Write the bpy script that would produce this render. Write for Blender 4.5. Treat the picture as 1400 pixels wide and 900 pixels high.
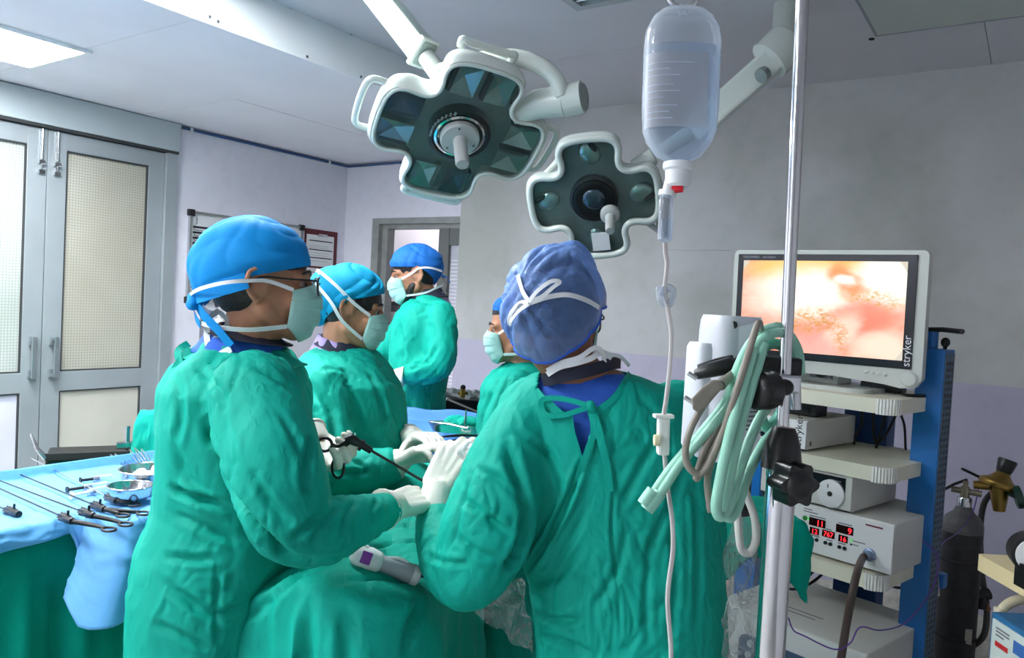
import bpy, bmesh, math, random
import numpy as np
from mathutils import Vector, Matrix, Quaternion
from mathutils.bvhtree import BVHTree

random.seed(7)
for _o in list(bpy.data.objects):
    bpy.data.objects.remove(_o, do_unlink=True)
scene = bpy.context.scene
COL = scene.collection
PI = math.pi

# ------------------------------------------------------------------ camera
YAW, PITCH, ROLL = math.radians(34.09), math.radians(-1.99), math.radians(3.03)
FPX, CAMH = 1061.7, 1.60
CF = Vector((-math.sin(YAW) * math.cos(PITCH), math.cos(YAW) * math.cos(PITCH), math.sin(PITCH)))
_r = Vector((math.cos(YAW), math.sin(YAW), 0))
_u = _r.cross(CF)
CR = _r * math.cos(ROLL) + _u * math.sin(ROLL)
CU = -_r * math.sin(ROLL) + _u * math.cos(ROLL)
CC = Vector((0, 0, CAMH))
GR = Vector((math.cos(YAW), math.sin(YAW), 0))        # level right
GF = Vector((-math.sin(YAW), math.cos(YAW), 0))       # level forward
UP = Vector((0, 0, 1))
cam = bpy.data.cameras.new('camera')
cam.sensor_width = 36
cam.lens = 36 * FPX / 1400
cam.clip_start = 0.05
camo = bpy.data.objects.new('camera', cam)
COL.objects.link(camo)
camo.matrix_world = Matrix(((CR.x, CU.x, -CF.x, 0), (CR.y, CU.y, -CF.y, 0), (CR.z, CU.z, -CF.z, CAMH), (0, 0, 0, 1)))
scene.camera = camo

# ------------------------------------------------------------------ world, exposure
w = bpy.data.worlds.new('world')
scene.world = w
w.use_nodes = True
w.node_tree.nodes['Background'].inputs[0].default_value = (0.75, 0.82, 0.9, 1)
w.node_tree.nodes['Background'].inputs[1].default_value = 0.3
vs = scene.view_settings
vs.view_transform = 'Standard'
vs.look = 'None'
vs.gamma = 1
vs.use_curve_mapping = False
vs.exposure = 0.1
LED_POWER = 66.0          # emission of the ceiling light panels
# (x centre, y centre, ceiling) of every ceiling light panel of the room
LED_PANELS = [(-3.96, 1.58, 'lower'), (-3.96, -0.35, 'lower'), (-2.25, 1.5, 'upper'), (-2.05, -0.25, 'upper'), (-2.05, -1.9, 'upper')]


def ray(px, py):
    return CF + CR * ((px - 700) / FPX) - CU * ((py - 450) / FPX)


def P(px, py, d):
    """point of the place seen at a pixel, d metres along the optical axis"""
    return CC + ray(px, py) * d


def onz(px, py, z):
    v = ray(px, py)
    return CC + v * ((z - CAMH) / v.z)


def ony(px, py, y):
    v = ray(px, py)
    return CC + v * (y / v.y)


def onx(px, py, x):
    v = ray(px, py)
    return CC + v * (x / v.x)


def proj(p):
    d = Vector(p) - CC
    z = d.dot(CF)
    return 700 + FPX * d.dot(CR) / z, 450 - FPX * d.dot(CU) / z, z


# ------------------------------------------------------------------ materials
def lin(c):
    return tuple(((v / 255) / 12.92 if v / 255 <= 0.04045 else ((v / 255 + 0.055) / 1.055) ** 2.4) for v in c) + (1.0,)


MATS = {}


def mat(name, rgb, rough=0.5, metal=0.0, var=0.06, vscale=6.0, bump=0.0, bscale=40.0, emit=0.0, spec=0.5, alpha=1.0,
        weave=0.0, sheen=0.0, sss=0.0, coat=0.0, rgb2=None):
    """plain procedural material: colour with noise variation, optional bump/weave"""
    if name in MATS:
        return MATS[name]
    m = bpy.data.materials.new(name)
    m.use_nodes = True
    nt = m.node_tree
    N, L = nt.nodes, nt.links
    b = N['Principled BSDF']
    b.inputs['Roughness'].default_value = rough
    b.inputs['Metallic'].default_value = metal
    b.inputs['Specular IOR Level'].default_value = spec
    if coat:
        b.inputs['Coat Weight'].default_value = coat
    if sheen:
        b.inputs['Sheen Weight'].default_value = sheen
    if sss:
        b.inputs['Subsurface Weight'].default_value = sss
        b.inputs['Subsurface Radius'].default_value = (0.01, 0.004, 0.002)
    tc = N.new('ShaderNodeTexCoord')
    no = N.new('ShaderNodeTexNoise')
    no.inputs['Scale'].default_value = vscale
    no.inputs['Detail'].default_value = 5
    L.new(tc.outputs['Object'], no.inputs['Vector'])
    cr = N.new('ShaderNodeValToRGB')
    c = lin(rgb)
    c2 = lin(rgb2) if rgb2 else None
    e = cr.color_ramp.elements
    e[0].position, e[1].position = 0.3, 0.7
    if c2:
        e[0].color, e[1].color = c, c2
    else:
        e[0].color = tuple(v * (1 - var) for v in c[:3]) + (1,)
        e[1].color = tuple(min(1, v * (1 + var)) for v in c[:3]) + (1,)
    L.new(no.outputs['Fac'], cr.inputs['Fac'])
    L.new(cr.outputs['Color'], b.inputs['Base Color'])
    if emit:
        b.inputs['Emission Color'].default_value = c
        b.inputs['Emission Strength'].default_value = emit
    prev = None
    if weave:
        no2 = N.new('ShaderNodeTexNoise')
        no2.inputs['Scale'].default_value = 700
        L.new(tc.outputs['Object'], no2.inputs['Vector'])
        bp = N.new('ShaderNodeBump')
        bp.inputs['Strength'].default_value = weave
        bp.inputs['Distance'].default_value = 0.001
        L.new(no2.outputs['Fac'], bp.inputs['Height'])
        prev = bp
    if bump:
        no3 = N.new('ShaderNodeTexNoise')
        no3.inputs['Scale'].default_value = bscale
        no3.inputs['Detail'].default_value = 6
        L.new(tc.outputs['Object'], no3.inputs['Vector'])
        bp = N.new('ShaderNodeBump')
        bp.inputs['Strength'].default_value = bump
        bp.inputs['Distance'].default_value = 0.01
        L.new(no3.outputs['Fac'], bp.inputs['Height'])
        if prev:
            L.new(prev.outputs[0], bp.inputs['Normal'])
        prev = bp
    if prev:
        L.new(prev.outputs[0], b.inputs['Normal'])
    if alpha < 1:
        b.inputs['Alpha'].default_value = alpha
    MATS[name] = m
    return m


def glassy(name, tint, fac, rgb=(235, 240, 245), rough=0.1, noise=0.0, nscale=60):
    """thin clear plastic or pane: transparent mixed with a glossy dielectric"""
    if name in MATS:
        return MATS[name]
    m = bpy.data.materials.new(name)
    m.use_nodes = True
    nt = m.node_tree
    N, L = nt.nodes, nt.links
    b = N['Principled BSDF']
    b.inputs['Base Color'].default_value = lin(rgb)
    b.inputs['Roughness'].default_value = rough
    t = N.new('ShaderNodeBsdfTransparent')
    t.inputs['Color'].default_value = lin(tint)
    mx = N.new('ShaderNodeMixShader')
    mx.inputs[0].default_value = fac
    fr = N.new('ShaderNodeLayerWeight')
    fr.inputs['Blend'].default_value = 0.35
    ma = N.new('ShaderNodeMath')
    ma.operation = 'MULTIPLY_ADD'
    ma.inputs[1].default_value = 0.6
    ma.inputs[2].default_value = fac
    ma.use_clamp = True
    L.new(fr.outputs['Facing'], ma.inputs[0])
    L.new(ma.outputs[0], mx.inputs[0])
    L.new(t.outputs[0], mx.inputs[1])
    L.new(b.outputs[0], mx.inputs[2])
    L.new(mx.outputs[0], N['Material Output'].inputs['Surface'])
    if noise:
        tc = N.new('ShaderNodeTexCoord')
        no = N.new('ShaderNodeTexNoise')
        no.inputs['Scale'].default_value = nscale
        L.new(tc.outputs['Object'], no.inputs['Vector'])
        bp = N.new('ShaderNodeBump')
        bp.inputs['Strength'].default_value = noise
        bp.inputs['Distance'].default_value = 0.02
        L.new(no.outputs['Fac'], bp.inputs['Height'])
        L.new(bp.outputs[0], b.inputs['Normal'])
    MATS[name] = m
    return m


# ------------------------------------------------------------------ object helpers
WORLD = {}


def link(o, parent=None):
    COL.objects.link(o)
    if parent is not None:
        o.parent = parent
        pm = WORLD.get(parent.name, Matrix.Identity(4))
        o.matrix_parent_inverse = pm.inverted()
    WORLD[o.name] = Matrix.Identity(4)
    return o


def tag(o, label=None, cat=None, group=None, kind=None):
    if label:
        o['label'] = label
    if cat:
        o['category'] = cat
    if group:
        o['group'] = group
    if kind:
        o['kind'] = kind
    return o


def thing(name, label, cat, loc=(0, 0, 0), group=None, kind=None):
    o = bpy.data.objects.new(name, None)
    o.empty_display_size = 0.1
    COL.objects.link(o)
    o.location = loc
    WORLD[o.name] = Matrix.Translation(Vector(loc))
    return tag(o, label, cat, group, kind)


def smooth_path(pts, n=8):
    """Catmull-Rom through points"""
    pts = [Vector(p) for p in pts]
    if len(pts) < 3:
        return pts
    out = []
    for i in range(len(pts) - 1):
        p0 = pts[max(i - 1, 0)]
        p1, p2 = pts[i], pts[i + 1]
        p3 = pts[min(i + 2, len(pts) - 1)]
        for k in range(n):
            t = k / n
            out.append(0.5 * ((2 * p1) + (p2 - p0) * t + (2 * p0 - 5 * p1 + 4 * p2 - p3) * t * t + (3 * p1 - p0 - 3 * p2 + p3) * t ** 3))
    out.append(pts[-1])
    return out


def frame_of(d, hint=None):
    d = Vector(d).normalized()
    h = Vector(hint) if hint is not None else (UP if abs(d.z) < 0.95 else Vector((1, 0, 0)))
    a = h.cross(d)
    if a.length < 1e-6:
        a = Vector((1, 0, 0)).cross(d)
    a.normalize()
    return a, d.cross(a)


class MB:
    def __init__(self):
        self.v, self.f = [], []

    def add(self, vs, fs):
        n = len(self.v)
        self.v += [tuple(x) for x in vs]
        self.f += [tuple(i + n for i in f) for f in fs]
        return self

    def box(self, c, s, M=None, bevel=0.0):
        bm = bmesh.new()
        bmesh.ops.create_cube(bm, size=1)
        for v in bm.verts:
            v.co = Vector((v.co.x * s[0], v.co.y * s[1], v.co.z * s[2]))
        if bevel:
            bmesh.ops.bevel(bm, geom=bm.edges[:], offset=bevel, segments=2, affect='EDGES', profile=0.6)
        bm.verts.index_update()
        c = Vector(c)
        vs = [(M @ (v.co + c)) if M is not None else v.co + c for v in bm.verts]
        fs = [[v.index for v in f.verts] for f in bm.faces]
        bm.free()
        return self.add(vs, fs)

    def span(self, lo, hi, M=None, bevel=0.0):
        lo, hi = Vector(lo), Vector(hi)
        return self.box((lo + hi) / 2, hi - lo, M, bevel)

    def tube(self, pts, r, seg=10, cap=True, smooth=0, flat=1.0, hint=None, squash=None):
        pts = [Vector(p) for p in pts]
        if smooth:
            k = len(pts)
            q = smooth_path(pts, smooth)
            if isinstance(r, (list, tuple)):
                r = [r[min(int(i / smooth), k - 2)] * (1 - (i % smooth) / smooth if i < len(q) - 1 else 0) +
                     r[min(int(i / smooth) + 1, k - 1)] * ((i % smooth) / smooth if i < len(q) - 1 else 1) for i in range(len(q))]
            pts = q
        n = len(pts)
        rr = r if isinstance(r, (list, tuple)) else [r] * n
        vs, fs = [], []
        a = None
        for i, p in enumerate(pts):
            d = (pts[min(i + 1, n - 1)] - pts[max(i - 1, 0)])
            if d.length < 1e-9:
                d = Vector((0, 0, 1))
            d.normalize()
            if a is None or hint is not None:
                a, b = frame_of(d, hint)
            else:
                a = (a - d * a.dot(d))
                a = a.normalized() if a.length > 1e-6 else frame_of(d)[0]
                b = d.cross(a)
            for k in range(seg):
                t = 2 * PI * k / seg
                vs.append(p + a * (math.cos(t) * rr[i]) + b * (math.sin(t) * rr[i] * flat))
        for i in range(n - 1):
            for k in range(seg):
                k2 = (k + 1) % seg
                fs.append((i * seg + k, i * seg + k2, (i + 1) * seg + k2, (i + 1) * seg + k))
        if cap:
            fs.append(tuple(range(seg))[::-1])
            fs.append(tuple((n - 1) * seg + k for k in range(seg)))
        return self.add(vs, fs)

    def ribbon(self, pts, normals, width, thick=0.0015, smooth=6):
        """flat tape along a path; normals point away from what it lies on"""
        pts = [Vector(p) for p in pts]
        nn = [Vector(x) for x in normals]
        if smooth and len(pts) > 2:
            pts, nn = smooth_path(pts, smooth), smooth_path(nn, smooth)
        n = len(pts)
        vs, fs = [], []
        for i, p in enumerate(pts):
            d = (pts[min(i + 1, n - 1)] - pts[max(i - 1, 0)]).normalized()
            nr = nn[i]
            s = d.cross(nr)
            s = s.normalized() if s.length > 1e-6 else frame_of(d)[0]
            nr = s.cross(d)
            h = width / 2
            vs += [p - s * h, p + s * h, p + s * h + nr * thick, p - s * h + nr * thick]
        for i in range(n - 1):
            for k in range(4):
                fs.append((i * 4 + k, i * 4 + (k + 1) % 4, i * 4 + 4 + (k + 1) % 4, i * 4 + 4 + k))
        fs += [(3, 2, 1, 0), tuple((n - 1) * 4 + k for k in range(4))]
        return self.add(vs, fs)

    def lathe(self, prof, M=None, seg=24, cap=True):
        """profile of (radius, z) about local z"""
        vs, fs = [], []
        for (r, z) in prof:
            for k in range(seg):
                t = 2 * PI * k / seg
                p = Vector((r * math.cos(t), r * math.sin(t), z))
                vs.append(M @ p if M is not None else p)
        for i in range(len(prof) - 1):
            for k in range(seg):
                k2 = (k + 1) % seg
                fs.append((i * seg + k, i * seg + k2, (i + 1) * seg + k2, (i + 1) * seg + k))
        if cap:
            fs.append(tuple(range(seg))[::-1])
            fs.append(tuple((len(prof) - 1) * seg + k for k in range(seg)))
        return self.add(vs, fs)

    def prism(self, poly, z0, z1, M=None, scale1=1.0):
        n = len(poly)
        vs = [Vector((x, y, z0)) for x, y in poly] + [Vector((x * scale1, y * scale1, z1)) for x, y in poly]
        if M is not None:
            vs = [M @ v for v in vs]
        fs = [tuple(range(n))[::-1], tuple(range(n, 2 * n))]
        fs += [(k, (k + 1) % n, n + (k + 1) % n, n + k) for k in range(n)]
        return self.add(vs, fs)

    def ell(self, c, rad, M=None, seg=18, rings=12):
        vs, fs = [], []
        c = Vector(c)
        rad = rad if isinstance(rad, (tuple, list)) else (rad,) * 3
        for i in range(rings + 1):
            ph = PI * i / rings
            for k in range(seg):
                t = 2 * PI * k / seg
                p = c + Vector((rad[0] * math.sin(ph) * math.cos(t), rad[1] * math.sin(ph) * math.sin(t), rad[2] * math.cos(ph)))
                vs.append(M @ p if M is not None else p)
        for i in range(rings):
            for k in range(seg):
                k2 = (k + 1) % seg
                fs.append((i * seg + k, (i + 1) * seg + k, (i + 1) * seg + k2, i * seg + k2))
        return self.add(vs, fs)

    def cap(self, a, b, ra, rb, M=None, seg=12):
        """tapered capsule"""
        a, b = Vector(a), Vector(b)
        if M is not None:
            a, b = M @ a, M @ b
        d = (b - a)
        L = d.length
        d = d / L if L > 1e-9 else UP
        pts, rr = [], []
        for k in range(4):
            t = PI / 2 * (1 - k / 4)
            pts.append(a - d * ra * math.sin(t)); rr.append(max(ra * math.cos(t), 1e-4))
        pts.append(a); rr.append(ra)
        pts.append(b); rr.append(rb)
        for k in range(1, 5):
            t = PI / 2 * k / 4
            pts.append(b + d * rb * math.sin(t)); rr.append(max(rb * math.cos(t), 1e-4))
        return self.tube(pts, rr, seg)

    def loft(self, rings, cap=True):
        """rings: lists of points of equal count"""
        m = len(rings[0])
        vs = [p for rg in rings for p in rg]
        fs = []
        for i in range(len(rings) - 1):
            for k in range(m):
                k2 = (k + 1) % m
                fs.append((i * m + k, i * m + k2, (i + 1) * m + k2, (i + 1) * m + k))
        if cap:
            fs.append(tuple(range(m))[::-1])
            fs.append(tuple((len(rings) - 1) * m + k for k in range(m)))
        return self.add(vs, fs)

    def grid(self, fn, nu, nv):
        vs = [fn(i / nu, j / nv) for j in range(nv + 1) for i in range(nu + 1)]
        fs = [(j * (nu + 1) + i, j * (nu + 1) + i + 1, (j + 1) * (nu + 1) + i + 1, (j + 1) * (nu + 1) + i) for j in range(nv) for i in range(nu)]
        return self.add(vs, fs)

    def mesh(self, name, smooth=False):
        me = bpy.data.meshes.new(name)
        me.from_pydata(self.v, [], self.f)
        me.update()
        bm = bmesh.new()
        bm.from_mesh(me)
        bmesh.ops.recalc_face_normals(bm, faces=bm.faces[:])
        bm.to_mesh(me)
        bm.free()
        if smooth:
            me.shade_smooth()
            if smooth is not True:
                me.set_sharp_from_angle(angle=math.radians(smooth))
        return me

    def build(self, name, m, parent=None, smooth=False, label=None, solid=0.0, solid_off=0.0, **kw):
        me = self.mesh(name, smooth)
        return mk(name, me, m, parent, label, solid, solid_off, **kw)


def mk(name, me, m, parent=None, label=None, solid=0.0, solid_off=0.0, cat=None, group=None, kind=None):
    me.materials.clear()
    me.materials.append(m)
    o = bpy.data.objects.new(name, me)
    link(o, parent)
    if solid:
        s = o.modifiers.new('thickness', 'SOLIDIFY')
        s.thickness = solid
        s.offset = solid_off
    return tag(o, label, cat, group, kind)


def fuse(mb, voxel=0.008, smooth=6, fac=0.5):
    """one continuous skin around overlapping closed shells"""
    me = bpy.data.meshes.new('tmp')
    me.from_pydata(mb.v, [], mb.f)
    bm = bmesh.new(); bm.from_mesh(me)
    bmesh.ops.recalc_face_normals(bm, faces=bm.faces[:])
    bm.to_mesh(me); bm.free()
    o = bpy.data.objects.new('tmp', me)
    COL.objects.link(o)
    r = o.modifiers.new('r', 'REMESH')
    r.mode = 'VOXEL'
    r.voxel_size = voxel
    if smooth:
        s = o.modifiers.new('s', 'SMOOTH')
        s.iterations = smooth
        s.factor = fac
    dg = bpy.context.evaluated_depsgraph_get()
    out = bpy.data.meshes.new_from_object(o.evaluated_get(dg))
    bpy.data.objects.remove(o, do_unlink=True)
    bpy.data.meshes.remove(me)
    out.shade_smooth()
    return out


def lettering(s, size, M, m, parent=None, extrude=0.0004, name='lettering', align='LEFT'):
    cu = bpy.data.curves.new('txt', 'FONT')
    cu.body = s
    cu.size = size
    cu.extrude = extrude
    cu.align_x = align
    cu.resolution_u = 3
    o = bpy.data.objects.new('txt', cu)
    COL.objects.link(o)
    dg = bpy.context.evaluated_depsgraph_get()
    me = bpy.data.meshes.new_from_object(o.evaluated_get(dg))
    bpy.data.objects.remove(o, do_unlink=True)
    me.transform(M)
    return mk(name, me, m, parent)


def basis(o, x, y, z):
    x, y, z, o = Vector(x), Vector(y), Vector(z), Vector(o)
    return Matrix(((x.x, y.x, z.x, o.x), (x.y, y.y, z.y, o.y), (x.z, y.z, z.z, o.z), (0, 0, 0, 1)))


# ------------------------------------------------------------------ numpy noise for cloth
_rng = np.random.RandomState(3)
_perm = _rng.permutation(256)
_perm = np.concatenate([_perm, _perm, _perm])
_grad = _rng.normal(size=(256, 3))
_grad /= np.linalg.norm(_grad, axis=1)[:, None]


def perlin(p):
    i = np.floor(p).astype(int)
    f = p - i
    u = f * f * f * (f * (f * 6 - 15) + 10)
    i &= 255
    res = 0
    for dx in (0, 1):
        for dy in (0, 1):
            for dz in (0, 1):
                h = _perm[_perm[_perm[(i[:, 0] + dx) & 255] + ((i[:, 1] + dy) & 255)] + ((i[:, 2] + dz) & 255)]
                g = _grad[h]
                d = f - np.array([dx, dy, dz])
                wgt = np.where(dx, u[:, 0], 1 - u[:, 0]) * np.where(dy, u[:, 1], 1 - u[:, 1]) * np.where(dz, u[:, 2], 1 - u[:, 2])
                res = res + wgt * (g * d).sum(1)
    return res * 1.5


def get_co(me):
    a = np.empty(len(me.vertices) * 3)
    me.vertices.foreach_get('co', a)
    return a.reshape(-1, 3)


def get_no(me):
    a = np.empty(len(me.vertices) * 3)
    me.vertex_normals.foreach_get('vector', a)
    return a.reshape(-1, 3)


def set_co(me, co):
    me.vertices.foreach_set('co', np.ascontiguousarray(co, dtype=float).ravel())
    me.update()


def fabric_relief(m, dist=0.006, strength=0.55, scale=9.0, stretch=(1, 1, 0.5)):
    """adds fine crumpled-cotton relief to a cloth material"""
    nt = m.node_tree
    N, L = nt.nodes, nt.links
    b = N['Principled BSDF']
    tc = N.new('ShaderNodeTexCoord')
    mp = N.new('ShaderNodeMapping')
    mp.inputs['Scale'].default_value = stretch
    L.new(tc.outputs['Object'], mp.inputs['Vector'])
    prev = b.inputs['Normal'].links[0].from_socket if b.inputs['Normal'].links else None
    for sc, dd, st in ((scale, dist, strength), (scale * 2.7, dist * 0.45, strength * 0.9), (scale * 6.5, dist * 0.16, strength * 0.8)):
        no = N.new('ShaderNodeTexNoise')
        no.noise_type = 'RIDGED_MULTIFRACTAL'
        no.inputs['Scale'].default_value = sc
        no.inputs['Detail'].default_value = 3
        no.inputs['Distortion'].default_value = 0.9
        L.new(mp.outputs[0], no.inputs['Vector'])
        bp = N.new('ShaderNodeBump')
        bp.inputs['Strength'].default_value = st
        bp.inputs['Distance'].default_value = dd
        L.new(no.outputs['Fac'], bp.inputs['Height'])
        if prev is not None:
            L.new(prev, bp.inputs['Normal'])
        prev = bp.outputs[0]
    L.new(prev, b.inputs['Normal'])
    return m


def wrinkle(me, amp=0.008, scale=5.0, stretch=(1, 1, 0.45), seed=0.0, warp=0.5, fine=0.35, sharp=2.2):
    """creased-cloth relief: ridged, warped noise pushed along the normals"""
    co, no = get_co(me), get_no(me)
    q = co * np.array(stretch) * scale + seed
    wv = np.stack([perlin(q * 0.7 + 11.3), perlin(q * 0.7 + 47.1), perlin(q * 0.7 + 83.9)], 1)
    q2 = q + wv * warp * 2
    n1 = perlin(q2)
    ridge = 1 - np.abs(n1) * sharp
    ridge = np.clip(ridge, 0, 1) ** 1.6
    n2 = perlin(q2 * 2.3 + 5)
    ridge2 = np.clip(1 - np.abs(n2) * 2.4, 0, 1) ** 2
    soft = perlin(q * 0.55 + 31)
    gate = np.clip(perlin(q * 0.5 + 71) * 1.6 + 0.55, 0, 1)
    d = amp * (0.9 * soft - ridge * gate * 0.9 - fine * ridge2 * gate)
    set_co(me, co + no * d[:, None])
    return me


def bvh_of(me):
    return BVHTree.FromPolygons([v.co.copy() for v in me.vertices], [tuple(p.vertices) for p in me.polygons])


def surf(bvh, px, py, lift=0.0):
    """point and normal of a surface met by the sight line of a pixel"""
    v = ray(px, py).normalized()
    h, n, i, d = bvh.ray_cast(CC, v)
    if h is None:
        return None, None
    if n.dot(v) > 0:
        n = -n
    return h + n * lift, n


def creases(me, strokes):
    """strokes: (pixel polyline, depth, width[, ridge share]); a valley with a soft raised lip along a line on the cloth"""
    bvh = bvh_of(me)
    co, no = get_co(me), get_no(me)
    disp = np.zeros(len(co))
    for st in strokes:
        pl, depth, width = st[0], st[1], st[2]
        lip = st[3] if len(st) > 3 else 0.28
        pts = []
        for k in range(len(pl) - 1):
            for t in range(6):
                x = pl[k][0] + (pl[k + 1][0] - pl[k][0]) * t / 6
                y = pl[k][1] + (pl[k + 1][1] - pl[k][1]) * t / 6
                h, n = surf(bvh, x, y)
                if h is not None:
                    pts.append(h)
        if len(pts) < 3:
            continue
        A = np.array([tuple(p) for p in pts])
        for _ in range(4):
            A[1:-1] = (A[:-2] + 2 * A[1:-1] + A[2:]) / 4
        lo, hi = A.min(0) - 3 * width, A.max(0) + 3 * width
        sel = np.where(((co > lo) & (co < hi)).all(1))[0]
        if not len(sel):
            continue
        c = co[sel]
        best = np.full(len(sel), 1e9)
        par = np.zeros(len(sel))
        for k in range(len(A) - 1):
            a, b = A[k], A[k + 1]
            ab = b - a
            L2 = (ab @ ab) + 1e-12
            t = np.clip(((c - a) @ ab) / L2, 0, 1)
            dd = np.linalg.norm(c - (a + t[:, None] * ab), axis=1)
            m = dd < best
            best[m] = dd[m]
            par[m] = (k + t[m]) / (len(A) - 1)
        fade = np.clip(np.minimum(par, 1 - par) * 5, 0.15, 1)
        depth, width = depth * 1.15, width * 0.8
        x = best / width
        prof = -np.exp(-(x * 1.3) ** 2) + lip * np.exp(-((x - 1.5) / 0.65) ** 2)
        disp[sel] += depth * prof * fade
    set_co(me, co + no * disp[:, None])
    return me
# ================================================================== THE ROOM
XL, YB, YR, ZL, ZU, XS = -4.75, 4.50, 4.33, 2.65, 2.845, -2.825
XR, YF = 2.3, -2.6


def wall_mat(name, top, low, split, patch=None):
    m = bpy.data.materials.new(name)
    m.use_nodes = True
    N, L = m.node_tree.nodes, m.node_tree.links
    b = N['Principled BSDF']
    b.inputs['Roughness'].default_value = 0.55
    g = N.new('ShaderNodeNewGeometry')
    sx = N.new('ShaderNodeSeparateXYZ')
    L.new(g.outputs['Position'], sx.inputs[0])
    no = N.new('ShaderNodeTexNoise'); no.inputs['Scale'].default_value = 1.3; no.inputs['Detail'].default_value = 6
    L.new(g.outputs['Position'], no.inputs['Vector'])
    r1 = N.new('ShaderNodeValToRGB')
    r1.color_ramp.elements[0].position, r1.color_ramp.elements[1].position = 0.42, 0.62
    r1.color_ramp.elements[0].color = lin(top)
    r1.color_ramp.elements[1].color = lin(patch or top)
    L.new(no.outputs['Fac'], r1.inputs['Fac'])
    ms = N.new('ShaderNodeMath'); ms.operation = 'GREATER_THAN'; ms.inputs[1].default_value = split
    L.new(sx.outputs['Z'], ms.inputs[0])
    mx = N.new('ShaderNodeMix'); mx.data_type = 'RGBA'
    L.new(ms.outputs[0], mx.inputs[0])
    mx.inputs[6].default_value = lin(low)
    L.new(r1.outputs['Color'], mx.inputs[7])
    # scuffs and dirt
    n2 = N.new('ShaderNodeTexNoise'); n2.inputs['Scale'].default_value = 14; n2.inputs['Detail'].default_value = 8
    L.new(g.outputs['Position'], n2.inputs['Vector'])
    r2 = N.new('ShaderNodeValToRGB')
    r2.color_ramp.elements[0].position, r2.color_ramp.elements[1].position = 0.22, 0.5
    r2.color_ramp.elements[0].color = (0.93, 0.93, 0.92, 1); r2.color_ramp.elements[1].color = (1, 1, 1, 1)
    L.new(n2.outputs['Fac'], r2.inputs['Fac'])
    m2 = N.new('ShaderNodeMix'); m2.data_type = 'RGBA'; m2.blend_type = 'MULTIPLY'; m2.inputs[0].default_value = 1
    L.new(mx.outputs[2], m2.inputs[6]); L.new(r2.outputs['Color'], m2.inputs[7])
    L.new(m2.outputs[2], b.inputs['Base Color'])
    bp = N.new('ShaderNodeBump'); bp.inputs['Strength'].default_value = 0.12; bp.inputs['Distance'].default_value = 0.01
    L.new(n2.outputs['Fac'], bp.inputs['Height']); L.new(bp.outputs[0], b.inputs['Normal'])
    return m


M_wall = wall_mat('lilac_wall_paint', (228, 226, 236), (222, 219, 234), 1.0)
M_wallR = wall_mat('grey_patched_wall_paint', (188, 189, 190), (178, 174, 194), 1.325, (168, 170, 165))
M_wallD = mat('white_wall_paint', (225, 224, 228), 0.6, bump=0.1, bscale=8)
M_plaster = mat('peeling_skirting_plaster', (150, 148, 142), 0.9, bump=0.9, bscale=26, rgb2=(196, 192, 184), vscale=20)
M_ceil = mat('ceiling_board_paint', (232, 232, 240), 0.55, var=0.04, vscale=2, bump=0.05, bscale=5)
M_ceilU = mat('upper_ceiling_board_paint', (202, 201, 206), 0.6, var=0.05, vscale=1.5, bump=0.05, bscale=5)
M_seam = mat('ceiling_joint_filler', (150, 150, 158), 0.8)
M_fascia = mat('white_fascia_sheet', (232, 236, 238), 0.35, var=0.02)
M_floor = mat('grey_floor_vinyl', (164, 164, 162), 0.4, var=0.12, vscale=9)
M_alu = mat('grey_door_aluminium', (164, 172, 176), 0.38, metal=0.35, var=0.06, vscale=4, bump=0.05, bscale=60)
M_aluD = mat('dark_door_gasket', (52, 54, 56), 0.6)
M_steel = mat('stainless_steel', (196, 198, 200), 0.2, metal=1.0, var=0.03)
M_chrome = mat('polished_chrome_tube', (206, 206, 208), 0.12, metal=1.0, var=0.02)
M_black = mat('black_plastic', (16, 16, 18), 0.35, var=0.1)
M_blackm = mat('matte_black_rubber', (22, 22, 24), 0.6, var=0.1)
M_white = mat('white_plastic', (232, 234, 236), 0.35, var=0.02)
M_paper = mat('paper', (226, 226, 226), 0.8, var=0.02)
M_ink = mat('black_ink', (20, 20, 24), 0.8)
M_screw = mat('screw_head', (110, 112, 116), 0.4, metal=0.8)


def structure(o):
    o['kind'] = 'structure'
    return o


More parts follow.
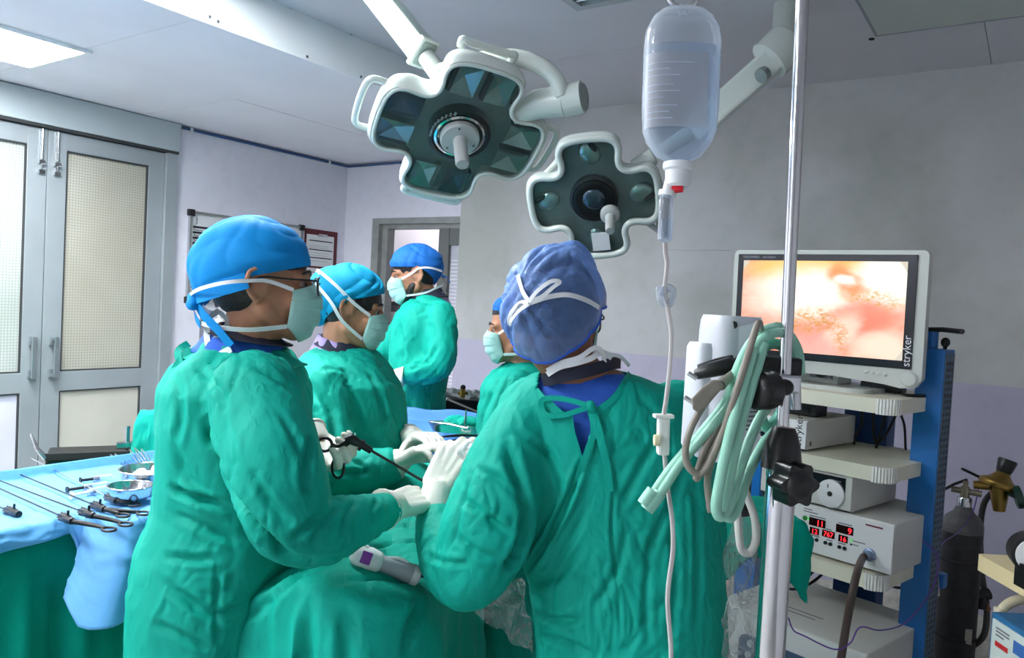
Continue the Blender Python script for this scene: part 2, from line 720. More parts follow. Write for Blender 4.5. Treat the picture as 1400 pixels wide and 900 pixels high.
def wire_glass(name, rgb, hi):
    """frosted pane cast with a square wire net"""
    m = bpy.data.materials.new(name)
    m.use_nodes = True
    N, L = m.node_tree.nodes, m.node_tree.links
    b = N['Principled BSDF']
    b.inputs['Roughness'].default_value = 0.25
    g = N.new('ShaderNodeNewGeometry'); sx = N.new('ShaderNodeSeparateXYZ')
    L.new(g.outputs['Position'], sx.inputs[0])

    def lines(sock):
        a = N.new('ShaderNodeMath'); a.operation = 'MULTIPLY'; a.inputs[1].default_value = 1 / 0.0165
        L.new(sock, a.inputs[0])
        f = N.new('ShaderNodeMath'); f.operation = 'FRACT'; L.new(a.outputs[0], f.inputs[0])
        c = N.new('ShaderNodeMath'); c.operation = 'LESS_THAN'; c.inputs[1].default_value = 0.17
        L.new(f.outputs[0], c.inputs[0])
        return c
    a, c = lines(sx.outputs['Y']), lines(sx.outputs['Z'])
    mx = N.new('ShaderNodeMath'); mx.operation = 'MAXIMUM'
    L.new(a.outputs[0], mx.inputs[0]); L.new(c.outputs[0], mx.inputs[1])
    no = N.new('ShaderNodeTexNoise'); no.inputs['Scale'].default_value = 2.2
    L.new(g.outputs['Position'], no.inputs['Vector'])
    cr = N.new('ShaderNodeValToRGB')
    cr.color_ramp.elements[0].position, cr.color_ramp.elements[1].position = 0.35, 0.65
    cr.color_ramp.elements[0].color, cr.color_ramp.elements[1].color = lin(rgb), lin(hi)
    L.new(no.outputs['Fac'], cr.inputs['Fac'])
    mc = N.new('ShaderNodeMix'); mc.data_type = 'RGBA'
    L.new(mx.outputs[0], mc.inputs[0])
    L.new(cr.outputs['Color'], mc.inputs[6])
    mc.inputs[7].default_value = tuple(v * 0.74 for v in lin(rgb)[:3]) + (1,)
    L.new(mc.outputs[2], b.inputs['Base Color'])
    n3 = N.new('ShaderNodeTexVoronoi'); n3.inputs['Scale'].default_value = 120
    L.new(g.outputs['Position'], n3.inputs['Vector'])
    bp = N.new('ShaderNodeBump'); bp.inputs['Strength'].default_value = 0.35; bp.inputs['Distance'].default_value = 0.004
    L.new(n3.outputs['Distance'], bp.inputs['Height']); L.new(bp.outputs[0], b.inputs['Normal'])
    tr = N.new('ShaderNodeBsdfTranslucent'); L.new(mc.outputs[2], tr.inputs['Color'])
    ms = N.new('ShaderNodeMixShader'); ms.inputs[0].default_value = 0.45
    L.new(b.outputs[0], ms.inputs[1]); L.new(tr.outputs[0], ms.inputs[2])
    L.new(ms.outputs[0], N['Material Output'].inputs['Surface'])
    return m


# floor, walls
structure(MB().span((XL - 3.3, YF - 0.1, -0.12), (XR + 0.1, YB + 1.8, 0)).build('floor', M_floor))
DY0, DY1, DZ1 = 1.40, 2.98, 2.46
MBw = MB().span((XL - 0.12, YF, 0), (XL, DY0, ZL + 0.3)).span((XL - 0.12, DY1, 0), (XL, YB + 0.12, ZL + 0.3)).span((XL - 0.12, DY0, DZ1), (XL, DY1, ZL + 0.3))
structure(MBw.build('wall_left', M_wall))
O2X0, O2X1, O2Z = -4.43, -3.30, 2.20
MBb = MB().span((XL, YB, 0), (O2X0, YB + 0.12, ZU + 0.1)).span((O2X0, YB, O2Z), (O2X1, YB + 0.12, ZU + 0.1))
structure(MBb.build('wall_back', M_wall))
wr = structure(MB().span((-3.42, YR, 0), (XR, YB + 0.12, ZU + 0.1)).build('wall_back.001', M_wallR))
structure(MB().span((XR, YF, 0), (XR + 0.12, YB, ZU + 0.1)).build('wall_right', M_wallD))
structure(MB().span((XL, YF - 0.12, 0), (XR, YF, ZU + 0.1)).build('wall_front', M_wallD))
# rough plaster skirting on the back wall
mbs = MB()
random.seed(5)


def skirt(u, v):
    x = -3.42 + u * (XR + 3.42)
    z = v * (0.235 + 0.012 * math.sin(x * 9) + 0.01 * math.sin(x * 23))
    y = YR - 0.012 - 0.008 * math.sin(x * 31 + z * 40) * math.sin(z * 57 + x * 13)
    return Vector((x, y if v < 0.999 else YR - 0.001, z))


mbs.grid(skirt, 180, 8)
structure(mbs.build('baseboard_back', M_plaster, smooth=True))
# hairline crack in the wall paint and a paint-patch edge
structure(mk('trim_1', MB().tube([ony(x, y, YR - 0.001) for x, y in ((912, 341), (940, 342.5), (975, 342), (1000, 343))], 0.0012, 5).mesh('c'), M_seam))


def ceiling_boards(name, x0, x1, y0, y1, z, nx, ny, m):
    c = structure(MB().span((x0, y0, z + 0.006), (x1, y1, z + 0.06)).build(name, M_seam))
    for i in range(nx):
        for j in range(ny):
            a0, a1 = x0 + (x1 - x0) * i / nx, x0 + (x1 - x0) * (i + 1) / nx
            b0, b1 = y0 + (y1 - y0) * j / ny, y0 + (y1 - y0) * (j + 1) / ny
            dz = random.uniform(-0.0012, 0.0012)
            MB().span((a0 + 0.0012, b0 + 0.0012, z + dz), (a1 - 0.0012, b1 - 0.0012, z + 0.0085)).build('ceiling_board', m, c)
    return c


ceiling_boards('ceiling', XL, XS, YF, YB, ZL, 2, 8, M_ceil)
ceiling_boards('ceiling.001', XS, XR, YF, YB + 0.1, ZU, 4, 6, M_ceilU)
# dropped-ceiling fascia: sheet panels with screws
fa = structure(MB().span((XS - 0.02, YF, ZL), (XS - 0.004, YB, ZU)).build('trim_2', M_fascia))
sy = onx(291, 20, XS).y
for (a, b) in ((YF, sy - 1.2), (sy - 1.2, sy), (sy, sy + 1.9), (sy + 1.9, YB)):
    MB().span((XS - 0.004, a + 0.0015, ZL - 0.002), (XS + 0.002, b - 0.0015, ZU)).build('fascia_panel', M_fascia, fa)
scm = None
for (x, y) in ((286.5, 23), (298, 29.5), (420, 77.5), (493.5, 105), (397, 9.5), (480, 46), (500, 52)):
    p = onx(x, y, XS + 0.002)
    MB().lathe([(0.007, 0), (0.007, 0.002), (0.004, 0.004)], basis(p, (0, 1, 0), (0, 0, 1), (1, 0, 0)), 10).build('screw', M_screw, fa)

# ceiling light panels (one in view, the others light the room from outside the frame)
M_led = bpy.data.materials.new('led_diffuser')
M_led.use_nodes = True
_b = M_led.node_tree.nodes['Principled BSDF']
_b.inputs['Base Color'].default_value = (0.9, 0.9, 0.9, 1)
_b.inputs['Emission Color'].default_value = (0.93, 0.97, 1.0, 1)
_b.inputs['Emission Strength'].default_value = LED_POWER
for i, (x, y, which) in enumerate(LED_PANELS):
    z = ZL if which == 'lower' else ZU
    t = thing('ceiling_light', ['square white light panel in the low ceiling near the double door', 'white ceiling light panel beyond the left edge of view', 'white light panel in the upper ceiling over the surgeons',
                                'white light panel in the upper ceiling left of the viewer', 'white light panel in the upper ceiling left behind the viewer'][i], 'ceiling light', (x, y, z - 0.02), group='ceiling light panels')
    fr = MB()
    h = 0.29
    for s in (-1, 1):
        fr.box((x + s * (h - 0.012), y, z - 0.008), (0.024, 2 * h, 0.014))
        fr.box((x, y + s * (h - 0.012), z - 0.008), (2 * h - 0.05, 0.024, 0.014))
    fr.build('frame', M_white, t)
    MB().box((x, y, z - 0.006), (2 * h - 0.05, 2 * h - 0.05, 0.006)).build('diffuser', M_led, t)

# flat pale panel let into the upper ceiling at the right
t = thing('ceiling_hatch', 'flat pale greenish panel set in the ceiling at upper right', 'ceiling panel', (0.1, 3.2, ZU))
M_hatch = mat('pale_hatch_paint', (186, 192, 184), 0.5, var=0.02)
MB().span((-0.655, 2.45, ZU - 0.012), (0.55, 3.66, ZU - 0.003)).build('hatch_board', M_hatch, t)
mh = MB()
for lo, hi in (((-0.665, 2.44, ZU - 0.014), (-0.655, 3.67, ZU)), ((0.55, 2.44, ZU - 0.014), (0.56, 3.67, ZU)), ((-0.655, 3.66, ZU - 0.014), (0.55, 3.67, ZU)), ((-0.655, 2.44, ZU - 0.014), (0.55, 2.45, ZU))):
    mh.span(lo, hi)
mh.build('edge_frame', M_seam, t)
MB().lathe([(0.012, 0), (0.012, 0.004), (0.006, 0.006)], basis(onz(1191.7, 53, ZU), (1, 0, 0), (0, -1, 0), (0, 0, -1)), 10).build('screw', M_ink, t)
# metal air grille at the top edge
t = thing('ceiling_vent', 'metal framed air grille in the ceiling above the drip bottle', 'vent', (-1.35, 2.5, ZU))
mv = MB()
vx0, vx1, vy0, vy1 = -1.66, -1.06, 2.21, 2.81
for lo, hi in (((vx0, vy0, ZU - 0.03), (vx0 + 0.04, vy1, ZU)), ((vx1 - 0.04, vy0, ZU - 0.03), (vx1, vy1, ZU)), ((vx0 + 0.04, vy1 - 0.04, ZU - 0.03), (vx1 - 0.04, vy1, ZU)), ((vx0 + 0.04, vy0, ZU - 0.03), (vx1 - 0.04, vy0 + 0.04, ZU))):
    mv.span(lo, hi)
mv.build('frame', M_alu, t)
for k in range(10):
    y = vy0 + 0.065 + k * 0.052
    MB().box((0, 0, 0), (vx1 - vx0 - 0.09, 0.045, 0.004), Matrix.Translation(((vx0 + vx1) / 2, y, ZU - 0.014)) @ Matrix.Rotation(0.6, 4, 'X')).build('louvre', M_steel, t)

# ------------------------------------------------------------------ double door in the left wall
d1 = structure(thing('door_1', 'grey aluminium double door with wired frosted panes', None, (XL, 2.19, 0)))
X0 = XL
fm = MB()
fm.span((X0 - 0.11, DY1 - 0.075, 0), (X0 + 0.025, DY1, DZ1))
fm.span((X0 - 0.11, DY0, 0), (X0 + 0.025, DY0 + 0.075, DZ1))
fm.build('door_frame', M_alu, d1)
MB().span((X0 - 0.1, DY0, DZ1 + 0.003), (X0 + 0.045, DY1 + 0.005, ZL - 0.005), bevel=0.004).build('header_panel', mat('pale_grey_header_sheet', (176, 186, 190), 0.35, metal=0.1, var=0.03), d1)
MB().span((X0 - 0.02, DY0, DZ1 - 0.012), (X0 + 0.035, DY1, DZ1 + 0.003)).build('drip_edge', M_aluD, d1)
gap = 2.187
M_pane1 = wire_glass('wired_frosted_glass_warm', (216, 212, 196), (230, 228, 216))
M_pane2 = wire_glass('wired_frosted_glass_daylit', (216, 224, 216), (236, 242, 238))
M_pan1 = mat('beige_door_panel', (192, 190, 178), 0.5, var=0.06, vscale=3)
M_pan2 = mat('lilac_door_panel', (206, 206, 224), 0.5, var=0.03)


def leaf(y0, y1, gl, pl, bolt_y, handle_y, side):
    lf = None
    st, top = 0.105, DZ1 - 0.015
    m = MB()
    m.span((X0 - 0.045, y0, 0.01), (X0, y0 + st, top), bevel=0.003)
    m.span((X0 - 0.045, y1 - st, 0.01), (X0, y1, top), bevel=0.003)
    for (a, b) in ((0.01, 0.24), (0.935, 1.05), (2.345, top)):
        m.span((X0 - 0.045, y0 + st - 0.002, a), (X0, y1 - st + 0.002, b), bevel=0.003)
    lf = m.build('door_leaf', M_alu, d1)
    # glazing beads
    for (a, b) in ((1.05, 2.345), (0.24, 0.935)):
        g = MB()
        g.span((X0 - 0.03, y0 + st, a), (X0 - 0.006, y0 + st + 0.008, b)).span((X0 - 0.03, y1 - st - 0.008, a), (X0 - 0.006, y1 - st, b))
        g.span((X0 - 0.03, y0 + st + 0.008, b - 0.008), (X0 - 0.006, y1 - st - 0.008, b)).span((X0 - 0.03, y0 + st + 0.008, a), (X0 - 0.006, y1 - st - 0.008, a + 0.008))
        g.build('gasket', M_aluD, lf)
    MB().span((X0 - 0.026, y0 + st + 0.004, 1.054), (X0 - 0.02, y1 - st - 0.004, 2.341)).build('pane', gl, lf)
    MB().span((X0 - 0.028, y0 + st + 0.004, 0.244), (X0 - 0.02, y1 - st - 0.004, 0.931)).build('lower_panel', pl, lf)
    # pull handle
    h = MB()
    h.box((X0 + 0.012, handle_y, 1.235), (0.022, 0.04, 0.05), bevel=0.003).box((X0 + 0.012, handle_y, 1.045), (0.022, 0.04, 0.05), bevel=0.003)
    h.box((X0 + 0.04, handle_y + side * 0.006, 1.14), (0.014, 0.024, 0.24), bevel=0.004)
    h.box((X0 + 0.025, handle_y, 1.245), (0.04, 0.026, 0.014)).box((X0 + 0.025, handle_y, 1.035), (0.04, 0.026, 0.014))
    h.build('handle', mat('satin_handle_aluminium', (178, 184, 188), 0.3, metal=0.8), lf)
    # tower bolt
    b = MB()
    b.box((X0 + 0.004, bolt_y, 2.345), (0.006, 0.022, 0.19))
    b.tube([(X0 + 0.013, bolt_y, 2.44), (X0 + 0.013, bolt_y, 2.215)], 0.006, 8)
    b.tube([(X0 + 0.013, bolt_y, 2.245), (X0 + 0.03, bolt_y + 0.02, 2.245)], 0.005, 8)
    for z in (2.255, 2.2):
        b.box((X0 + 0.01, bolt_y, z), (0.02, 0.034, 0.022), bevel=0.003)
    b.build('tower_bolt', M_steel, lf)


leaf(gap + 0.002, DY1 - 0.077, M_pane1, M_pan1, 2.237, 2.245, 1)
leaf(DY0 + 0.077, gap - 0.002, M_pane2, M_pan2, 2.152, 2.135, -1)
# the passage behind the double door
structure(MB().span((XL - 1.6, 0.6, 0), (XL - 1.5, 3.6, 2.7)).build('wall_left.001', M_wallD))

# ------------------------------------------------------------------ doorway in the back wall with a part-open glazed leaf
d2 = structure(thing('door_2', 'grey framed doorway behind the far surgeon', None, (-3.9, YB, 0)))
M_alu2 = mat('weathered_grey_frame', (150, 152, 150), 0.5, metal=0.2, var=0.12, vscale=12)
f2 = MB()
f2.span((O2X0, YB - 0.012, 0), (O2X0 + 0.075, YB + 0.13, O2Z - 0.04)).span((O2X0, YB - 0.012, O2Z - 0.04), (O2X1, YB + 0.13, O2Z + 0.005))
f2.build('door_frame', M_alu2, d2)
f3 = MB()
f3.span((O2X0 + 0.075, YB + 0.03, 0), (O2X0 + 0.13, YB + 0.11, O2Z - 0.04)).span((O2X0 + 0.13, YB + 0.03, O2Z - 0.075), (O2X1, YB + 0.11, O2Z - 0.04))
f3.build('inner_frame', M_alu2, d2)
ml = MB()
lx0, lx1, ly = -3.79, -3.32, YB + 0.05
ml.span((lx0, ly, 0.02), (lx0 + 0.012, ly + 0.05, O2Z - 0.075)).span((lx0 + 0.024, ly - 0.02, 0.02), (lx0 + 0.115, ly + 0.05, O2Z - 0.075))
ml.span((lx0 + 0.115, ly - 0.015, O2Z - 0.2), (lx1, ly + 0.045, O2Z - 0.075)).span((lx0 + 0.115, ly - 0.015, 0.02), (lx1, ly + 0.045, 0.2))
lf2 = ml.build('door_leaf', mat('dark_grey_leaf', (112, 114, 112), 0.45, metal=0.3), d2)
MB().span((lx0 + 0.115, ly + 0.01, 0.2), (lx1, ly + 0.018, O2Z - 0.2)).build('pane', mat('frosted_leaf_glass', (198, 198, 208), 0.3), lf2)
for k in range(56):
    z = 0.34 + k * 0.028
    MB().span((lx0 + 0.125, ly + 0.004, z), (lx1, ly + 0.0095, z + 0.012)).build('slat', M_wall, lf2)
structure(MB().span((XL - 3.2, YB + 1.35, 0), (XR, YB + 1.45, ZU)).build('wall_back.002', mat('pinkish_passage_wall', (240, 230, 236), 0.6, var=0.02)))
structure(MB().span((XL - 3.2, YB + 0.12, ZU + 0.02), (XR, YB + 1.45, ZU + 0.1)).build('ceiling.002', M_ceil))
# passage light beyond the doorway
M_led2 = M_led.copy()
M_led2.node_tree.nodes['Principled BSDF'].inputs['Emission Strength'].default_value = LED_POWER * 0.14
t = thing('ceiling_light', 'passage ceiling light beyond the far doorway', 'ceiling light', (-4.6, YB + 0.75, ZU - 0.02), group='ceiling light panels')
MB().box((-4.6, YB + 0.75, ZU - 0.01), (1.3, 0.6, 0.01)).build('diffuser', M_led2, t)
MB().box((-4.6, YB + 0.75, ZU + 0.006), (1.36, 0.66, 0.02)).build('frame', M_white, t)
# low grey cabinet with a sheet of paper just inside the doorway
t = thing('side_cabinet', 'dark grey cabinet with a paper sheet inside far doorway', 'cabinet', (-4.0, YB + 0.35, 0))
c0, c1 = ony(527, 412, YB + 0.2), ony(575, 414, YB + 0.2)
M_cab = mat('cabinet_dark_grey', (92, 94, 98), 0.5)
MB().span((c0.x - 0.1, YB + 0.2, 0), (c0.x + 0.3, YB + 0.5, c0.z), bevel=0.005).build('body', M_cab, t)
MB().span((c0.x - 0.1, YB + 0.185, c0.z - 0.03), (c0.x + 0.3, YB + 0.2, c0.z)).build('top_rail', mat('cabinet_rail', (60, 62, 66), 0.4), t)
p0, p1 = ony(530, 426, YB + 0.195), ony(550, 470, YB + 0.195)
MB().span((p0.x, YB + 0.19, p1.z), (p1.x, YB + 0.196, p0.z)).build('paper_sheet', M_paper, t)

# ------------------------------------------------------------------ blue conduit under the ceiling with clips
M_cond = mat('blue_conduit', (40, 72, 118), 0.45)
t = thing('conduit', 'thin dark blue conduit running along the top of the walls', 'pipe', (XL, 2.6, ZL - 0.02))
MB().tube([(XL + 0.012, YF + 0.02, ZL - 0.018), (XL + 0.012, YB - 0.03, ZL - 0.018), (XL + 0.03, YB - 0.012, ZL - 0.018), (XS - 0.03, YB - 0.012, ZL - 0.018)], 0.010, 10).build('pipe', M_cond, t, smooth=50)
for (x, y) in ((262.5, 174), (451, 218)):
    p = onx(x, y, XL + 0.02)
    MB().box((XL + 0.012, p.y, ZL - 0.02), (0.024, 0.022, 0.03), bevel=0.002).build('clip', M_white, t)

# ------------------------------------------------------------------ things on the left wall
bY = Matrix(((0, 0, 1, 0), (1, 0, 0, 0), (0, 1, 0, 0), (0, 0, 0, 1)))   # local x->Y, y->Z, z->+X


def onwall(y, z, x=0.0):
    return Matrix.Translation((XL + x, y, z)) @ bY


t = thing('whiteboard', 'white surgery record board with black ruled rows on left wall', 'whiteboard', (XL, 3.56, 1.485))
wy0, wy1, wz0, wz1 = 3.085, 4.05, 1.487, 2.097
MB().span((XL + 0.004, wy0 + 0.01, wz0 + 0.01), (XL + 0.014, wy1 - 0.01, wz1 - 0.01)).build('board', mat('whiteboard_enamel', (216, 218, 222), 0.25, var=0.02), t)
fr = MB()
for lo, hi in (((XL + 0.002, wy0, wz1 - 0.018), (XL + 0.024, wy1, wz1)), ((XL + 0.002, wy0, wz0), (XL + 0.024, wy1, wz0 + 0.018)),
               ((XL + 0.002, wy0, wz0 + 0.018), (XL + 0.024, wy0 + 0.018, wz1 - 0.018)), ((XL + 0.002, wy1 - 0.018, wz0 + 0.018), (XL + 0.024, wy1, wz1 - 0.018))):
    fr.span(lo, hi)
fr.build('frame', M_steel, t)
for y in (wy0 + 0.012, wy1 - 0.012):
    for z in (wz0 + 0.012, wz1 - 0.012):
        MB().box((XL + 0.015, y, z), (0.032, 0.045, 0.045), bevel=0.006).build('corner_cap', M_blackm, t)
words = ['Patient', 'Age /', 'Diagnosis', 'Surgery', 'Surgeon', '', 'Anaesth', 'Anaesth', 'Assistant', '', '', '']
rows = [(162, 0)]
for k in range(13):
    zz = wz1 - 0.112 - k * 0.0365
    MB().span((XL + 0.014, wy0 + 0.03, zz), (XL + 0.0155, wy1 - 0.03, zz + 0.0145)).build('row_rule', M_ink, t)
    if k < 12:
        if words[k]:
            lettering(words[k], 0.024, onwall(wy0 + 0.035, zz - 0.019, 0.0146), M_ink, t)
        sq = [(XL + 0.0152, wy0 + (0.16 if words[k] else 0.04) + 0.012 * q, zz - 0.011 + 0.006 * math.sin(q * 2.1 + k * 1.7)) for q in range(9)]
        MB().tube(sq, 0.0011, 4).build('handwriting', mat('marker_grey', (80, 80, 96), 0.8), t)
lettering('J', 0.055, onwall(wy0 + 0.05, wz1 - 0.075, 0.0146), mat('marker_grey', (80, 80, 96)), t)
MB().tube([(XL + 0.0152, wy0 + 0.32 + 0.014 * q, wz1 - 0.05 + 0.007 * math.sin(q * 2.4)) for q in range(14)], 0.0012, 4).build('handwriting', mat('marker_grey', (80, 80, 96)), t)

t = thing('notice_board', 'maroon clipboard with a ruled white form beside the whiteboard', 'clipboard', (XL, 4.24, 1.8))
M_mar = mat('maroon_board', (96, 26, 36), 0.5)
MB().span((XL + 0.002, 4.08, 1.70), (XL + 0.01, 4.415, 2.088), bevel=0.003).build('board', M_mar, t)
MB().span((XL + 0.01, 4.095, 1.80), (XL + 0.013, 4.375, 2.045)).build('paper_sheet', M_paper, t)
MB().box((XL + 0.018, 4.25, 2.045), (0.012, 0.09, 0.022), bevel=0.003).build('clip', M_steel, t)
for z in (1.995, 1.925, 1.862):
    MB().span((XL + 0.013, 4.12, z), (XL + 0.0142, 4.36, z + 0.008)).build('row_rule', M_ink, t)
for k, z in enumerate((1.96, 1.945, 1.905, 1.885, 1.84)):
    MB().tube([(XL + 0.0135, 4.12 + 0.011 * q, z + 0.004 * math.sin(q * 2.3 + k)) for q in range(19)], 0.0009, 4).build('handwriting', mat('marker_grey', (80, 80, 96)), t)
t = thing('wall_form', 'white printed form hanging below the maroon clipboard', 'paper', (XL, 4.22, 1.6))
MB().span((XL + 0.012, 4.08, 1.50), (XL + 0.0145, 4.36, 1.785)).build('paper_sheet', M_paper, t)
for k in range(6):
    MB().span((XL + 0.0145, 4.10, 1.75 - 0.038 * k), (XL + 0.0155, 4.33, 1.754 - 0.038 * k)).build('row_rule', M_ink, t)

t = thing('poster', 'white hand-washing poster headed How to below the whiteboard', 'poster', (XL, 3.5, 1.2))
MB().span((XL + 0.002, 3.40, 1.12), (XL + 0.006, 3.80, 1.475)).build('poster_sheet', M_paper, t)
lettering('How to', 0.045, onwall(3.415, 1.43, 0.0062), M_ink, t)
for k in range(4):
    MB().span((XL + 0.006, 3.42, 1.395 - 0.03 * k), (XL + 0.0072, 3.70, 1.401 - 0.03 * k)).build('print_line', mat('grey_print', (120, 120, 126), 0.8), t)

t = thing('sanitizer_bottle', 'white pump bottle of hand rub on wall bracket below whiteboard', 'bottle', (XL + 0.06, 3.31, 1.2))
Mb = Matrix.Translation((XL + 0.065, 3.31, 1.1855))
MB().lathe([(0.036, 0), (0.038, 0.01), (0.038, 0.16), (0.03, 0.185), (0.014, 0.197), (0.014, 0.21)], Mb, 20).build('body', mat('translucent_white_bottle', (222, 224, 228), 0.3), t, smooth=40)
MB().lathe([(0.017, 0.208), (0.017, 0.228), (0.007, 0.23), (0.007, 0.25)], Mb, 16).tube([(XL + 0.065, 3.31, 1.452), (XL + 0.065, 3.345, 1.452), (XL + 0.065, 3.37, 1.44)], 0.007, 8).build('pump', M_white, t, smooth=40)
t = thing('bottle_bracket', 'metal wall bracket holding the white pump bottle', 'bracket', (XL + 0.03, 3.27, 1.18))
MB().span((XL + 0.001, 3.20, 1.13), (XL + 0.012, 3.245, 1.40), bevel=0.002).span((XL + 0.001, 3.20, 1.17), (XL + 0.11, 3.37, 1.185), bevel=0.003).build('plate', M_steel, t)
MB().tube([(XL + 0.012, 3.225, 1.36), (XL + 0.1, 3.225, 1.33), (XL + 0.12, 3.25, 1.29)], 0.008, 8, smooth=5).build('lever', M_blackm, t)
# yellow sharps box on the wall, its corner seen between the two surgeons on the left
q = onx(398, 497, XL + 0.1)
t = thing('sharps_box', 'small yellow box on the wall behind the woman in green', 'box', (XL + 0.1, q.y, q.z - 0.2))
M_yel = mat('yellow_plastic', (216, 176, 40), 0.4)
MB().span((XL + 0.002, q.y - 0.1, q.z - 0.22), (XL + 0.14, q.y + 0.1, q.z - 0.02), bevel=0.012).build('body', M_yel, t)
MB().span((XL + 0.002, q.y - 0.105, q.z - 0.02), (XL + 0.145, q.y + 0.105, q.z + 0.006), bevel=0.006).build('lid', M_yel, t)
# ================================================================== SURGICAL LAMPS
M_lampw = mat('lamp_white_enamel', (208, 216, 210), 0.25, var=0.02, coat=0.3)
M_lampg = mat('lamp_grey_tube', (176, 184, 178), 0.3, var=0.02)
M_lampd = mat('lamp_dark_interior', (128, 142, 142), 0.3, var=0.2, vscale=10)
M_refl = mat('teal_mirror_facet', (176, 204, 200), 0.15, metal=0.7, var=0.25, vscale=14)
M_refl2 = mat('dark_mirror_facet', (70, 86, 98), 0.1, metal=0.7, var=0.3, vscale=14)
M_cover = glassy('smoked_cover_glass', (244, 248, 247), 0.04, (120, 132, 132), 0.05)
M_hnd = mat('grey_sterile_handle', (178, 182, 180), 0.4)


def chaikin(p, n=3):
    for _ in range(n):
        q = []
        for i in range(len(p)):
            a, b = p[i], p[(i + 1) % len(p)]
            q.append((a[0] * .75 + b[0] * .25, a[1] * .75 + b[1] * .25))
            q.append((a[0] * .25 + b[0] * .75, a[1] * .25 + b[1] * .75))
        p = q
    return p


def clover(R, w=0.47, f=0.05, inner=0.56):
    base = []
    for k in range(4):
        c, s = math.cos(k * PI / 2), math.sin(k * PI / 2)
        for (x, y) in ((inner, -w + f), (0.86, -w - f * 0.2), (1.0, -w * 0.72), (1.02, 0), (1.0, w * 0.72), (0.86, w + f * 0.2), (inner, w - f)):
            base.append((R * (x * c - y * s), R * (x * s + y * c)))
    return chaikin(base, 3)


def lamp_head(t, M, R, double, rim_r):
    """four-lobed operating lamp; local z points out of the lit face"""
    out = clover(R)
    n = len(out)
    # shell: rim, then bulging back
    m = MB()
    rings = []
    for (sc, z) in ((0.93, 0.002), (1.0, 0.012), (1.03, -0.004), (1.02, -0.03), (0.97, -0.06), (0.86, -0.09), (0.6, -0.115), (0.3, -0.125)):
        rings.append([M @ Vector((x * sc, y * sc, z)) for x, y in out])
    m.loft(rings, cap=False)
    m.add([M @ Vector((x * 0.3, y * 0.3, -0.125)) for x, y in out], [tuple(range(n))])
    m.build('housing', M_lampw, t, smooth=60)
    m = MB().tube([M @ Vector((x * 0.965, y * 0.965, 0.012)) for x, y in out + [out[0]]], rim_r, 8)
    m.build('rim', M_lampw, t, smooth=60)
    ip = [(x * 0.955, y * 0.955) for x, y in out]
    MB().prism(ip, -0.036, -0.028, M).build('reflector_bed', M_lampd, t)
    MB().prism(ip, 0.0045, 0.007, M).build('cover_glass', M_cover, t)
    # mirrors
    for k in range(4):
        A = Matrix.Rotation(k * PI / 2, 4, 'Z')
        if double:
            for s in (-1, 1):
                c = (R * 0.73, s * R * 0.2)
                hx, hy = R * 0.2, R * 0.155
                f = MB()
                b = [(c[0] - hx, c[1] - hy), (c[0] + hx, c[1] - hy), (c[0] + hx, c[1] + hy), (c[0] - hx, c[1] + hy)]
                MA = M @ A
                vs = [MA @ Vector((x, y, 0.0)) for x, y in b] + [MA @ Vector((c[0], c[1], -0.026))]
                f.add(vs, [(0, 1, 4), (1, 2, 4), (2, 3, 4), (3, 0, 4)])
                f.build('mirror', M_refl if (k + s) % 3 else M_refl2, t, solid=0.001)
                MB().box((c[0] - hx * 0.1, c[1] + hy * 0.9, -0.012), (hx * 1.7, 0.012, 0.024), MA).build('lamp_holder', M_blackm, t)
        else:
            c = (R * 0.72, 0)
            hx = R * 0.2
            MA = M @ A @ Matrix.Translation((c[0], c[1], -0.02)) @ Matrix.Rotation(0.5, 4, 'Z')
            MB().ell((0, 0, 0), (hx, hx * 0.8, 0.02), MA, 14, 8).build('mirror', M_refl, t, smooth=True)
            MB().ell((0.02, -0.03, 0.012), (0.03, 0.012, 0.012), MA, 10, 6).build('lamp_holder', M_blackm, t, smooth=True)
    # centre ring, disc and handle
    MB().lathe([(R * 0.37, -0.04), (R * 0.37, 0.006), (R * 0.33, 0.01), (R * 0.3, 0.006), (R * 0.3, -0.03)], M, 40).build('centre_ring', M_black, t, smooth=40)
    MB().lathe([(R * 0.30, 0.0), (R * 0.30, 0.011), (R * 0.275, 0.014), (R * 0.26, 0.009), (R * 0.26, 0.0)], M, 40).build('chrome_ring', M_chrome, t, smooth=40)


def loop_handle(t, pts, r, m=None):
    MB().tube(pts, r, 12, smooth=8).build('side_handle', m or M_lampw, t, smooth=True)


def lamp_frame(cx, cy, d, v1, v2):
    """frame of a lamp disc from its centre and the directions of two lobes"""
    def tow(v):
        return (CR * v[0] - CU * v[1] + CF * v[2])
    e1, e2 = tow(v1).normalized(), tow(v2)
    e2 = (e2 - e1 * e2.dot(e1)).normalized()
    n = e1.cross(e2)
    if n.dot(CF) > 0:
        e2 = -e2
        n = -n
    return basis(P(cx, cy, d), e1, e2, n)


# large lamp
d1_ = 2.45
M1 = lamp_frame(628, 184, d1_, (48, -68, -87.4), (110, 18, 46.4))
L1 = thing('surgical_lamp', 'large four-lobed surgical lamp hanging on a boom over the table', 'surgical lamp', M1.translation, group='operating lamps')
R1 = 0.268
lamp_head(L1, M1, R1, True, 0.0065)
hc = Vector((0.0, 0.0, 0))
MB().lathe([(0.062, 0.008), (0.062, 0.026), (0.058, 0.03), (0.02, 0.03)], M1, 30).build('handle_disc', M_hnd, L1, smooth=40)
MB().lathe([(0.022, 0.028), (0.0225, 0.05), (0.0215, 0.13), (0.019, 0.138), (0.008, 0.139)], M1, 20).build('sterile_handle', M_hnd, L1, smooth=40)
for k in range(3):
    a = k * 2.1 + 0.4
    MB().lathe([(0.004, 0.03), (0.004, 0.032)], M1 @ Matrix.Translation((0.048 * math.cos(a), 0.048 * math.sin(a), 0)), 8).build('screw', M_screw, L1)
mbv = MB()
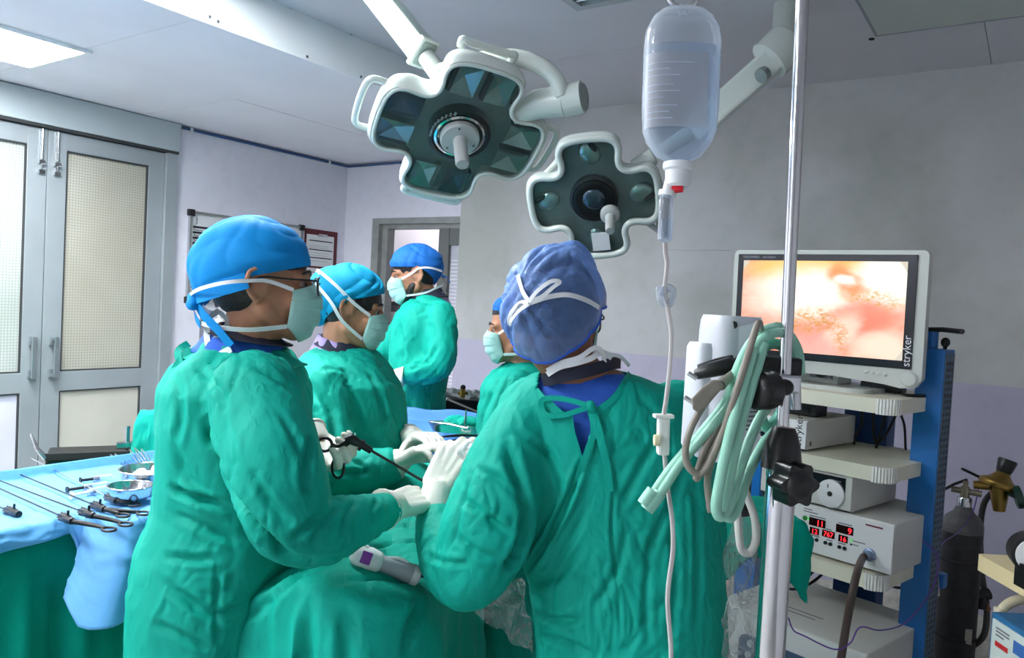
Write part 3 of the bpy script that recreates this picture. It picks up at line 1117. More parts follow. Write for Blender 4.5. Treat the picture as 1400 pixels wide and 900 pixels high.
for k in range(9):
    a = 0.5 + k * 0.16
    mbv.box((0.092 * math.cos(a), 0.092 * math.sin(a), 0.012), (0.012, 0.006, 0.004), M1)
mbv.build('vent_slot', M_lampd, L1)
# handles on the lobes (lobe axes: +x upper right, +y / -y right and left)


def lobe_handle(t, M, R, ang, rr, reach=0.045, half=0.33, z=-0.02, r=0.011):
    A = M @ Matrix.Rotation(ang, 4, 'Z')
    pts = [(R * 0.92, -R * half, z), (R * 1.02 + reach * 0.6, -R * half * 1.02, z), (R * 1.02 + reach, -R * half * 0.6, z), (R * 1.02 + reach, R * half * 0.6, z), (R * 1.02 + reach * 0.6, R * half * 1.02, z), (R * 0.92, R * half, z)]
    loop_handle(t, [A @ Vector(p) for p in pts], r)


_sgn = 1 if (M1.to_3x3() @ Vector((0, 1, 0))).dot(CR) > 0 else -1
lobe_handle(L1, M1, R1, -_sgn * PI / 2, 0, z=-0.035)
lobe_handle(L1, M1, R1, _sgn * PI / 2, 0, z=-0.035)
lobe_handle(L1, M1, R1, PI, 0, reach=0.008, half=0.34, z=0.0, r=0.014)
lobe_handle(L1, M1, R1, 0, 0, reach=-0.005, half=0.3, z=-0.085, r=0.013)
# yoke: stub cylinder out of the upper right valley, bent tube, joint and boom
yk0 = M1 @ Vector((R1 * 0.36, _sgn * R1 * 0.36, -0.06))
yk1 = P(735, 143, 2.42)
yk2 = P(794, 134, 2.38)
MB().tube([P(700, 158, 2.44), yk1, P(772, 138, 2.39)], [0.03, 0.046, 0.05], 20).build('yoke_hub', M_lampw, L1, smooth=40)
MB().tube([P(772, 138, 2.39), P(797, 133, 2.37)], [0.051, 0.05], 20).build('hub_cap', M_lampw, L1, smooth=40)
MB().tube([P(797, 133, 2.37), P(799, 132.7, 2.368)], [0.043, 0.042], 20).build('hub_plug', M_lampd, L1, smooth=40)
MB().tube([P(768, 132, 2.36), P(760, 108, 2.35), P(738, 90, 2.35), P(705, 79, 2.36), P(665, 80, 2.4), P(630, 87, 2.44), P(598, 97, 2.47)], [0.024, 0.025, 0.026, 0.026, 0.024, 0.022, 0.02], 14, smooth=8).build('bent_tube', M_lampw, L1, smooth=True)
jt = MB()
jt.tube([P(604, 109, 2.47), P(599, 100, 2.48), P(583, 78, 2.5)], [0.03, 0.031, 0.03], 18)
jt.build('swivel_joint', M_lampg, L1, smooth=40)
# boom arm: square section
ba, bb = P(582, 76, 2.5), P(496, -32, 2.72)
bd = (bb - ba).normalized()
bx, by = frame_of(bd)
bz = basis((ba + bb) / 2, bx, by, bd)
MB().box((0, 0, 0), (0.062, 0.088, (bb - ba).length), bz, bevel=0.012).build('boom_arm', mat('boom_green_grey', (138, 154, 148), 0.35, metal=0.1), L1)
MB().box((0, 0, -(bb - ba).length / 2 + 0.015), (0.078, 0.104, 0.02), bz, bevel=0.006).build('boom_collar', M_lampw, L1)
# boom continues to its ceiling mount
bt = bb + bd * ((ZU - 0.1 - bb.z) / bd.z)
MB().tube([bb, bt], 0.03, 14).tube([bt, Vector((bt.x, bt.y, ZU))], 0.05, 18).build('ceiling_mount', M_lampw, L1, smooth=40)

# smaller lamp
d2_ = 3.25
M2 = lamp_frame(812, 272, d2_, (-15, -74, -50), (88, -5, -19))
L2 = thing('surgical_lamp', 'smaller dark-faced four-lobed surgical lamp behind the drip chamber', 'surgical lamp', M2.translation, group='operating lamps')
R2 = 0.272
lamp_head(L2, M2, R2, False, 0.015)
MB().lathe([(0.085, 0.0), (0.085, 0.012), (0.07, 0.016), (0.05, 0.01)], M2, 30).build('lens_ring', M_black, L2, smooth=40)
MB().ell((0, 0, 0.008), (0.05, 0.05, 0.015), M2, 18, 10).build('lens', M_refl2, L2, smooth=True)
hp = P(834, 293, 3.2)
n2 = (M2.to_3x3() @ Vector((0, 0, 1))).normalized()
hM = basis(hp, *frame_of((P(834, 322, 3.08) - hp)), (P(834, 322, 3.08) - hp).normalized())
MB().lathe([(0.04, -0.01), (0.04, 0.012), (0.032, 0.02), (0.02, 0.022), (0.019, 0.12), (0.016, 0.128)], hM, 20).build('sterile_handle', M_hnd, L2, smooth=40)
ta, tb = P(823, 320, 3.2), P(821, 322, 3.19)
pm = basis(P(822, 319, 3.17), CR, CU, -CF)
MB().box((0, 0, 0), (0.085, 0.075, 0.004), M2 @ Matrix.Translation((-R2 * 0.72, -0.01, 0.016))).build('paper_label', M_paper, L2)
_s2 = 1 if (M2.to_3x3() @ Vector((0, 1, 0))).dot(CR) > 0 else -1
lobe_handle(L2, M2, R2, -_s2 * 0.785, 0, reach=-0.06, half=0.3, z=-0.05, r=0.011)
MB().tube([P(868, 230, 3.22), P(893, 214, 3.2)], [0.036, 0.036], 18).build('yoke_stub', M_lampw, L2, smooth=40)
MB().tube([P(893, 214, 3.2), P(915, 200, 3.19), P(960, 170, 3.2)], [0.03, 0.03, 0.034], 16).build('yoke_tube', M_lampw, L2, smooth=40)
MB().tube([P(880, 238, 3.35), P(905, 265, 3.36), P(905, 320, 3.36), P(880, 300, 3.36)], [0.06, 0.07, 0.05, 0.03], 14, flat=0.5).build('rear_bracket', M_lampg, L2, smooth=True)
# spring arm and ceiling column
sa, sb = P(945, 182, 3.2), P(1062, 78, 3.1)
sd = (sb - sa).normalized()
sx_, sy_ = frame_of(sd)
MB().box((0, 0, 0), (0.075, 0.105, (sb - sa).length), basis((sa + sb) / 2, sx_, sy_, sd), bevel=0.014).build('spring_arm', M_lampw, L2)
cp = P(1077, 55, 3.1)
MB().tube([cp - GR * 0.07 - UP * 0.085, cp - GR * 0.02 - UP * 0.03, cp + UP * 0.0], [0.085, 0.085, 0.08], 20).build('elbow', M_lampw, L2, smooth=40)
MB().tube([P(1046, 100, 3.06), P(1040, 104, 3.05)], 0.03, 10).build('elbow_stop', M_lampd, L2)
MB().tube([cp - UP * 0.02, Vector((cp.x, cp.y, ZU))], 0.062, 22).build('ceiling_column', M_lampg, L2, smooth=40)
MB().tube([cp - UP * 0.05, cp + UP * 0.0], 0.075, 22).build('column_collar', M_lampw, L2, smooth=40)

# ================================================================== DRIP STAND, BOTTLE AND WHAT HANGS ON IT
PD = 0.83
tp, bp_ = P(1098, 0, PD), P(1063, 900, PD)
pole_x = P(1082, 300, PD)
pbx = (P(1072, 590, PD).x + P(1063, 880, PD).x) / 2
pby = (P(1072, 590, PD).y + P(1063, 880, PD).y) / 2
zj = P(1070, 640, PD).z
S = thing('drip_stand', 'chrome drip stand pole with black clamp knob in the foreground', 'drip stand', (pbx, pby, 0))
ztop = 2.14
topx = tp + (tp - P(1072, 590, PD)) * ((ztop - tp.z) / (tp.z - P(1072, 590, PD).z))
low = P(1072, 590, PD)
MB().tube([low - UP * 0.1, topx], [0.0062, 0.0075], 16).build('upper_pole', M_chrome, S, smooth=40)
MB().tube([Vector((pbx, pby, 0.06)), Vector((pbx, pby, 0.1)), Vector((low.x, low.y, zj))], 0.0155, 22).build('lower_pole', M_chrome, S, smooth=40)
MB().tube([P(1068, 640, PD), P(1070, 606, PD), P(1072, 588, PD), P(1072.5, 584, PD)], [0.0215, 0.018, 0.0125, 0.011], 20).build('clamp_cone', M_black, S, smooth=40)
# lobed knob on the clamp
kc = P(1084, 661, PD - 0.03)
km = MB()
kout = []
for i in range(48):
    a = 2 * PI * i / 48
    kout.append(((0.0205 + 0.0032 * math.cos(6 * a)) * math.cos(a), (0.0205 + 0.0032 * math.cos(6 * a)) * math.sin(a)))
kdir = (-GF * 0.95 + GR * 0.3).normalized()
ka, kb = frame_of(kdir)
KM = basis(kc, ka, kb, kdir)
km.prism(kout, -0.012, 0.012, KM)
km.lathe([(0.016, 0.012), (0.012, 0.018), (0.004, 0.02)], KM, 20)
km.build('clamp_knob', M_black, S, smooth=50)
MB().tube([kc, Vector((low.x, low.y, kc.z))], 0.006, 10).build('clamp_screw', M_steel, S)
# five feet with castors, hooks on top
for k in range(5):
    a = k * 2 * PI / 5 + 0.3
    e = Vector((pbx + 0.27 * math.cos(a), pby + 0.27 * math.sin(a), 0.05))
    f = MB().tube([Vector((pbx, pby, 0.085)), e + UP * 0.02], [0.016, 0.012], 10).build('foot', M_chrome, S, smooth=40)
    MB().lathe([(0.024, -0.01), (0.025, 0), (0.024, 0.01)], Matrix.Translation((e.x, e.y, 0.025)) @ Matrix.Rotation(a, 4, 'Z') @ Matrix.Rotation(PI / 2, 4, 'X'), 16).build('castor', M_black, f, smooth=40)
hk = P(934, -6, 0.85)
for s, e in ((1, hk), (-1, 2 * topx - hk)):
    e = Vector((e.x, e.y, hk.z))
    h0 = topx - UP * 0.01
    mid = (h0 + e) / 2 + UP * 0.05
    MB().tube([h0, mid, Vector((e.x, e.y, e.z + 0.06)), Vector((e.x, e.y, e.z + 0.02)), e + GR * 0.012 * 0 + UP * 0.0], 0.0032, 10, smooth=8).build('hook', M_chrome, S, smooth=True)
rg = [hk + GR * (0.0155 * math.cos(2 * PI * k / 28)) + UP * (0.0135 * math.sin(2 * PI * k / 28)) for k in range(29)]
MB().tube(rg, 0.0032, 10).build('ring_hook', M_chrome, S, smooth=True)

# bottle
BD = 0.85
M_bot = glassy('clear_bottle_plastic', (242, 247, 252), 0.13, (226, 232, 240), 0.12, 0.15, 50)
M_sal = glassy('saline', (224, 233, 242), 0.10, (216, 224, 234), 0.05)
M_lab = glassy('translucent_bottle_label', (235, 235, 238), 0.3, (210, 212, 216), 0.5)
Bc = P(927, 225, BD)
bt_ = P(934, 14, BD)
B = thing('drip_bottle', 'clear plastic saline bottle hanging upside down from the drip stand', 'bottle', Bc)
bz_ = (bt_ - Bc).normalized()
bx_ = (GR - bz_ * GR.dot(bz_)).normalized()
by_ = bz_.cross(bx_)
BM = basis(Bc, bx_, by_, bz_)
H = (bt_ - Bc).length
u_ = BD / FPX


def bottle_rings(prof, squash=0.72):
    rings = []
    for (hw, z, p) in prof:
        ring = []
        for k in range(36):
            a = 2 * PI * k / 36
            c, s = math.cos(a), math.sin(a)
            ring.append(BM @ Vector((hw * math.copysign(abs(c) ** p, c), hw * squash * math.copysign(abs(s) ** p, s), z)))
        rings.append(ring)
    return rings


hw = 51 * u_
prof = [(14 * u_, 0, 1), (16 * u_, 0.003, 1), (30 * u_, 0.008, 0.9), (44 * u_, 0.024, 0.75), (49 * u_, 0.036, 0.7), (hw, 0.06, 0.65), (hw * 1.0, H * 0.5, 0.65), (hw * 1.0, H * 0.78, 0.65), (hw * 0.97, H * 0.86, 0.68), (hw * 0.82, H * 0.94, 0.75), (hw * 0.66, H * 0.98, 0.8), (hw * 0.5, H, 0.8)]
MB().loft(bottle_rings(prof)).build('bottle_wall', M_bot, B, smooth=50)
lv = H * 0.735
sal = [(13 * u_, 0.003, 1), (29 * u_, 0.0105, 0.9), (42.5 * u_, 0.026, 0.75), (47.5 * u_, 0.038, 0.7), (hw * 0.965, 0.06, 0.65), (hw * 0.965, H * 0.5, 0.65), (hw * 0.965, lv, 0.65)]
MB().loft(bottle_rings(sal, 0.71)).build('saline_fill', M_sal, B, smooth=40)
# label wrapped on the near side
lb = MB()


def labf(u, v):
    a = -PI / 2 - 0.45 + (u - 0.5) * 1.75
    c, s = math.cos(a), math.sin(a)
    p = 0.65
    return BM @ Vector((hw * 1.012 * math.copysign(abs(c) ** p, c), hw * 0.735 * math.copysign(abs(s) ** p, s), H * 0.2 + v * H * 0.47))


lb.grid(labf, 16, 6)
lbo = lb.build('label', M_lab, B, smooth=True)
for k, (zz, ln) in enumerate(((0.6, 0.7), (0.56, 0.5), (0.52, 0.62), (0.46, 0.55), (0.42, 0.62), (0.38, 0.4), (0.33, 0.6), (0.29, 0.5), (0.25, 0.55))):
    q = MB().grid(lambda u, v: labf(0.1 + u * ln, (zz - 0.2) / 0.47 + v * 0.012) - by_ * 0.0004, 8, 1)
    q.build('print_line', mat('faint_blue_print', (168, 174, 190), 0.7), lbo)
MB().tube([bt_ - bz_ * 0.004, bt_ + bz_ * 0.004, hk - UP * 0.012], [0.006, 0.004, 0.003], 10).build('hanging_tab', M_bot, B, smooth=True)
nk = [(19 * u_, -0.002), (19.5 * u_, 0.001), (19.5 * u_, 0.0), (16.5 * u_, -0.004), (16 * u_, -0.024), (12 * u_, -0.026)]
MB().lathe([(20 * u_, 0.002), (20.5 * u_, -0.001), (20 * u_, -0.005), (17 * u_, -0.007), (16.5 * u_, -0.022), (13 * u_, -0.025)], BM, 24).build('cap', mat('milky_cap', (226, 230, 234), 0.35), B, smooth=40)

# giving set
G = thing('giving_set', 'clear drip chamber and infusion tube running down from the bottle', 'infusion set', P(911, 330, BD))
M_chm = glassy('clear_chamber', (236, 240, 246), 0.14, (225, 230, 238), 0.08)
M_tub = glassy('milky_drip_tube', (232, 226, 224), 0.5, (226, 222, 222), 0.25)
MB().tube([P(915, 246, BD), P(913, 262, BD)], [6 * u_, 8 * u_], 14).tube([P(913, 261, BD), P(912, 268, BD)], [12 * u_, 12 * u_], 16).build('spike', M_white, G, smooth=40)
MB().tube([P(912, 268, BD), P(911, 274, BD), P(909, 328, BD), P(909, 332, BD)], [9 * u_, 10 * u_, 10 * u_, 4 * u_], 18).build('drip_chamber', M_chm, G, smooth=40)
MB().tube([P(910.5, 300, BD), P(909.3, 329, BD)], [7 * u_, 7 * u_], 14).build('chamber_fluid', M_sal, G, smooth=40)
MB().tube([P(920, 259, BD - 0.004), P(926, 258.5, BD - 0.006), P(934, 258.5, BD - 0.008)], [5.5 * u_, 5.5 * u_, 4.5 * u_], 14).build('vent_cap', mat('red_vent_cap', (206, 20, 36), 0.35), G, smooth=40)
pth = [(909, 331), (909.5, 345), (912, 362), (909, 392), (911, 412), (915, 435), (918, 460), (916, 500), (911, 545), (907, 572), (906, 600), (909, 628), (913, 668), (919, 712), (920, 752), (914, 800), (913, 830), (917, 880), (919, 930), (930, 1040), (950, 1150)]
MB().tube([P(x, y, BD + 0.0 * i) for i, (x, y) in enumerate(pth)], 0.0027, 8, smooth=6).build('drip_tube', M_tub, G, smooth=True)
# roller clamp and the little clear clip
cl = MB()
c0, c1 = P(907, 569, BD), P(906, 622, BD)
cd = (c1 - c0).normalized()
cx_, cy_ = frame_of(cd, CF)
cl.box((0, 0, 0), (0.0125, 0.016, (c1 - c0).length), basis((c0 + c1) / 2, cx_, cy_, cd), bevel=0.003)
cl.box((0, 0, -(c1 - c0).length / 2), (0.021, 0.017, 0.004), basis((c0 + c1) / 2, cx_, cy_, cd), bevel=0.001)
cl.build('roller_clamp', mat('white_clamp_plastic', (222, 226, 222), 0.4), G)
MB().lathe([(0.006, -0.003), (0.0065, 0), (0.006, 0.003)], basis(P(898, 602, BD - 0.008), cd, CF, CR), 16).build('roller', mat('ivory_roller', (222, 216, 180), 0.5), G, smooth=40)
MB().tube([P(902, 392, BD), P(905, 412, BD), P(915, 416, BD), P(921, 400, BD), P(912, 393, BD), P(905, 405, BD)], 0.0022, 8, smooth=5, flat=2.2).build('tube_clip', M_chm, G, smooth=True)

# white warmer unit clamped to the stand
WD = 0.95
U = thing('infusion_device', 'white plastic fluid warmer unit clamped to the chrome drip stand', 'medical device', P(1000, 620, WD))
M_dev = mat('cool_white_casing', (204, 208, 216), 0.32, var=0.02)
M_devg = mat('pale_grey_casing', (188, 194, 200), 0.4, var=0.02)


def post(poly, z0, z1, mtl, name, par, bev=0.0, sm=40):
    m = MB().prism(poly, z0, z1)
    return m.build(name, mtl, par, smooth=sm)


wz0, wz1 = P(1000, 628, WD).z, P(1000, 432, WD).z
wc = P(995, 500, WD)
fx = (GR * 0.9 + GF * 0.44).normalized()
fy = UP.cross(fx)


def wpt(a, b, z):
    return Vector((wc.x, wc.y, 0)) + fx * a + fy * b + UP * z


rings = []
for (z, s) in ((wz0, 0.9), (wz0 + 0.006, 1), (wz1 - 0.02, 1), (wz1 - 0.006, 0.97), (wz1, 0.9)):
    rg = []
    for k in range(40):
        a = 2 * PI * k / 40
        c, q = math.cos(a), math.sin(a)
        rg.append(wpt(0.036 * s * math.copysign(abs(c) ** 0.55, c) + 0.002, 0.03 * s * math.copysign(abs(q) ** 0.7, q), z))
    rings.append(rg)
MB().loft(rings).build('casing', M_dev, U, smooth=45)
sd_ = MB()
rings = []
for (z, s) in ((wz0 + 0.01, 0.92), (wz0 + 0.016, 1), (wz1 - 0.04, 1), (wz1 - 0.034, 0.92)):
    rings.append([wpt(0.0435 * s * math.copysign(abs(math.cos(a)) ** 0.4, math.cos(a)) - 0.004, 0.02 * s * math.copysign(abs(math.sin(a)) ** 0.5, math.sin(a)) + 0.01, z) for a in [2 * PI * k / 32 for k in range(32)]])
sd_.loft(rings).build('rear_shell', M_dev, U, smooth=45)
rp = MB()
pts = [(1010, 447), (1036, 440), (1040, 520), (1030, 556), (1008, 560)]
rp.loft([[P(x, y, WD - 0.035) for x, y in pts], [P(x, y, WD + 0.02) for x, y in pts]]).build('side_block', M_dev, U)
MB().lathe([(0.0045, -0.001), (0.0045, 0.0015), (0.002, 0.0015)], basis(P(1003, 444.5, WD - 0.0335), *frame_of(-CF), -CF), 14, ).build('screw_recess', M_blackm, U)
# finned grey foot of the unit
ff = MB()
pts = [(1010, 560), (1044, 556), (1042, 590), (1012, 598)]
ffo = ff.loft([[P(x, y, WD - 0.03) for x, y in pts], [P(x, y, WD + 0.03) for x, y in pts]]).build('vent_block', M_devg, U)
for k in range(5):
    y = 564 + k * 6
    MB().tube([P(1020, y, WD - 0.031), P(1040, y - 1.5, WD - 0.031)], 0.0011, 6).build('vent_slot', M_screw, ffo)
lo_ = MB()
pts = [(958, 595), (1000, 585), (1040, 592), (1036, 622), (1012, 632), (962, 606)]
lo_.loft([[P(x, y, WD - 0.02) for x, y in pts], [P(x, y, WD + 0.03) for x, y in pts]]).build('lower_casing', M_dev, U)
# black pole clamp: big knurled knob, small ball knob, bracket
kn = thing('pole_clamp', 'black knurled clamp fixing the white unit to the stand', 'clamp', P(1045, 535, PD))
kdir2 = (-GF * 0.55 - GR * 0.8).normalized()
a_, b_ = frame_of(kdir2)
kM = basis(P(1041, 533, PD - 0.02), a_, b_, kdir2)
kk = []
for i in range(72):
    a = 2 * PI * i / 72
    q = 0.0205 + (0.0007 if i % 2 else 0)
    kk.append((q * math.cos(a), q * math.sin(a)))
MB().prism(kk, -0.012, 0.008, kM).lathe([(0.0205, 0.008), (0.018, 0.012), (0.008, 0.0135)], kM, 36).build('knob', M_black, kn, smooth=50)
MB().ell(P(1074, 530, PD - 0.018), 0.0085, None, 16, 10).build('ball_knob', M_black, kn, smooth=True)
MB().tube([P(1041, 533, PD - 0.02), P(1074, 531, PD - 0.015)], 0.005, 10).box((0, 0, 0), (0.026, 0.03, 0.02), basis(P(1072, 524, PD), GR, GF, UP), bevel=0.003).build('bracket', M_steel, kn)
MB().tube([P(1076, 515, PD + 0.02), P(1087, 514, PD + 0.03), P(1088, 560, PD + 0.03)], 0.006, 10).build('chrome_strut', M_steel, kn, smooth=40)
MB().box((0, 0, 0), (0.05, 0.03, 0.02), basis(P(1060, 500, PD + 0.02), GR, GF, UP), bevel=0.004).build('clamp_jaw', M_blackm, kn)
# black cable strap / holder
bh = thing('cable_strap', 'black clip holder gripping the coiled cables beside white unit', 'clip', P(980, 510, 0.87))
MB().tube([P(952, 512, 0.87), P(972, 506, 0.86), P(998, 500, 0.86), P(1004, 500, 0.86)], [0.006, 0.0085, 0.0095, 0.008], 12).tube([P(955, 503, 0.88), P(980, 497, 0.87), P(1002, 492, 0.87)], [0.004, 0.006, 0.006], 10).build('grip', M_black, bh, smooth=40)
MB().tube([P(990, 505, 0.87), P(1004, 496, 0.86), P(1013, 490, 0.86), P(1018, 497, 0.86), P(1008, 508, 0.86)], 0.004, 8, smooth=5).build('clip_bow', M_black, bh, smooth=True)
# cables
M_mint = mat('mint_green_tube', (146, 204, 182), 0.4, var=0.03)
M_cab_ = mat('taupe_grey_cable', (134, 128, 118), 0.45, var=0.03)
M_cabl = mat('pale_grey_cable', (176, 178, 172), 0.45, var=0.03)


def cable(t, name, pts, r, m, sm=7):
    return MB().tube([P(*p) for p in pts], r, 10, smooth=sm).build(name, m, t, smooth=True)


ct = thing('mint_tubing', 'coiled pair of mint green air tubes looped over the stand clamp', 'tubing', P(990, 700, 0.85))
cable(ct, 'tube_run', [(900, 680, .83), (930, 634, .83), (975, 582, .82), (1003, 545, .82), (1020, 500, .81), (1038, 468, .81), (1058, 456, .82), (1077, 458, .86), (1086, 480, .88), (1089, 515, .88), (1084, 545, .88)], 0.0052, M_mint)
cable(ct, 'tube_run', [(888, 684, .835), (918, 640, .835), (965, 585, .83), (993, 548, .83), (1008, 505, .825), (1026, 470, .825), (1050, 450, .83), (1072, 450, .87), (1091, 478, .89), (1095, 512, .89)], 0.0052, M_mint)
cable(ct, 'tube_run', [(1030, 475, .80), (1018, 520, .795), (1004, 570, .79), (992, 620, .79), (983, 665, .79), (979, 692, .79), (983, 706, .795), (993, 700, .80), (1003, 670, .81), (1022, 610, .83), (1040, 570, .85), (1060, 545, .87)], 0.0056, M_mint)
cable(ct, 'tube_run', [(1044, 470, .81), (1030, 520, .80), (1014, 575, .80), (1002, 630, .80), (993, 675, .80), (990, 700, .80), (998, 708, .80), (1008, 694, .81), (1022, 650, .83), (1042, 610, .86), (1058, 590, .88)], 0.0056, M_mint)
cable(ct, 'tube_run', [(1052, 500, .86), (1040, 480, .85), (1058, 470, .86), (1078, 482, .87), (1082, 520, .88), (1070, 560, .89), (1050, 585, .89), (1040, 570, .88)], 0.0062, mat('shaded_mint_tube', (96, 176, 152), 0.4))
for a, b in (((903, 674), (884, 697)), ((893, 670), (880, 690))):
    MB().tube([P(a[0], a[1], .83), P((a[0] + b[0]) / 2, (a[1] + b[1]) / 2, .83), P(b[0], b[1], .83)], [0.0068, 0.0075, 0.0078], 12).build('tube_connector', M_mint, ct, smooth=40)
cg = thing('grey_power_cable', 'coiled taupe power cable with moulded plug hung beside mint tubes', 'cable', P(960, 640, 0.84))
cable(cg, 'cable_run', [(1000, 515, .86), (985, 522, .84), (965, 550, .82), (945, 585, .81), (937, 618, .81), (944, 642, .81), (962, 645, .81), (985, 600, .80), (1002, 550, .79), (1018, 500, .79), (1030, 460, .79), (1037, 442, .80), (1040, 450, .82)], 0.0037, M_cab_)
cable(cg, 'cable_run', [(1010, 530, .82), (990, 570, .82), (966, 610, .82), (955, 640, .82), (952, 655, .82), (962, 640, .82), (985, 590, .82), (1000, 550, .82)], 0.0037, M_cab_)
cable(cg, 'cable_run', [(1006, 545, .83), (985, 600, .83), (968, 650, .83), (970, 690, .83), (972, 700, .83)], 0.0037, M_cab_)
pg = MB()
pl_ = [(945, 545), (960, 530), (974, 519), (985, 520), (990, 528), (980, 540), (966, 556), (955, 565), (947, 560)]
pgm = fuse(MB().loft([[P(x, y, .80) for x, y in pl_], [P(x, y, .822) for x, y in pl_]]), 0.0012, 10)
mk('plug', pgm, M_cab_, cg)
MB().tube([P(985, 527, .81), P(1003, 510, .83)], [0.006, 0.004], 10).build('plug_collar', M_cab_, cg, smooth=40)
for (x, y) in ((948, 551), (953, 518)):
    MB().tube([P(x, y, .812), P(x - 12, y - 8, .815)], 0.0024, 8).build('plug_pin', M_steel, cg, smooth=40)
cp_ = thing('pale_cable_loop', 'pale grey cable loop hanging below the white unit', 'cable', P(1025, 755, 0.9))
cable(cp_, 'cable_run', [(1006, 615, .93), (1012, 650, .92), (1022, 680, .92), (1032, 710, .92), (1033, 740, .92), (1025, 756, .92), (1014, 752, .92), (1010, 728, .92), (1008, 690, .93), (1008, 640, .94)], 0.0046, M_cabl)
bs = thing('black_sleeve', 'black cable sleeve hanging under the white unit', 'sleeve', P(1012, 690, 0.95))
MB().tube([P(1016, 610, .95), P(1014, 650, .95), P(1010, 700, .95), P(1009, 702, .95)], [0.013, 0.012, 0.0135, 0.010], 14).build('sleeve_body', M_blackm, bs, smooth=40)
MB().tube([P(1009.5, 696, .95), P(1009, 703, .95)], [0.0142, 0.0142], 14).build('sleeve_cuff', M_black, bs, smooth=40)
# ================================================================== VIDEO TROLLEY
AL = math.radians(15)
cex = Vector((math.cos(AL), -math.sin(AL), 0))
cey = Vector((math.sin(AL), math.cos(AL), 0))
CO = P(1219, 640, 2.35)
CO = Vector((CO.x, CO.y, 0)) - cex * 0.008


def CM(a, b, z):
    """trolley frame: a to the right, b to the back, from the shelves' front right corner"""
    return CO + cex * a + cey * b + UP * z


CMX = basis(CO, cex, cey, UP)
M_crm = mat('cream_shelf_plastic', (226, 224, 204), 0.4, var=0.03)
M_cap = mat('ribbed_white_corner', (234, 234, 228), 0.45, var=0.02)
M_blue = mat('blue_powder_coat', (22, 104, 176), 0.35, var=0.06, vscale=5)
M_perf = mat('blue_grey_perforated_face', (70, 96, 118), 0.45, var=0.08)
M_dblue = mat('dark_blue_column', (20, 64, 116), 0.4, var=0.06)
T = thing('video_trolley', 'cream and blue laparoscopy trolley carrying monitor and stacked consoles', 'trolley', CM(-0.28, 0.25, 0))
shelf_z = {1: 1.362, 2: 1.152, 3: 0.818, 4: 0.30}
SW, SDp = 0.56, 0.46


def rounded_rect(x0, x1, y0, y1, r, n=6):
    out = []
    for (cx, cy, a0) in ((x1 - r, y0 + r, -PI / 2), (x1 - r, y1 - r, 0), (x0 + r, y1 - r, PI / 2), (x0 + r, y0 + r, PI)):
        for k in range(n + 1):
            a = a0 + PI / 2 * k / n
            out.append((cx + r * math.cos(a), cy + r * math.sin(a)))
    return out


for k, z in shelf_z.items():
    s = MB().prism(rounded_rect(-SW, 0, 0, SDp, 0.045), z - 0.045, z, CMX).build('shelf', M_crm, T, smooth=40)
    for (ax, sgn) in ((0, 1), (-SW, -1)):
        c = MB()
        for q in range(9):
            a = -PI / 2 + PI / 2 * q / 8
            cx, cy = (ax - sgn * 0.045), 0.045
            px_, py_ = cx + sgn * 0.047 * math.cos(a), cy + 0.047 * math.sin(a)
            c.box((px_, py_, z - 0.0225), (0.007, 0.007, 0.049), CMX @ Matrix.Identity(4))
        c.build('corner_cap', M_cap, s)
# side column with perforated face
pz1 = P(1270, 476, 2.55).z
pa = (P(1254, 476, 2.53) - CO)
a0 = pa.dot(cex)
b0 = pa.dot(cey)
col = MB().span((a0, b0, 0.12), (a0 + 0.085, b0 + 0.085, pz1), CMX, bevel=0.004).build('side_column', M_blue, T)
MB().span((a0 + 0.0852, b0 + 0.006, 0.14), (a0 + 0.0872, b0 + 0.079, pz1 - 0.012), CMX).build('perforated_strip', M_perf, col)
hm = None
for r_ in range(3):
    for k in range(64):
        z = 0.2 + k * 0.0205
        if z > pz1 - 0.03:
            break
        lo, hi = (a0 + 0.0865, b0 + 0.014 + r_ * 0.023, z), (a0 + 0.0882, b0 + 0.024 + r_ * 0.023, z + 0.011)
        MB().span(lo, hi, CMX).build('slot', M_black, col)
# second column on the far side and the back plate
MB().span((-SW - 0.095, b0, 0.12), (-SW - 0.01, b0 + 0.085, pz1 - 0.25), CMX, bevel=0.004).build('side_column', M_blue, T)
MB().span((-0.36, SDp - 0.02, 0.1), (-0.2, SDp + 0.05, 1.30), CMX, bevel=0.004).build('back_column', M_dblue, T)
MB().span((-0.02, 0.2, 0.08), (a0 + 0.1, 0.28, 0.14), CMX).span((-SW - 0.1, 0.2, 0.08), (0.06, 0.28, 0.14), CMX).build('base_frame', M_blue, T)
for (a, b) in ((-0.55, 0.03), (-0.03, 0.03), (-0.55, 0.43), (-0.03, 0.43)):
    MB().span((a - 0.02, b - 0.02, 0.1), (a + 0.02, b + 0.02, 0.31), CMX).build('leg', M_blue, T)
    MB().lathe([(0.045, -0.015), (0.05, -0.01), (0.05, 0.01), (0.045, 0.015)], CMX @ Matrix.Translation((a, b, 0.051)) @ Matrix.Rotation(PI / 2, 4, 'X'), 20).build('castor', M_black, T, smooth=40)
# brackets between columns and shelves
for z in shelf_z.values():
    MB().span((-0.01, b0 + 0.02, z - 0.04), (a0 + 0.01, b0 + 0.06, z - 0.01), CMX).build('shelf_bracket', M_blue, T)
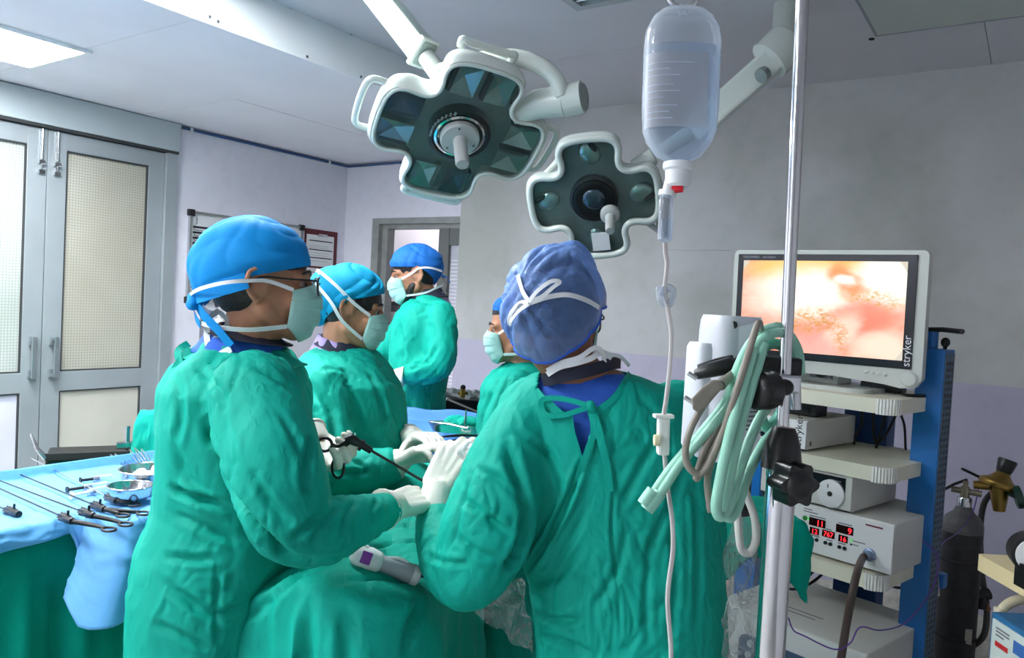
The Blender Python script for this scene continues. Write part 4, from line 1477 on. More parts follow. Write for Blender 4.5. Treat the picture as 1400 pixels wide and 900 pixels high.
# lever on top of the column
lz = pz1
MB().tube([CM(a0 + 0.03, b0 + 0.04, lz), CM(a0 + 0.03, b0 + 0.04, lz + 0.055)], 0.017, 16).build('lever_stem', M_blue, T, smooth=40)
MB().tube([CM(a0 + 0.012, b0 + 0.04, lz + 0.06), CM(a0 + 0.06, b0 + 0.04, lz + 0.063), CM(a0 + 0.118, b0 + 0.035, lz + 0.06)], [0.018, 0.018, 0.019], 14, flat=0.45).build('lever', M_blackm, T, smooth=40)
MB().ell(CM(a0 + 0.066, b0 + 0.05, lz + 0.022), (0.014, 0.014, 0.016)).tube([CM(a0 + 0.066, b0 + 0.05, lz), CM(a0 + 0.066, b0 + 0.05, lz + 0.02)], 0.006, 8).build('lever_catch', M_blackm, T, smooth=True)
MB().lathe([(0.012, 0), (0.012, 0.006), (0.006, 0.009)], CMX @ Matrix.Translation((a0 + 0.015, b0 + 0.02, lz)), 12).build('bolt', M_steel, T)

# ------------------------------------------------------------------ monitor
MA = math.radians(3.7)
mex = Vector((math.cos(MA), -math.sin(MA), 0))
mey = Vector((math.sin(MA), math.cos(MA), 0))
MY = 2.735
mc = ony(1124, 418, MY)
tl = math.radians(-2.0)
mup = (UP * math.cos(tl) + mey * math.sin(tl)).normalized()
mnr = mex.cross(mup)            # to the back
MO = basis(mc, mex, mup, mex.cross(mup))    # local z toward the viewer (right x up)
if (MO.to_3x3() @ Vector((0, 0, 1))).dot(CF) > 0:
    raise RuntimeError('monitor frame')
D = thing('monitor', 'widescreen surgical monitor showing a pink laparoscopic view', 'monitor', CM(-0.3, 0.2, shelf_z[1]))
M_bez = mat('pale_grey_monitor_shell', (198, 202, 196), 0.4, var=0.02)
M_bezb = mat('black_monitor_bezel', (24, 26, 36), 0.25, var=0.05)
Wm, Hm = 0.625, 0.37
out = rounded_rect(-Wm / 2, Wm / 2, -Hm / 2 - 0.05, Hm / 2, 0.025)
# lower edge swings down at the right
out2 = []
for (x, y) in rounded_rect(-Wm / 2, Wm / 2, -Hm / 2, Hm / 2, 0.022):
    out2.append((x, y))
low = [(Wm / 2, -Hm / 2 + 0.05), (Wm / 2, -Hm / 2 - 0.035), (Wm / 2 - 0.018, -Hm / 2 - 0.062), (Wm / 2 - 0.06, -Hm / 2 - 0.066), (Wm / 2 - 0.11, -Hm / 2 - 0.058), (0.05, -Hm / 2 - 0.047), (-Wm / 2 + 0.02, -Hm / 2 - 0.046), (-Wm / 2, -Hm / 2 - 0.03), (-Wm / 2, -Hm / 2 + 0.05)]
shape = chaikin(low[1:-1][::-1], 0)
top = rounded_rect(-Wm / 2, Wm / 2, 0, Hm / 2, 0.018)
shape = [p for p in top if p[1] > 0.05] + low[::-1][1:-1]
MB().prism(shape, -0.055, 0.0, MO).build('shell', M_bez, D, smooth=40)
bw = 0.022
MB().span((-Wm / 2 + 0.016, -Hm / 2 - 0.004, 0.0), (Wm / 2 - 0.03, Hm / 2 - 0.014, 0.004), MO, bevel=0.002).build('bezel', M_bezb, D)
sx0, sx1, sy0, sy1 = -Wm / 2 + 0.037, Wm / 2 - 0.058, -Hm / 2 + 0.022, Hm / 2 - 0.036


def screen_mat():
    m = bpy.data.materials.new('endoscope_picture')
    m.use_nodes = True
    N, L = m.node_tree.nodes, m.node_tree.links
    tc = N.new('ShaderNodeTexCoord')
    mp = N.new('ShaderNodeMapping')
    L.new(tc.outputs['UV'], mp.inputs['Vector'])

    def noise(sc, det=4, dist=0.6, off=0):
        n = N.new('ShaderNodeTexNoise')
        n.inputs['Scale'].default_value = sc; n.inputs['Detail'].default_value = det; n.inputs['Distortion'].default_value = dist
        a = N.new('ShaderNodeVectorMath'); a.operation = 'ADD'; a.inputs[1].default_value = (off, off * 0.7, off * 0.3)
        L.new(mp.outputs[0], a.inputs[0]); L.new(a.outputs[0], n.inputs['Vector'])
        return n

    def blob(cx, cy, rx, ry, rot=0.0, soft=1.0):
        s = N.new('ShaderNodeMapping'); s.vector_type = 'TEXTURE'
        s.inputs['Location'].default_value = (cx, cy, 0); s.inputs['Rotation'].default_value = (0, 0, rot); s.inputs['Scale'].default_value = (rx, ry, 1)
        nw = noise(5, 3, 0.4, cx * 7 + cy)
        d = N.new('ShaderNodeVectorMath'); d.operation = 'MULTIPLY_ADD'; d.inputs[1].default_value = (0.16, 0.16, 0); 
        L.new(nw.outputs['Color'], d.inputs[0]); L.new(mp.outputs[0], d.inputs[2])
        o_ = N.new('ShaderNodeVectorMath'); o_.operation = 'SUBTRACT'; o_.inputs[1].default_value = (0.08, 0.08, 0)
        L.new(d.outputs[0], o_.inputs[0])
        L.new(o_.outputs[0], s.inputs['Vector'])
        ln = N.new('ShaderNodeVectorMath'); ln.operation = 'LENGTH'
        fl = N.new('ShaderNodeVectorMath'); fl.operation = 'MULTIPLY'; fl.inputs[1].default_value = (1, 1, 0)
        L.new(s.outputs[0], fl.inputs[0]); L.new(fl.outputs[0], ln.inputs[0])
        mr = N.new('ShaderNodeMapRange'); mr.interpolation_type = 'SMOOTHSTEP'
        mr.inputs['From Min'].default_value = 1.0 + soft * 0.5; mr.inputs['From Max'].default_value = 1.0 - soft * 0.5
        L.new(ln.outputs['Value'], mr.inputs['Value'])
        return mr.outputs[0]

    def over(col, rgb, fac, k=1.0):
        x = N.new('ShaderNodeMix'); x.data_type = 'RGBA'
        mm = N.new('ShaderNodeMath'); mm.operation = 'MULTIPLY'; mm.inputs[1].default_value = k
        L.new(fac, mm.inputs[0]); L.new(mm.outputs[0], x.inputs[0])
        L.new(col, x.inputs[6]); x.inputs[7].default_value = lin(rgb)
        return x.outputs[2]
    n0 = noise(4, 6, 1.0)
    r0 = N.new('ShaderNodeValToRGB')
    e = r0.color_ramp.elements
    e[0].position, e[1].position = 0.35, 0.68
    e[0].color, e[1].color = lin((240, 150, 130)), lin((255, 205, 180))
    L.new(n0.outputs['Fac'], r0.inputs['Fac'])
    c = r0.outputs['Color']
    c = over(c, (255, 206, 120), blob(0.45, 0.93, 0.4, 0.2), 0.9)
    c = over(c, (255, 252, 236), blob(0.42, 0.66, 0.34, 0.26, 0.3), 1.0)
    c = over(c, (255, 253, 240), blob(0.9, 0.8, 0.2, 0.3), 1.0)
    c = over(c, (238, 150, 96), blob(0.66, 0.8, 0.08, 0.22, 0.2), 0.9)
    c = over(c, (255, 255, 245), blob(0.67, 0.8, 0.06, 0.06), 1.0)
    c = over(c, (240, 140, 118), blob(0.78, 0.42, 0.2, 0.16, 0.6), 0.9)
    c = over(c, (255, 225, 205), blob(0.62, 0.2, 0.08, 0.26, -0.4), 0.8)
    c = over(c, (252, 226, 205), blob(0.9, 0.12, 0.16, 0.14), 0.9)
    c = over(c, (244, 170, 160), blob(0.48, 0.12, 0.13, 0.16), 0.8)
    # yellow fibrous tissue
    nf = noise(26, 10, 1.2, 3)
    rf = N.new('ShaderNodeValToRGB')
    rf.color_ramp.elements[0].position, rf.color_ramp.elements[1].position = 0.42, 0.66
    rf.color_ramp.elements[0].color, rf.color_ramp.elements[1].color = (0, 0, 0, 1), (1, 1, 1, 1)
    L.new(nf.outputs['Fac'], rf.inputs['Fac'])
    for bl, rgb in ((blob(0.44, 0.36, 0.17, 0.13, 0.5), (206, 150, 60)), (blob(0.84, 0.6, 0.16, 0.08, -0.2), (208, 160, 80)), (blob(0.62, 0.25, 0.05, 0.22, 0.3), (214, 150, 90))):
        mm = N.new('ShaderNodeMath'); mm.operation = 'MULTIPLY'
        L.new(bl, mm.inputs[0]); L.new(rf.outputs['Color'], mm.inputs[1])
        c = over(c, rgb, mm.outputs[0], 0.85)
    # round picture edge: grey corners
    s = N.new('ShaderNodeMapping'); s.vector_type = 'TEXTURE'
    s.inputs['Location'].default_value = (0.5, 0.5, 0); s.inputs['Scale'].default_value = (0.56, 0.86, 1)
    L.new(mp.outputs[0], s.inputs['Vector'])
    fl = N.new('ShaderNodeVectorMath'); fl.operation = 'MULTIPLY'; fl.inputs[1].default_value = (1, 1, 0)
    L.new(s.outputs[0], fl.inputs[0])
    ln = N.new('ShaderNodeVectorMath'); ln.operation = 'LENGTH'; L.new(fl.outputs[0], ln.inputs[0])
    g = N.new('ShaderNodeMath'); g.operation = 'GREATER_THAN'; g.inputs[1].default_value = 1.0
    L.new(ln.outputs['Value'], g.inputs[0])
    c = over(c, (212, 204, 190), g.outputs[0], 1.0)
    em = N.new('ShaderNodeEmission'); em.inputs['Strength'].default_value = 1.15
    L.new(c, em.inputs['Color'])
    L.new(em.outputs[0], N['Material Output'].inputs['Surface'])
    return m


sm = MB().add([MO @ Vector(p) for p in ((sx0, sy0, 0.0052), (sx1, sy0, 0.0052), (sx1, sy1, 0.0052), (sx0, sy1, 0.0052))], [(0, 1, 2, 3)])
so = sm.build('screen', screen_mat(), D)
uv = so.data.uv_layers.new(name='UVMap')
for lp in so.data.loops:
    q = MO.inverted() @ so.data.vertices[lp.vertex_index].co
    uv.data[lp.index].uv = ((q.x - sx0) / (sx1 - sx0), (q.y - sy0) / (sy1 - sy0))
lettering('VISIONPRO', 0.0115, MO @ Matrix.Translation((-Wm / 2 + 0.034, Hm / 2 - 0.028, 0.0042)), mat('bezel_lettering', (150, 154, 164), 0.5), D)
lettering('LED DISPLAY', 0.008, MO @ Matrix.Translation((-Wm / 2 + 0.104, Hm / 2 - 0.0275, 0.0042)), mat('bezel_lettering', (150, 154, 164), 0.5), D)
lettering('stryker', 0.034, MO @ Matrix.Translation((Wm / 2 - 0.036, -Hm / 2 + 0.004, 0.0042)) @ Matrix.Rotation(PI / 2, 4, 'Z'), mat('logo_white', (226, 228, 232), 0.5), D)
for k in range(4):
    MB().lathe([(0.006, 0.0), (0.006, 0.003), (0.003, 0.0045)], MO @ Matrix.Translation((0.17 + k * 0.019 - 0.02, -Hm / 2 - 0.024 - k * 0.0012, 0)), 12).build('button', M_bez, D, smooth=40)
MB().lathe([(0.024, 0.0), (0.024, 0.012), (0.02, 0.016), (0.008, 0.016)], MO @ Matrix.Translation((Wm / 2 - 0.035, -Hm / 2 - 0.034, 0)), 24).build('dial', M_bez, D, smooth=40)
# stand: perforated pedestal and flat foot
sc = CM(-0.36, 0.2, shelf_z[1])
sm_ = CMX @ Matrix.Translation((-0.33, 0.22, shelf_z[1]))
ped = MB().box((0, 0, 0.057), (0.14, 0.10, 0.085), sm_, bevel=0.004).build('pedestal', M_bez, D)
MB().box((0.01, -0.051, 0.062), (0.085, 0.004, 0.062), sm_).build('grille', M_screw, D)
MB().lathe([(0.03, 0), (0.03, 0.003), (0.022, 0.003)], sm_ @ Matrix.Translation((0.01, -0.052, 0.062)) @ Matrix.Rotation(PI / 2, 4, 'X'), 20).build('speaker', M_black, D)
MB().prism(rounded_rect(-0.2, 0.2, -0.14, 0.14, 0.06), 0.0, 0.014, sm_).build('foot', M_bez, D, smooth=40)
mb_ = MB()
mb_.tube([sm_ @ Vector((0, 0.0, 0.09)), MO @ Vector((-0.05, -0.1, -0.045))], 0.035, 16)
mb_.build('neck', M_bez, D, smooth=40)

# black power brick and cables on and under the top shelf
t = thing('power_brick', 'black power adapter lying under the monitor on top shelf', 'power adapter', CM(-0.15, 0.25, shelf_z[1]))
MB().box((-0.15, 0.27, shelf_z[1] + 0.017), (0.13, 0.06, 0.03), CMX, bevel=0.004).build('brick', M_black, t)
MB().tube([CM(-0.09, 0.26, shelf_z[1] + 0.015), CM(-0.05, 0.2, shelf_z[1] + 0.006), CM(-0.01, 0.22, shelf_z[1] + 0.006), CM(0.0, 0.3, shelf_z[1] + 0.006)], 0.005, 8, smooth=6).build('cord', M_blackm, t, smooth=True)


def pcable(name, label, pts, r=0.0045, m=None):
    o = MB().tube([P(*p) for p in pts], r, 8, smooth=7).build(name, m or M_blackm, None, smooth=True)
    return tag(o, label, 'cable')


pcable('black_cable', 'thin black cable hanging left under the trolley top shelf', [(1178, 555, 2.78), (1178, 580, 2.78), (1168, 600, 2.8), (1170, 620, 2.8)])
pcable('black_cable', 'looped black cable in the middle behind the second shelf', [(1194, 556, 2.75), (1194, 580, 2.75), (1197, 606, 2.75), (1204, 590, 2.75), (1210, 566, 2.75), (1204, 556, 2.75)])
pcable('black_cable', 'black cable crossing diagonally behind the second shelf', [(1228, 560, 2.74), (1214, 590, 2.74), (1198, 612, 2.74), (1200, 640, 2.78), (1210, 680, 2.8), (1222, 700, 2.8)])
pcable('black_cable', 'black cable hanging beside the blue column behind second shelf', [(1228, 560, 2.73), (1236, 580, 2.73), (1238, 610, 2.74), (1238, 640, 2.76), (1226, 658, 2.78), (1204, 668, 2.8)])
pcable('black_cable', 'black cables drooping below the console shelf at the left', [(1060, 790, 2.75), (1090, 796, 2.75), (1112, 780, 2.75), (1112, 760, 2.75)], 0.006)
pcable('black_cable', 'black cable drooping lower below the left of console shelf', [(1060, 800, 2.72), (1085, 806, 2.72), (1108, 798, 2.74), (1130, 780, 2.8)], 0.005)
pcable('black_cable', 'black cable below console shelf running to the blue column', [(1180, 798, 2.75), (1182, 790, 2.74), (1205, 796, 2.7), (1228, 804, 2.66), (1245, 800, 2.66)], 0.005)
pcable('black_cable', 'thin black cable hanging left of the camera console', [(1050, 630, 2.7), (1043, 650, 2.7), (1046, 690, 2.7), (1050, 720, 2.7)], 0.004)

# ------------------------------------------------------------------ consoles
M_con = mat('light_grey_console', (206, 206, 200), 0.45, var=0.03)
M_cons = mat('console_side_grey', (170, 170, 164), 0.5, var=0.04)
M_conw = mat('white_console_front', (226, 228, 228), 0.4, var=0.02)
M_log = mat('logo_black', (18, 18, 20), 0.5)


def console(name, label, a0, a1, b0, b1, z0, z1, front_m=M_conw, yaw=0.0):
    t = thing(name, label, 'console', CM((a0 + a1) / 2, (b0 + b1) / 2, z0))
    Mx = CMX
    if yaw:
        c = Vector(((a0 + a1) / 2, (b0 + b1) / 2, 0))
        Mx = CMX @ Matrix.Translation(c) @ Matrix.Rotation(yaw, 4, 'Z') @ Matrix.Translation(-c)
    MB().span((a0, b0, z0 + 0.008), (a1, b1, z1), Mx, bevel=0.004).build('case', M_con, t)
    MB().span((a0 + 0.002, b0 - 0.006, z0 + 0.010), (a1 - 0.002, b0 - 0.0005, z1 - 0.003), Mx, bevel=0.002).build('front_panel', front_m, t)
    for a in (a0 + 0.03, a1 - 0.03):
        for b in (b0 + 0.03, b1 - 0.03):
            MB().lathe([(0.012, z0 + 0.0005), (0.012, z0 + 0.0085)], Mx @ Matrix.Translation((a, b, 0)), 12).build('foot', M_blackm, t)
    F = Mx @ basis((a0, b0 - 0.0062, z0), (1, 0, 0), (0, 0, 1), (0, -1, 0))   # panel frame: x right, y up from lower left
    return t, F, Mx


# camera console with vertical logo
z2 = shelf_z[2]
t, F, Mx = console('camera_console', 'grey camera control box with vertical black logo on second shelf', -0.56, -0.278, 0.02, 0.36, z2, z2 + 0.105)
MB().span((0.228, 0.012, 0), (0.281, 0.098, 0.002), F).build('logo_plate', mat('white_logo_plate', (236, 238, 238), 0.4), t)
lettering('stryker', 0.036, F @ Matrix.Translation((0.267, 0.018, 0.0022)) @ Matrix.Rotation(PI / 2, 4, 'Z'), M_log, t)
MB().span((0.02, 0.03, 0), (0.2, 0.085, 0.002), F).build('display', M_bezb, t)
MB().span((-0.2779, 0.04, z2 + 0.02), (-0.2768, 0.05, z2 + 0.035), Mx).build('side_vent', M_screw, t)
# small black box on top of the camera console
t = thing('black_box', 'small black box standing on top of the camera console', 'box', CM(-0.42, 0.15, z2 + 0.105))
MB().box((-0.36, 0.17, z2 + 0.1255), (0.1, 0.08, 0.04), CMX, bevel=0.004).build('body', M_black, t)
MB().box((-0.36, 0.127, z2 + 0.1255), (0.06, 0.006, 0.02), CMX, bevel=0.002).build('plate', M_bezb, t)

# insufflator on third shelf
z3 = shelf_z[3]
ti, FI, MxI = console('insufflator', 'white gas insufflator with red digit displays on lower shelf', -0.43, 0.02, 0.03, 0.40, z3, z3 + 0.165)
M_dis = mat('dark_red_display', (40, 6, 10), 0.2)
M_digit = mat('lit_red_digit', (255, 40, 50), 0.5, emit=2.2)
M_green = mat('lit_green_lamp', (80, 210, 90), 0.4, emit=0.7)


def display(cx, cy, w, h, s, sz):
    d = MB().span((cx - w / 2, cy - h / 2, 0), (cx + w / 2, cy + h / 2, 0.002), FI).build('display_window', M_dis, ti)
    lettering(s, sz, FI @ Matrix.Translation((cx + w / 2 - 0.004, cy - sz * 0.36, 0.0022)), M_digit, d, name='digits', align='RIGHT')


for (cx, cy, w, h, s, sz) in ((0.205, 0.112, 0.056, 0.026, '11', 0.027), (0.297, 0.112, 0.056, 0.026, '9', 0.027), (0.197, 0.082, 0.032, 0.022, '12', 0.022), (0.245, 0.084, 0.042, 0.022, '767', 0.022), (0.294, 0.082, 0.03, 0.022, '16', 0.022), (0.15, 0.084, 0.02, 0.02, '1', 0.02)):
    display(cx, cy, w, h, s, sz)
for (cx, cy) in ((0.19, 0.055), (0.207, 0.055), (0.237, 0.054), (0.254, 0.054), (0.284, 0.053), (0.301, 0.053)):
    MB().lathe([(0.0062, 0), (0.0062, 0.003), (0.003, 0.0042)], FI @ Matrix.Translation((cx, cy, 0)), 14).build('button', M_black, ti, smooth=40)
for (cx, cy, r_) in ((0.162, 0.117, 0.008), (0.157, 0.055, 0.0095)):
    MB().lathe([(r_, 0), (r_, 0.003), (r_ * 0.6, 0.0045)], FI @ Matrix.Translation((cx, cy, 0)), 16).build('green_button', mat('green_button', (30, 130, 50), 0.4), ti, smooth=40)
for (cx, cy, g) in ((0.174, 0.117, 1), (0.173, 0.055, 1), (0.321, 0.084, 1), (0.321, 0.071, 0)):
    MB().lathe([(0.0035, 0), (0.0035, 0.0015), (0.001, 0.002)], FI @ Matrix.Translation((cx, cy, 0)), 10).build('indicator', M_green if g else M_black, ti)
MB().span((0.362, 0.143, 0), (0.415, 0.148, 0.0012), FI).build('maker_strip', mat('maroon_strip', (110, 30, 50), 0.5), ti)
for (cx, cy, w) in ((0.17, 0.148, 0.03), (0.18, 0.14, 0.05), (0.205, 0.130, 0.055), (0.297, 0.130, 0.045), (0.245, 0.099, 0.02), (0.2, 0.066, 0.03), (0.25, 0.065, 0.02), (0.29, 0.065, 0.025), (0.345, 0.084, 0.04), (0.335, 0.072, 0.018)):
    MB().span((cx - w / 2, cy - 0.0016, 0), (cx + w / 2, cy + 0.0016, 0.0008), FI).build('print_line', mat('grey_print', (120, 120, 126), 0.8), ti)
MB().lathe([(0.02, 0), (0.02, 0.006), (0.015, 0.008), (0.0135, 0.026), (0.010, 0.027)], FI @ Matrix.Translation((0.38, 0.055, 0)), 20).build('gas_port', mat('blue_grey_port', (130, 146, 176), 0.35, metal=0.5), ti, smooth=40)
h0 = FI @ Vector((0.38, 0.055, 0.025))
hs = MB().tube([h0, FI @ Vector((0.38, 0.05, 0.05)), P(1170, 790, 2.2), P(1158, 850, 2.18), P(1150, 900, 2.16), P(1140, 960, 2.15), P(1120, 1030, 2.2)], 0.011, 12, smooth=8).build('gas_hose', mat('brown_gas_hose', (72, 58, 52), 0.5), None, smooth=True)
tag(hs, 'thick brown gas hose hanging from the insufflator port', 'hose')

# light source standing on the insufflator
z31 = z3 + 0.165
t, F, Mx = console('light_source', 'grey cold light source with round white dial on the insufflator', -0.435, -0.112, 0.02, 0.34, z31, z31 + 0.125, M_con)
MB().span((0.02, 0.066, 0), (0.30, 0.112, 0.0015), F).build('black_strip', M_bezb, t)
dl = MB().lathe([(0.045, 0), (0.045, 0.008), (0.043, 0.0095)], F @ Matrix.Translation((0.255, 0.055, 0)), 36).build('dial', mat('white_dial', (232, 234, 234), 0.35), t, smooth=40)
MB().lathe([(0.008, 0.0095), (0.008, 0.0125), (0.004, 0.014)], F @ Matrix.Translation((0.255, 0.055, 0)), 16).build('dial_hub', M_blackm, dl, smooth=40)
MB().box((0.247, 0.079, 0.0102), (0.003, 0.012, 0.001), F).build('dial_mark', M_log, dl)
for cx in (0.135, 0.15):
    MB().lathe([(0.005, 0), (0.005, 0.004)], F @ Matrix.Translation((cx, 0.083, 0.0015)), 12).build('knob', M_con, t)
for cx, w in ((0.06, 0.05), (0.27, 0.03)):
    MB().span((cx - w / 2, 0.096, 0.0015), (cx + w / 2, 0.1005, 0.0022), F).build('print_line', mat('grey_print', (120, 120, 126)), t)

# electrosurgical generator on the lowest shelf
z4 = shelf_z[4]
t, F, Mx = console('generator', 'large rounded off-white generator with blue control panel on lowest shelf', -0.5, 0.015, -0.09, 0.36, z4, z4 + 0.31, M_conw)
MB().prism(rounded_rect(0.09, 0.44, 0.06, 0.23, 0.03), 0, 0.003, F).build('control_panel', mat('slate_blue_panel', (76, 104, 132), 0.35), t, smooth=40)
MB().span((0.19, 0.08, 0.003), (0.33, 0.19, 0.005), F).build('display', mat('dark_display', (22, 22, 34), 0.15), t)
for (cx, cy) in ((0.135, 0.205), (0.13, 0.165), (0.385, 0.13), (0.12, 0.12)):
    MB().lathe([(0.012, 0.003), (0.012, 0.008), (0.008, 0.009), (0.006, 0.005)], F @ Matrix.Translation((cx, cy, 0)), 16).build('socket', mat('pale_socket', (196, 204, 210), 0.35), t, smooth=40)
for k in range(2):
    MB().span((-0.36 + 0.012 * k, 0.02 + 0.03 * k, z4 + 0.31), (-0.21 + 0.012 * k, 0.026 + 0.03 * k, z4 + 0.3106), Mx).build('print_line', mat('grey_print', (120, 120, 126)), t)
tag(MB().tube([P(1262, 740, 2.42), P(1282, 762, 2.42), P(1274, 806, 2.42), P(1240, 850, 2.3), P(1205, 862, 2.18), P(1176, 858, 2.15), P(1162, 880, 2.15), P(1140, 888, 2.15), P(1100, 870, 2.15), P(1085, 862, 2.15), P(1078, 845, 2.15)], 0.0022, 6, smooth=8).build('violet_lead', mat('violet_lead', (96, 62, 150), 0.5), None, smooth=True), 'thin violet electrode lead draped across the off-white generator', 'cable')
tag(MB().tube([P(1338, 668, 3.25), P(1330, 700, 3.15), P(1312, 726, 3.1), P(1290, 742, 2.9), P(1284, 760, 2.7), P(1282, 812, 2.6)], 0.0022, 6, smooth=8).build('violet_lead', mat('violet_lead', (96, 62, 150)), None, smooth=True), 'thin violet lead hanging over the black gas cylinder', 'cable')

# ------------------------------------------------------------------ gas cylinder
CD = 3.25
cyl = P(1313, 760, CD)
GC = thing('gas_cylinder', 'scuffed black gas cylinder with silver neck beside the blue column', 'gas cylinder', (cyl.x, cyl.y, 0))
GM = Matrix.Translation((cyl.x, cyl.y, 0))
zsh = P(1320, 716, CD).z
zn = P(1321, 690, CD).z
M_cyl = mat('scuffed_black_steel', (22, 22, 24), 0.45, var=0.5, vscale=30, rgb2=(44, 44, 46), bump=0.1, bscale=60)
M_cylg = mat('grey_shoulder_paint', (92, 92, 92), 0.5, var=0.25, vscale=25)
MB().lathe([(0.07, 0.0), (0.078, 0.01), (0.078, zsh - 0.02)], GM, 28).build('body', M_cyl, GC, smooth=40)
MB().lathe([(0.0782, zsh - 0.03), (0.0775, zsh), (0.066, zsh + 0.028), (0.04, zsh + 0.05), (0.028, zn - 0.005), (0.027, zn + 0.0)], GM, 28).build('shoulder', M_cylg, GC, smooth=40)
MB().lathe([(0.028, zn - 0.01), (0.028, zn + 0.028), (0.024, zn + 0.034)], GM, 20).build('neck_ring', M_steel, GC, smooth=40)
MB().lathe([(0.018, zn + 0.03), (0.018, zn + 0.075), (0.010, zn + 0.08), (0.010, zn + 0.1)], GM, 14).tube([GM @ Vector((-0.05, 0, zn + 0.058)), GM @ Vector((0.06, 0, zn + 0.056))], 0.013, 12).build('valve', mat('worn_brass_grey', (150, 140, 120), 0.35, metal=0.8), GC, smooth=40)
MB().tube([P(1288, 671, CD), P(1305, 662, CD), P(1322, 656, CD)], 0.006, 8).tube([P(1315, 641, CD - .02), P(1340, 653, CD - .02), P(1372, 669, CD - .02)], 0.0055, 8).build('spanner', M_blackm, GC, smooth=40)
MB().box((0.04, -0.06, 0.33), (0.05, 0.012, 0.06), GM).build('torn_sticker', mat('dirty_sticker', (150, 148, 136), 0.7), GC)
for z in (0.62, 0.3):
    MB().lathe([(0.0795, z), (0.081, z + 0.006), (0.0795, z + 0.012)], GM, 28).build('chain_band', M_blackm, GC, smooth=40)
RG = thing('gas_regulator', 'brass pressure regulator with black knob screwed to gas cylinder', 'regulator', P(1365, 668, CD - 0.03))
M_brass = mat('tarnished_brass', (150, 122, 62), 0.32, metal=0.9, var=0.15)
RM = basis(P(1366, 662, CD - 0.05), *frame_of((P(1378, 630, CD - .05) - P(1366, 662, CD - 0.05))), (P(1378, 630, CD - .05) - P(1366, 662, CD - 0.05)).normalized())
MB().lathe([(0.028, -0.03), (0.03, -0.02), (0.072, -0.018), (0.076, -0.008), (0.076, 0.002), (0.07, 0.01), (0.045, 0.022), (0.03, 0.04), (0.026, 0.05)], RM, 28).build('bonnet', M_brass, RG, smooth=40)
MB().tube([P(1366, 668, CD - .05), P(1366, 684, CD - .05), P(1366, 699, CD - .05)], [0.034, 0.03, 0.022], 16).build('outlet_body', M_brass, RG, smooth=40)
MB().tube([P(1331, 663, CD - .02), P(1352, 664, CD - .04)], [0.017, 0.02], 12).build('inlet_nut', M_brass, RG, smooth=40)
MB().lathe([(0.026, 0.048), (0.03, 0.06), (0.036, 0.1), (0.034, 0.106), (0.02, 0.107)], RM, 20).build('adjusting_knob', M_black, RG, smooth=40)
gp = P(1392, 680, CD - .12)
MB().lathe([(0.045, -0.012), (0.047, 0), (0.045, 0.014)], basis(gp, *frame_of((GR * 0.7 - GF * 0.3 + UP * 0.25).normalized()), (GR * 0.7 - GF * 0.3 + UP * 0.25).normalized()), 24).tube([P(1375, 672, CD - .06), gp], 0.012, 10).build('gauge', mat('dark_green_gauge', (28, 60, 48), 0.35), RG, smooth=40)
tag(MB().tube([P(1358, 672, CD), P(1345, 690, CD + .04), P(1340, 730, CD + .05), P(1343, 790, CD + .05), P(1349, 830, CD + .02), P(1346, 866, CD), P(1333, 882, CD + 0.03), P(1322, 884, CD + .07)], 0.012, 8, smooth=7).build('regulator_hose', mat('dark_rubber_hose', (58, 58, 56), 0.6), None, smooth=True), 'dark rubber hose hanging from the regulator beside cylinder', 'hose')
t = thing('hose_tap', 'black tap fitting on hose right of the gas cylinder', 'valve', P(1344, 815, CD))
MB().tube([P(1330, 816, CD), P(1352, 812, CD)], [0.018, 0.024], 12).tube([P(1342, 808, CD), P(1343, 832, CD)], 0.02, 10).build('tap_body', M_blackm, t, smooth=40)
MB().tube([P(1347, 826, CD), P(1351, 834, CD)], 0.012, 10).build('copper_nut', mat('copper_nut', (150, 96, 70), 0.4, metal=0.8), t, smooth=40)
# dirty rag and clutter behind the blue column
t = thing('column_bracket', 'small blue bracket clipped to side of the blue column', 'bracket', P(1281, 790, 2.6))
MB().box((0, 0, 0), (0.05, 0.04, 0.05), basis(P(1282, 792, 2.68), cex, cey, UP), bevel=0.004).build('block', M_blue, t)
MB().tube([P(1282, 782, 2.66), P(1283, 815, 2.66)], 0.005, 8).build('pin', M_steel, t)

# ------------------------------------------------------------------ cream side trolley and blue machine at the right edge
TD = thing('cream_trolley', 'cream topped trolley with bent tube frame at right edge', 'trolley', P(1440, 1000, 1.95))
ctz = P(1336, 757, 2.05).z
pA = onz(1336, 757, ctz)
tx, ty = -GF, GR
TM = basis(pA, tx, ty, UP)
M_crt = mat('cream_table_laminate', (232, 214, 166), 0.4, var=0.03)
MB().prism(rounded_rect(0, 0.62, 0.0, 0.44, 0.01), -0.042, 0.0, TM).build('table_top', M_crt, TD, smooth=40)
M_crtu = mat('cream_tube', (226, 214, 182), 0.35)
for a in (0.06, 0.56):
    MB().tube([TM @ Vector((a, 0.03, -pA.z + 0.05)), TM @ Vector((a, 0.03, -0.2)), TM @ Vector((a, 0.035, -0.13)), TM @ Vector((a, 0.085, -0.095)), TM @ Vector((a, 0.2, -0.092)), TM @ Vector((a, 0.34, -0.092)), TM @ Vector((a, 0.395, -0.13)), TM @ Vector((a, 0.41, -0.2)), TM @ Vector((a, 0.41, -pA.z + 0.05))], 0.0125, 12, smooth=8).build('leg_frame', M_crtu, TD, smooth=True)
    for b in (0.03, 0.41):
        MB().lathe([(0.03, -0.012), (0.033, 0), (0.03, 0.012)], TM @ Matrix.Translation((a, b, -pA.z + 0.033)) @ Matrix.Rotation(PI / 2, 4, 'X'), 16).build('castor', M_black, TD, smooth=40)
    for b in (0.12, 0.32):
        MB().tube([TM @ Vector((a, b, -0.092)), TM @ Vector((a, b, -0.04))], 0.008, 8).build('support_peg', M_crtu, TD)
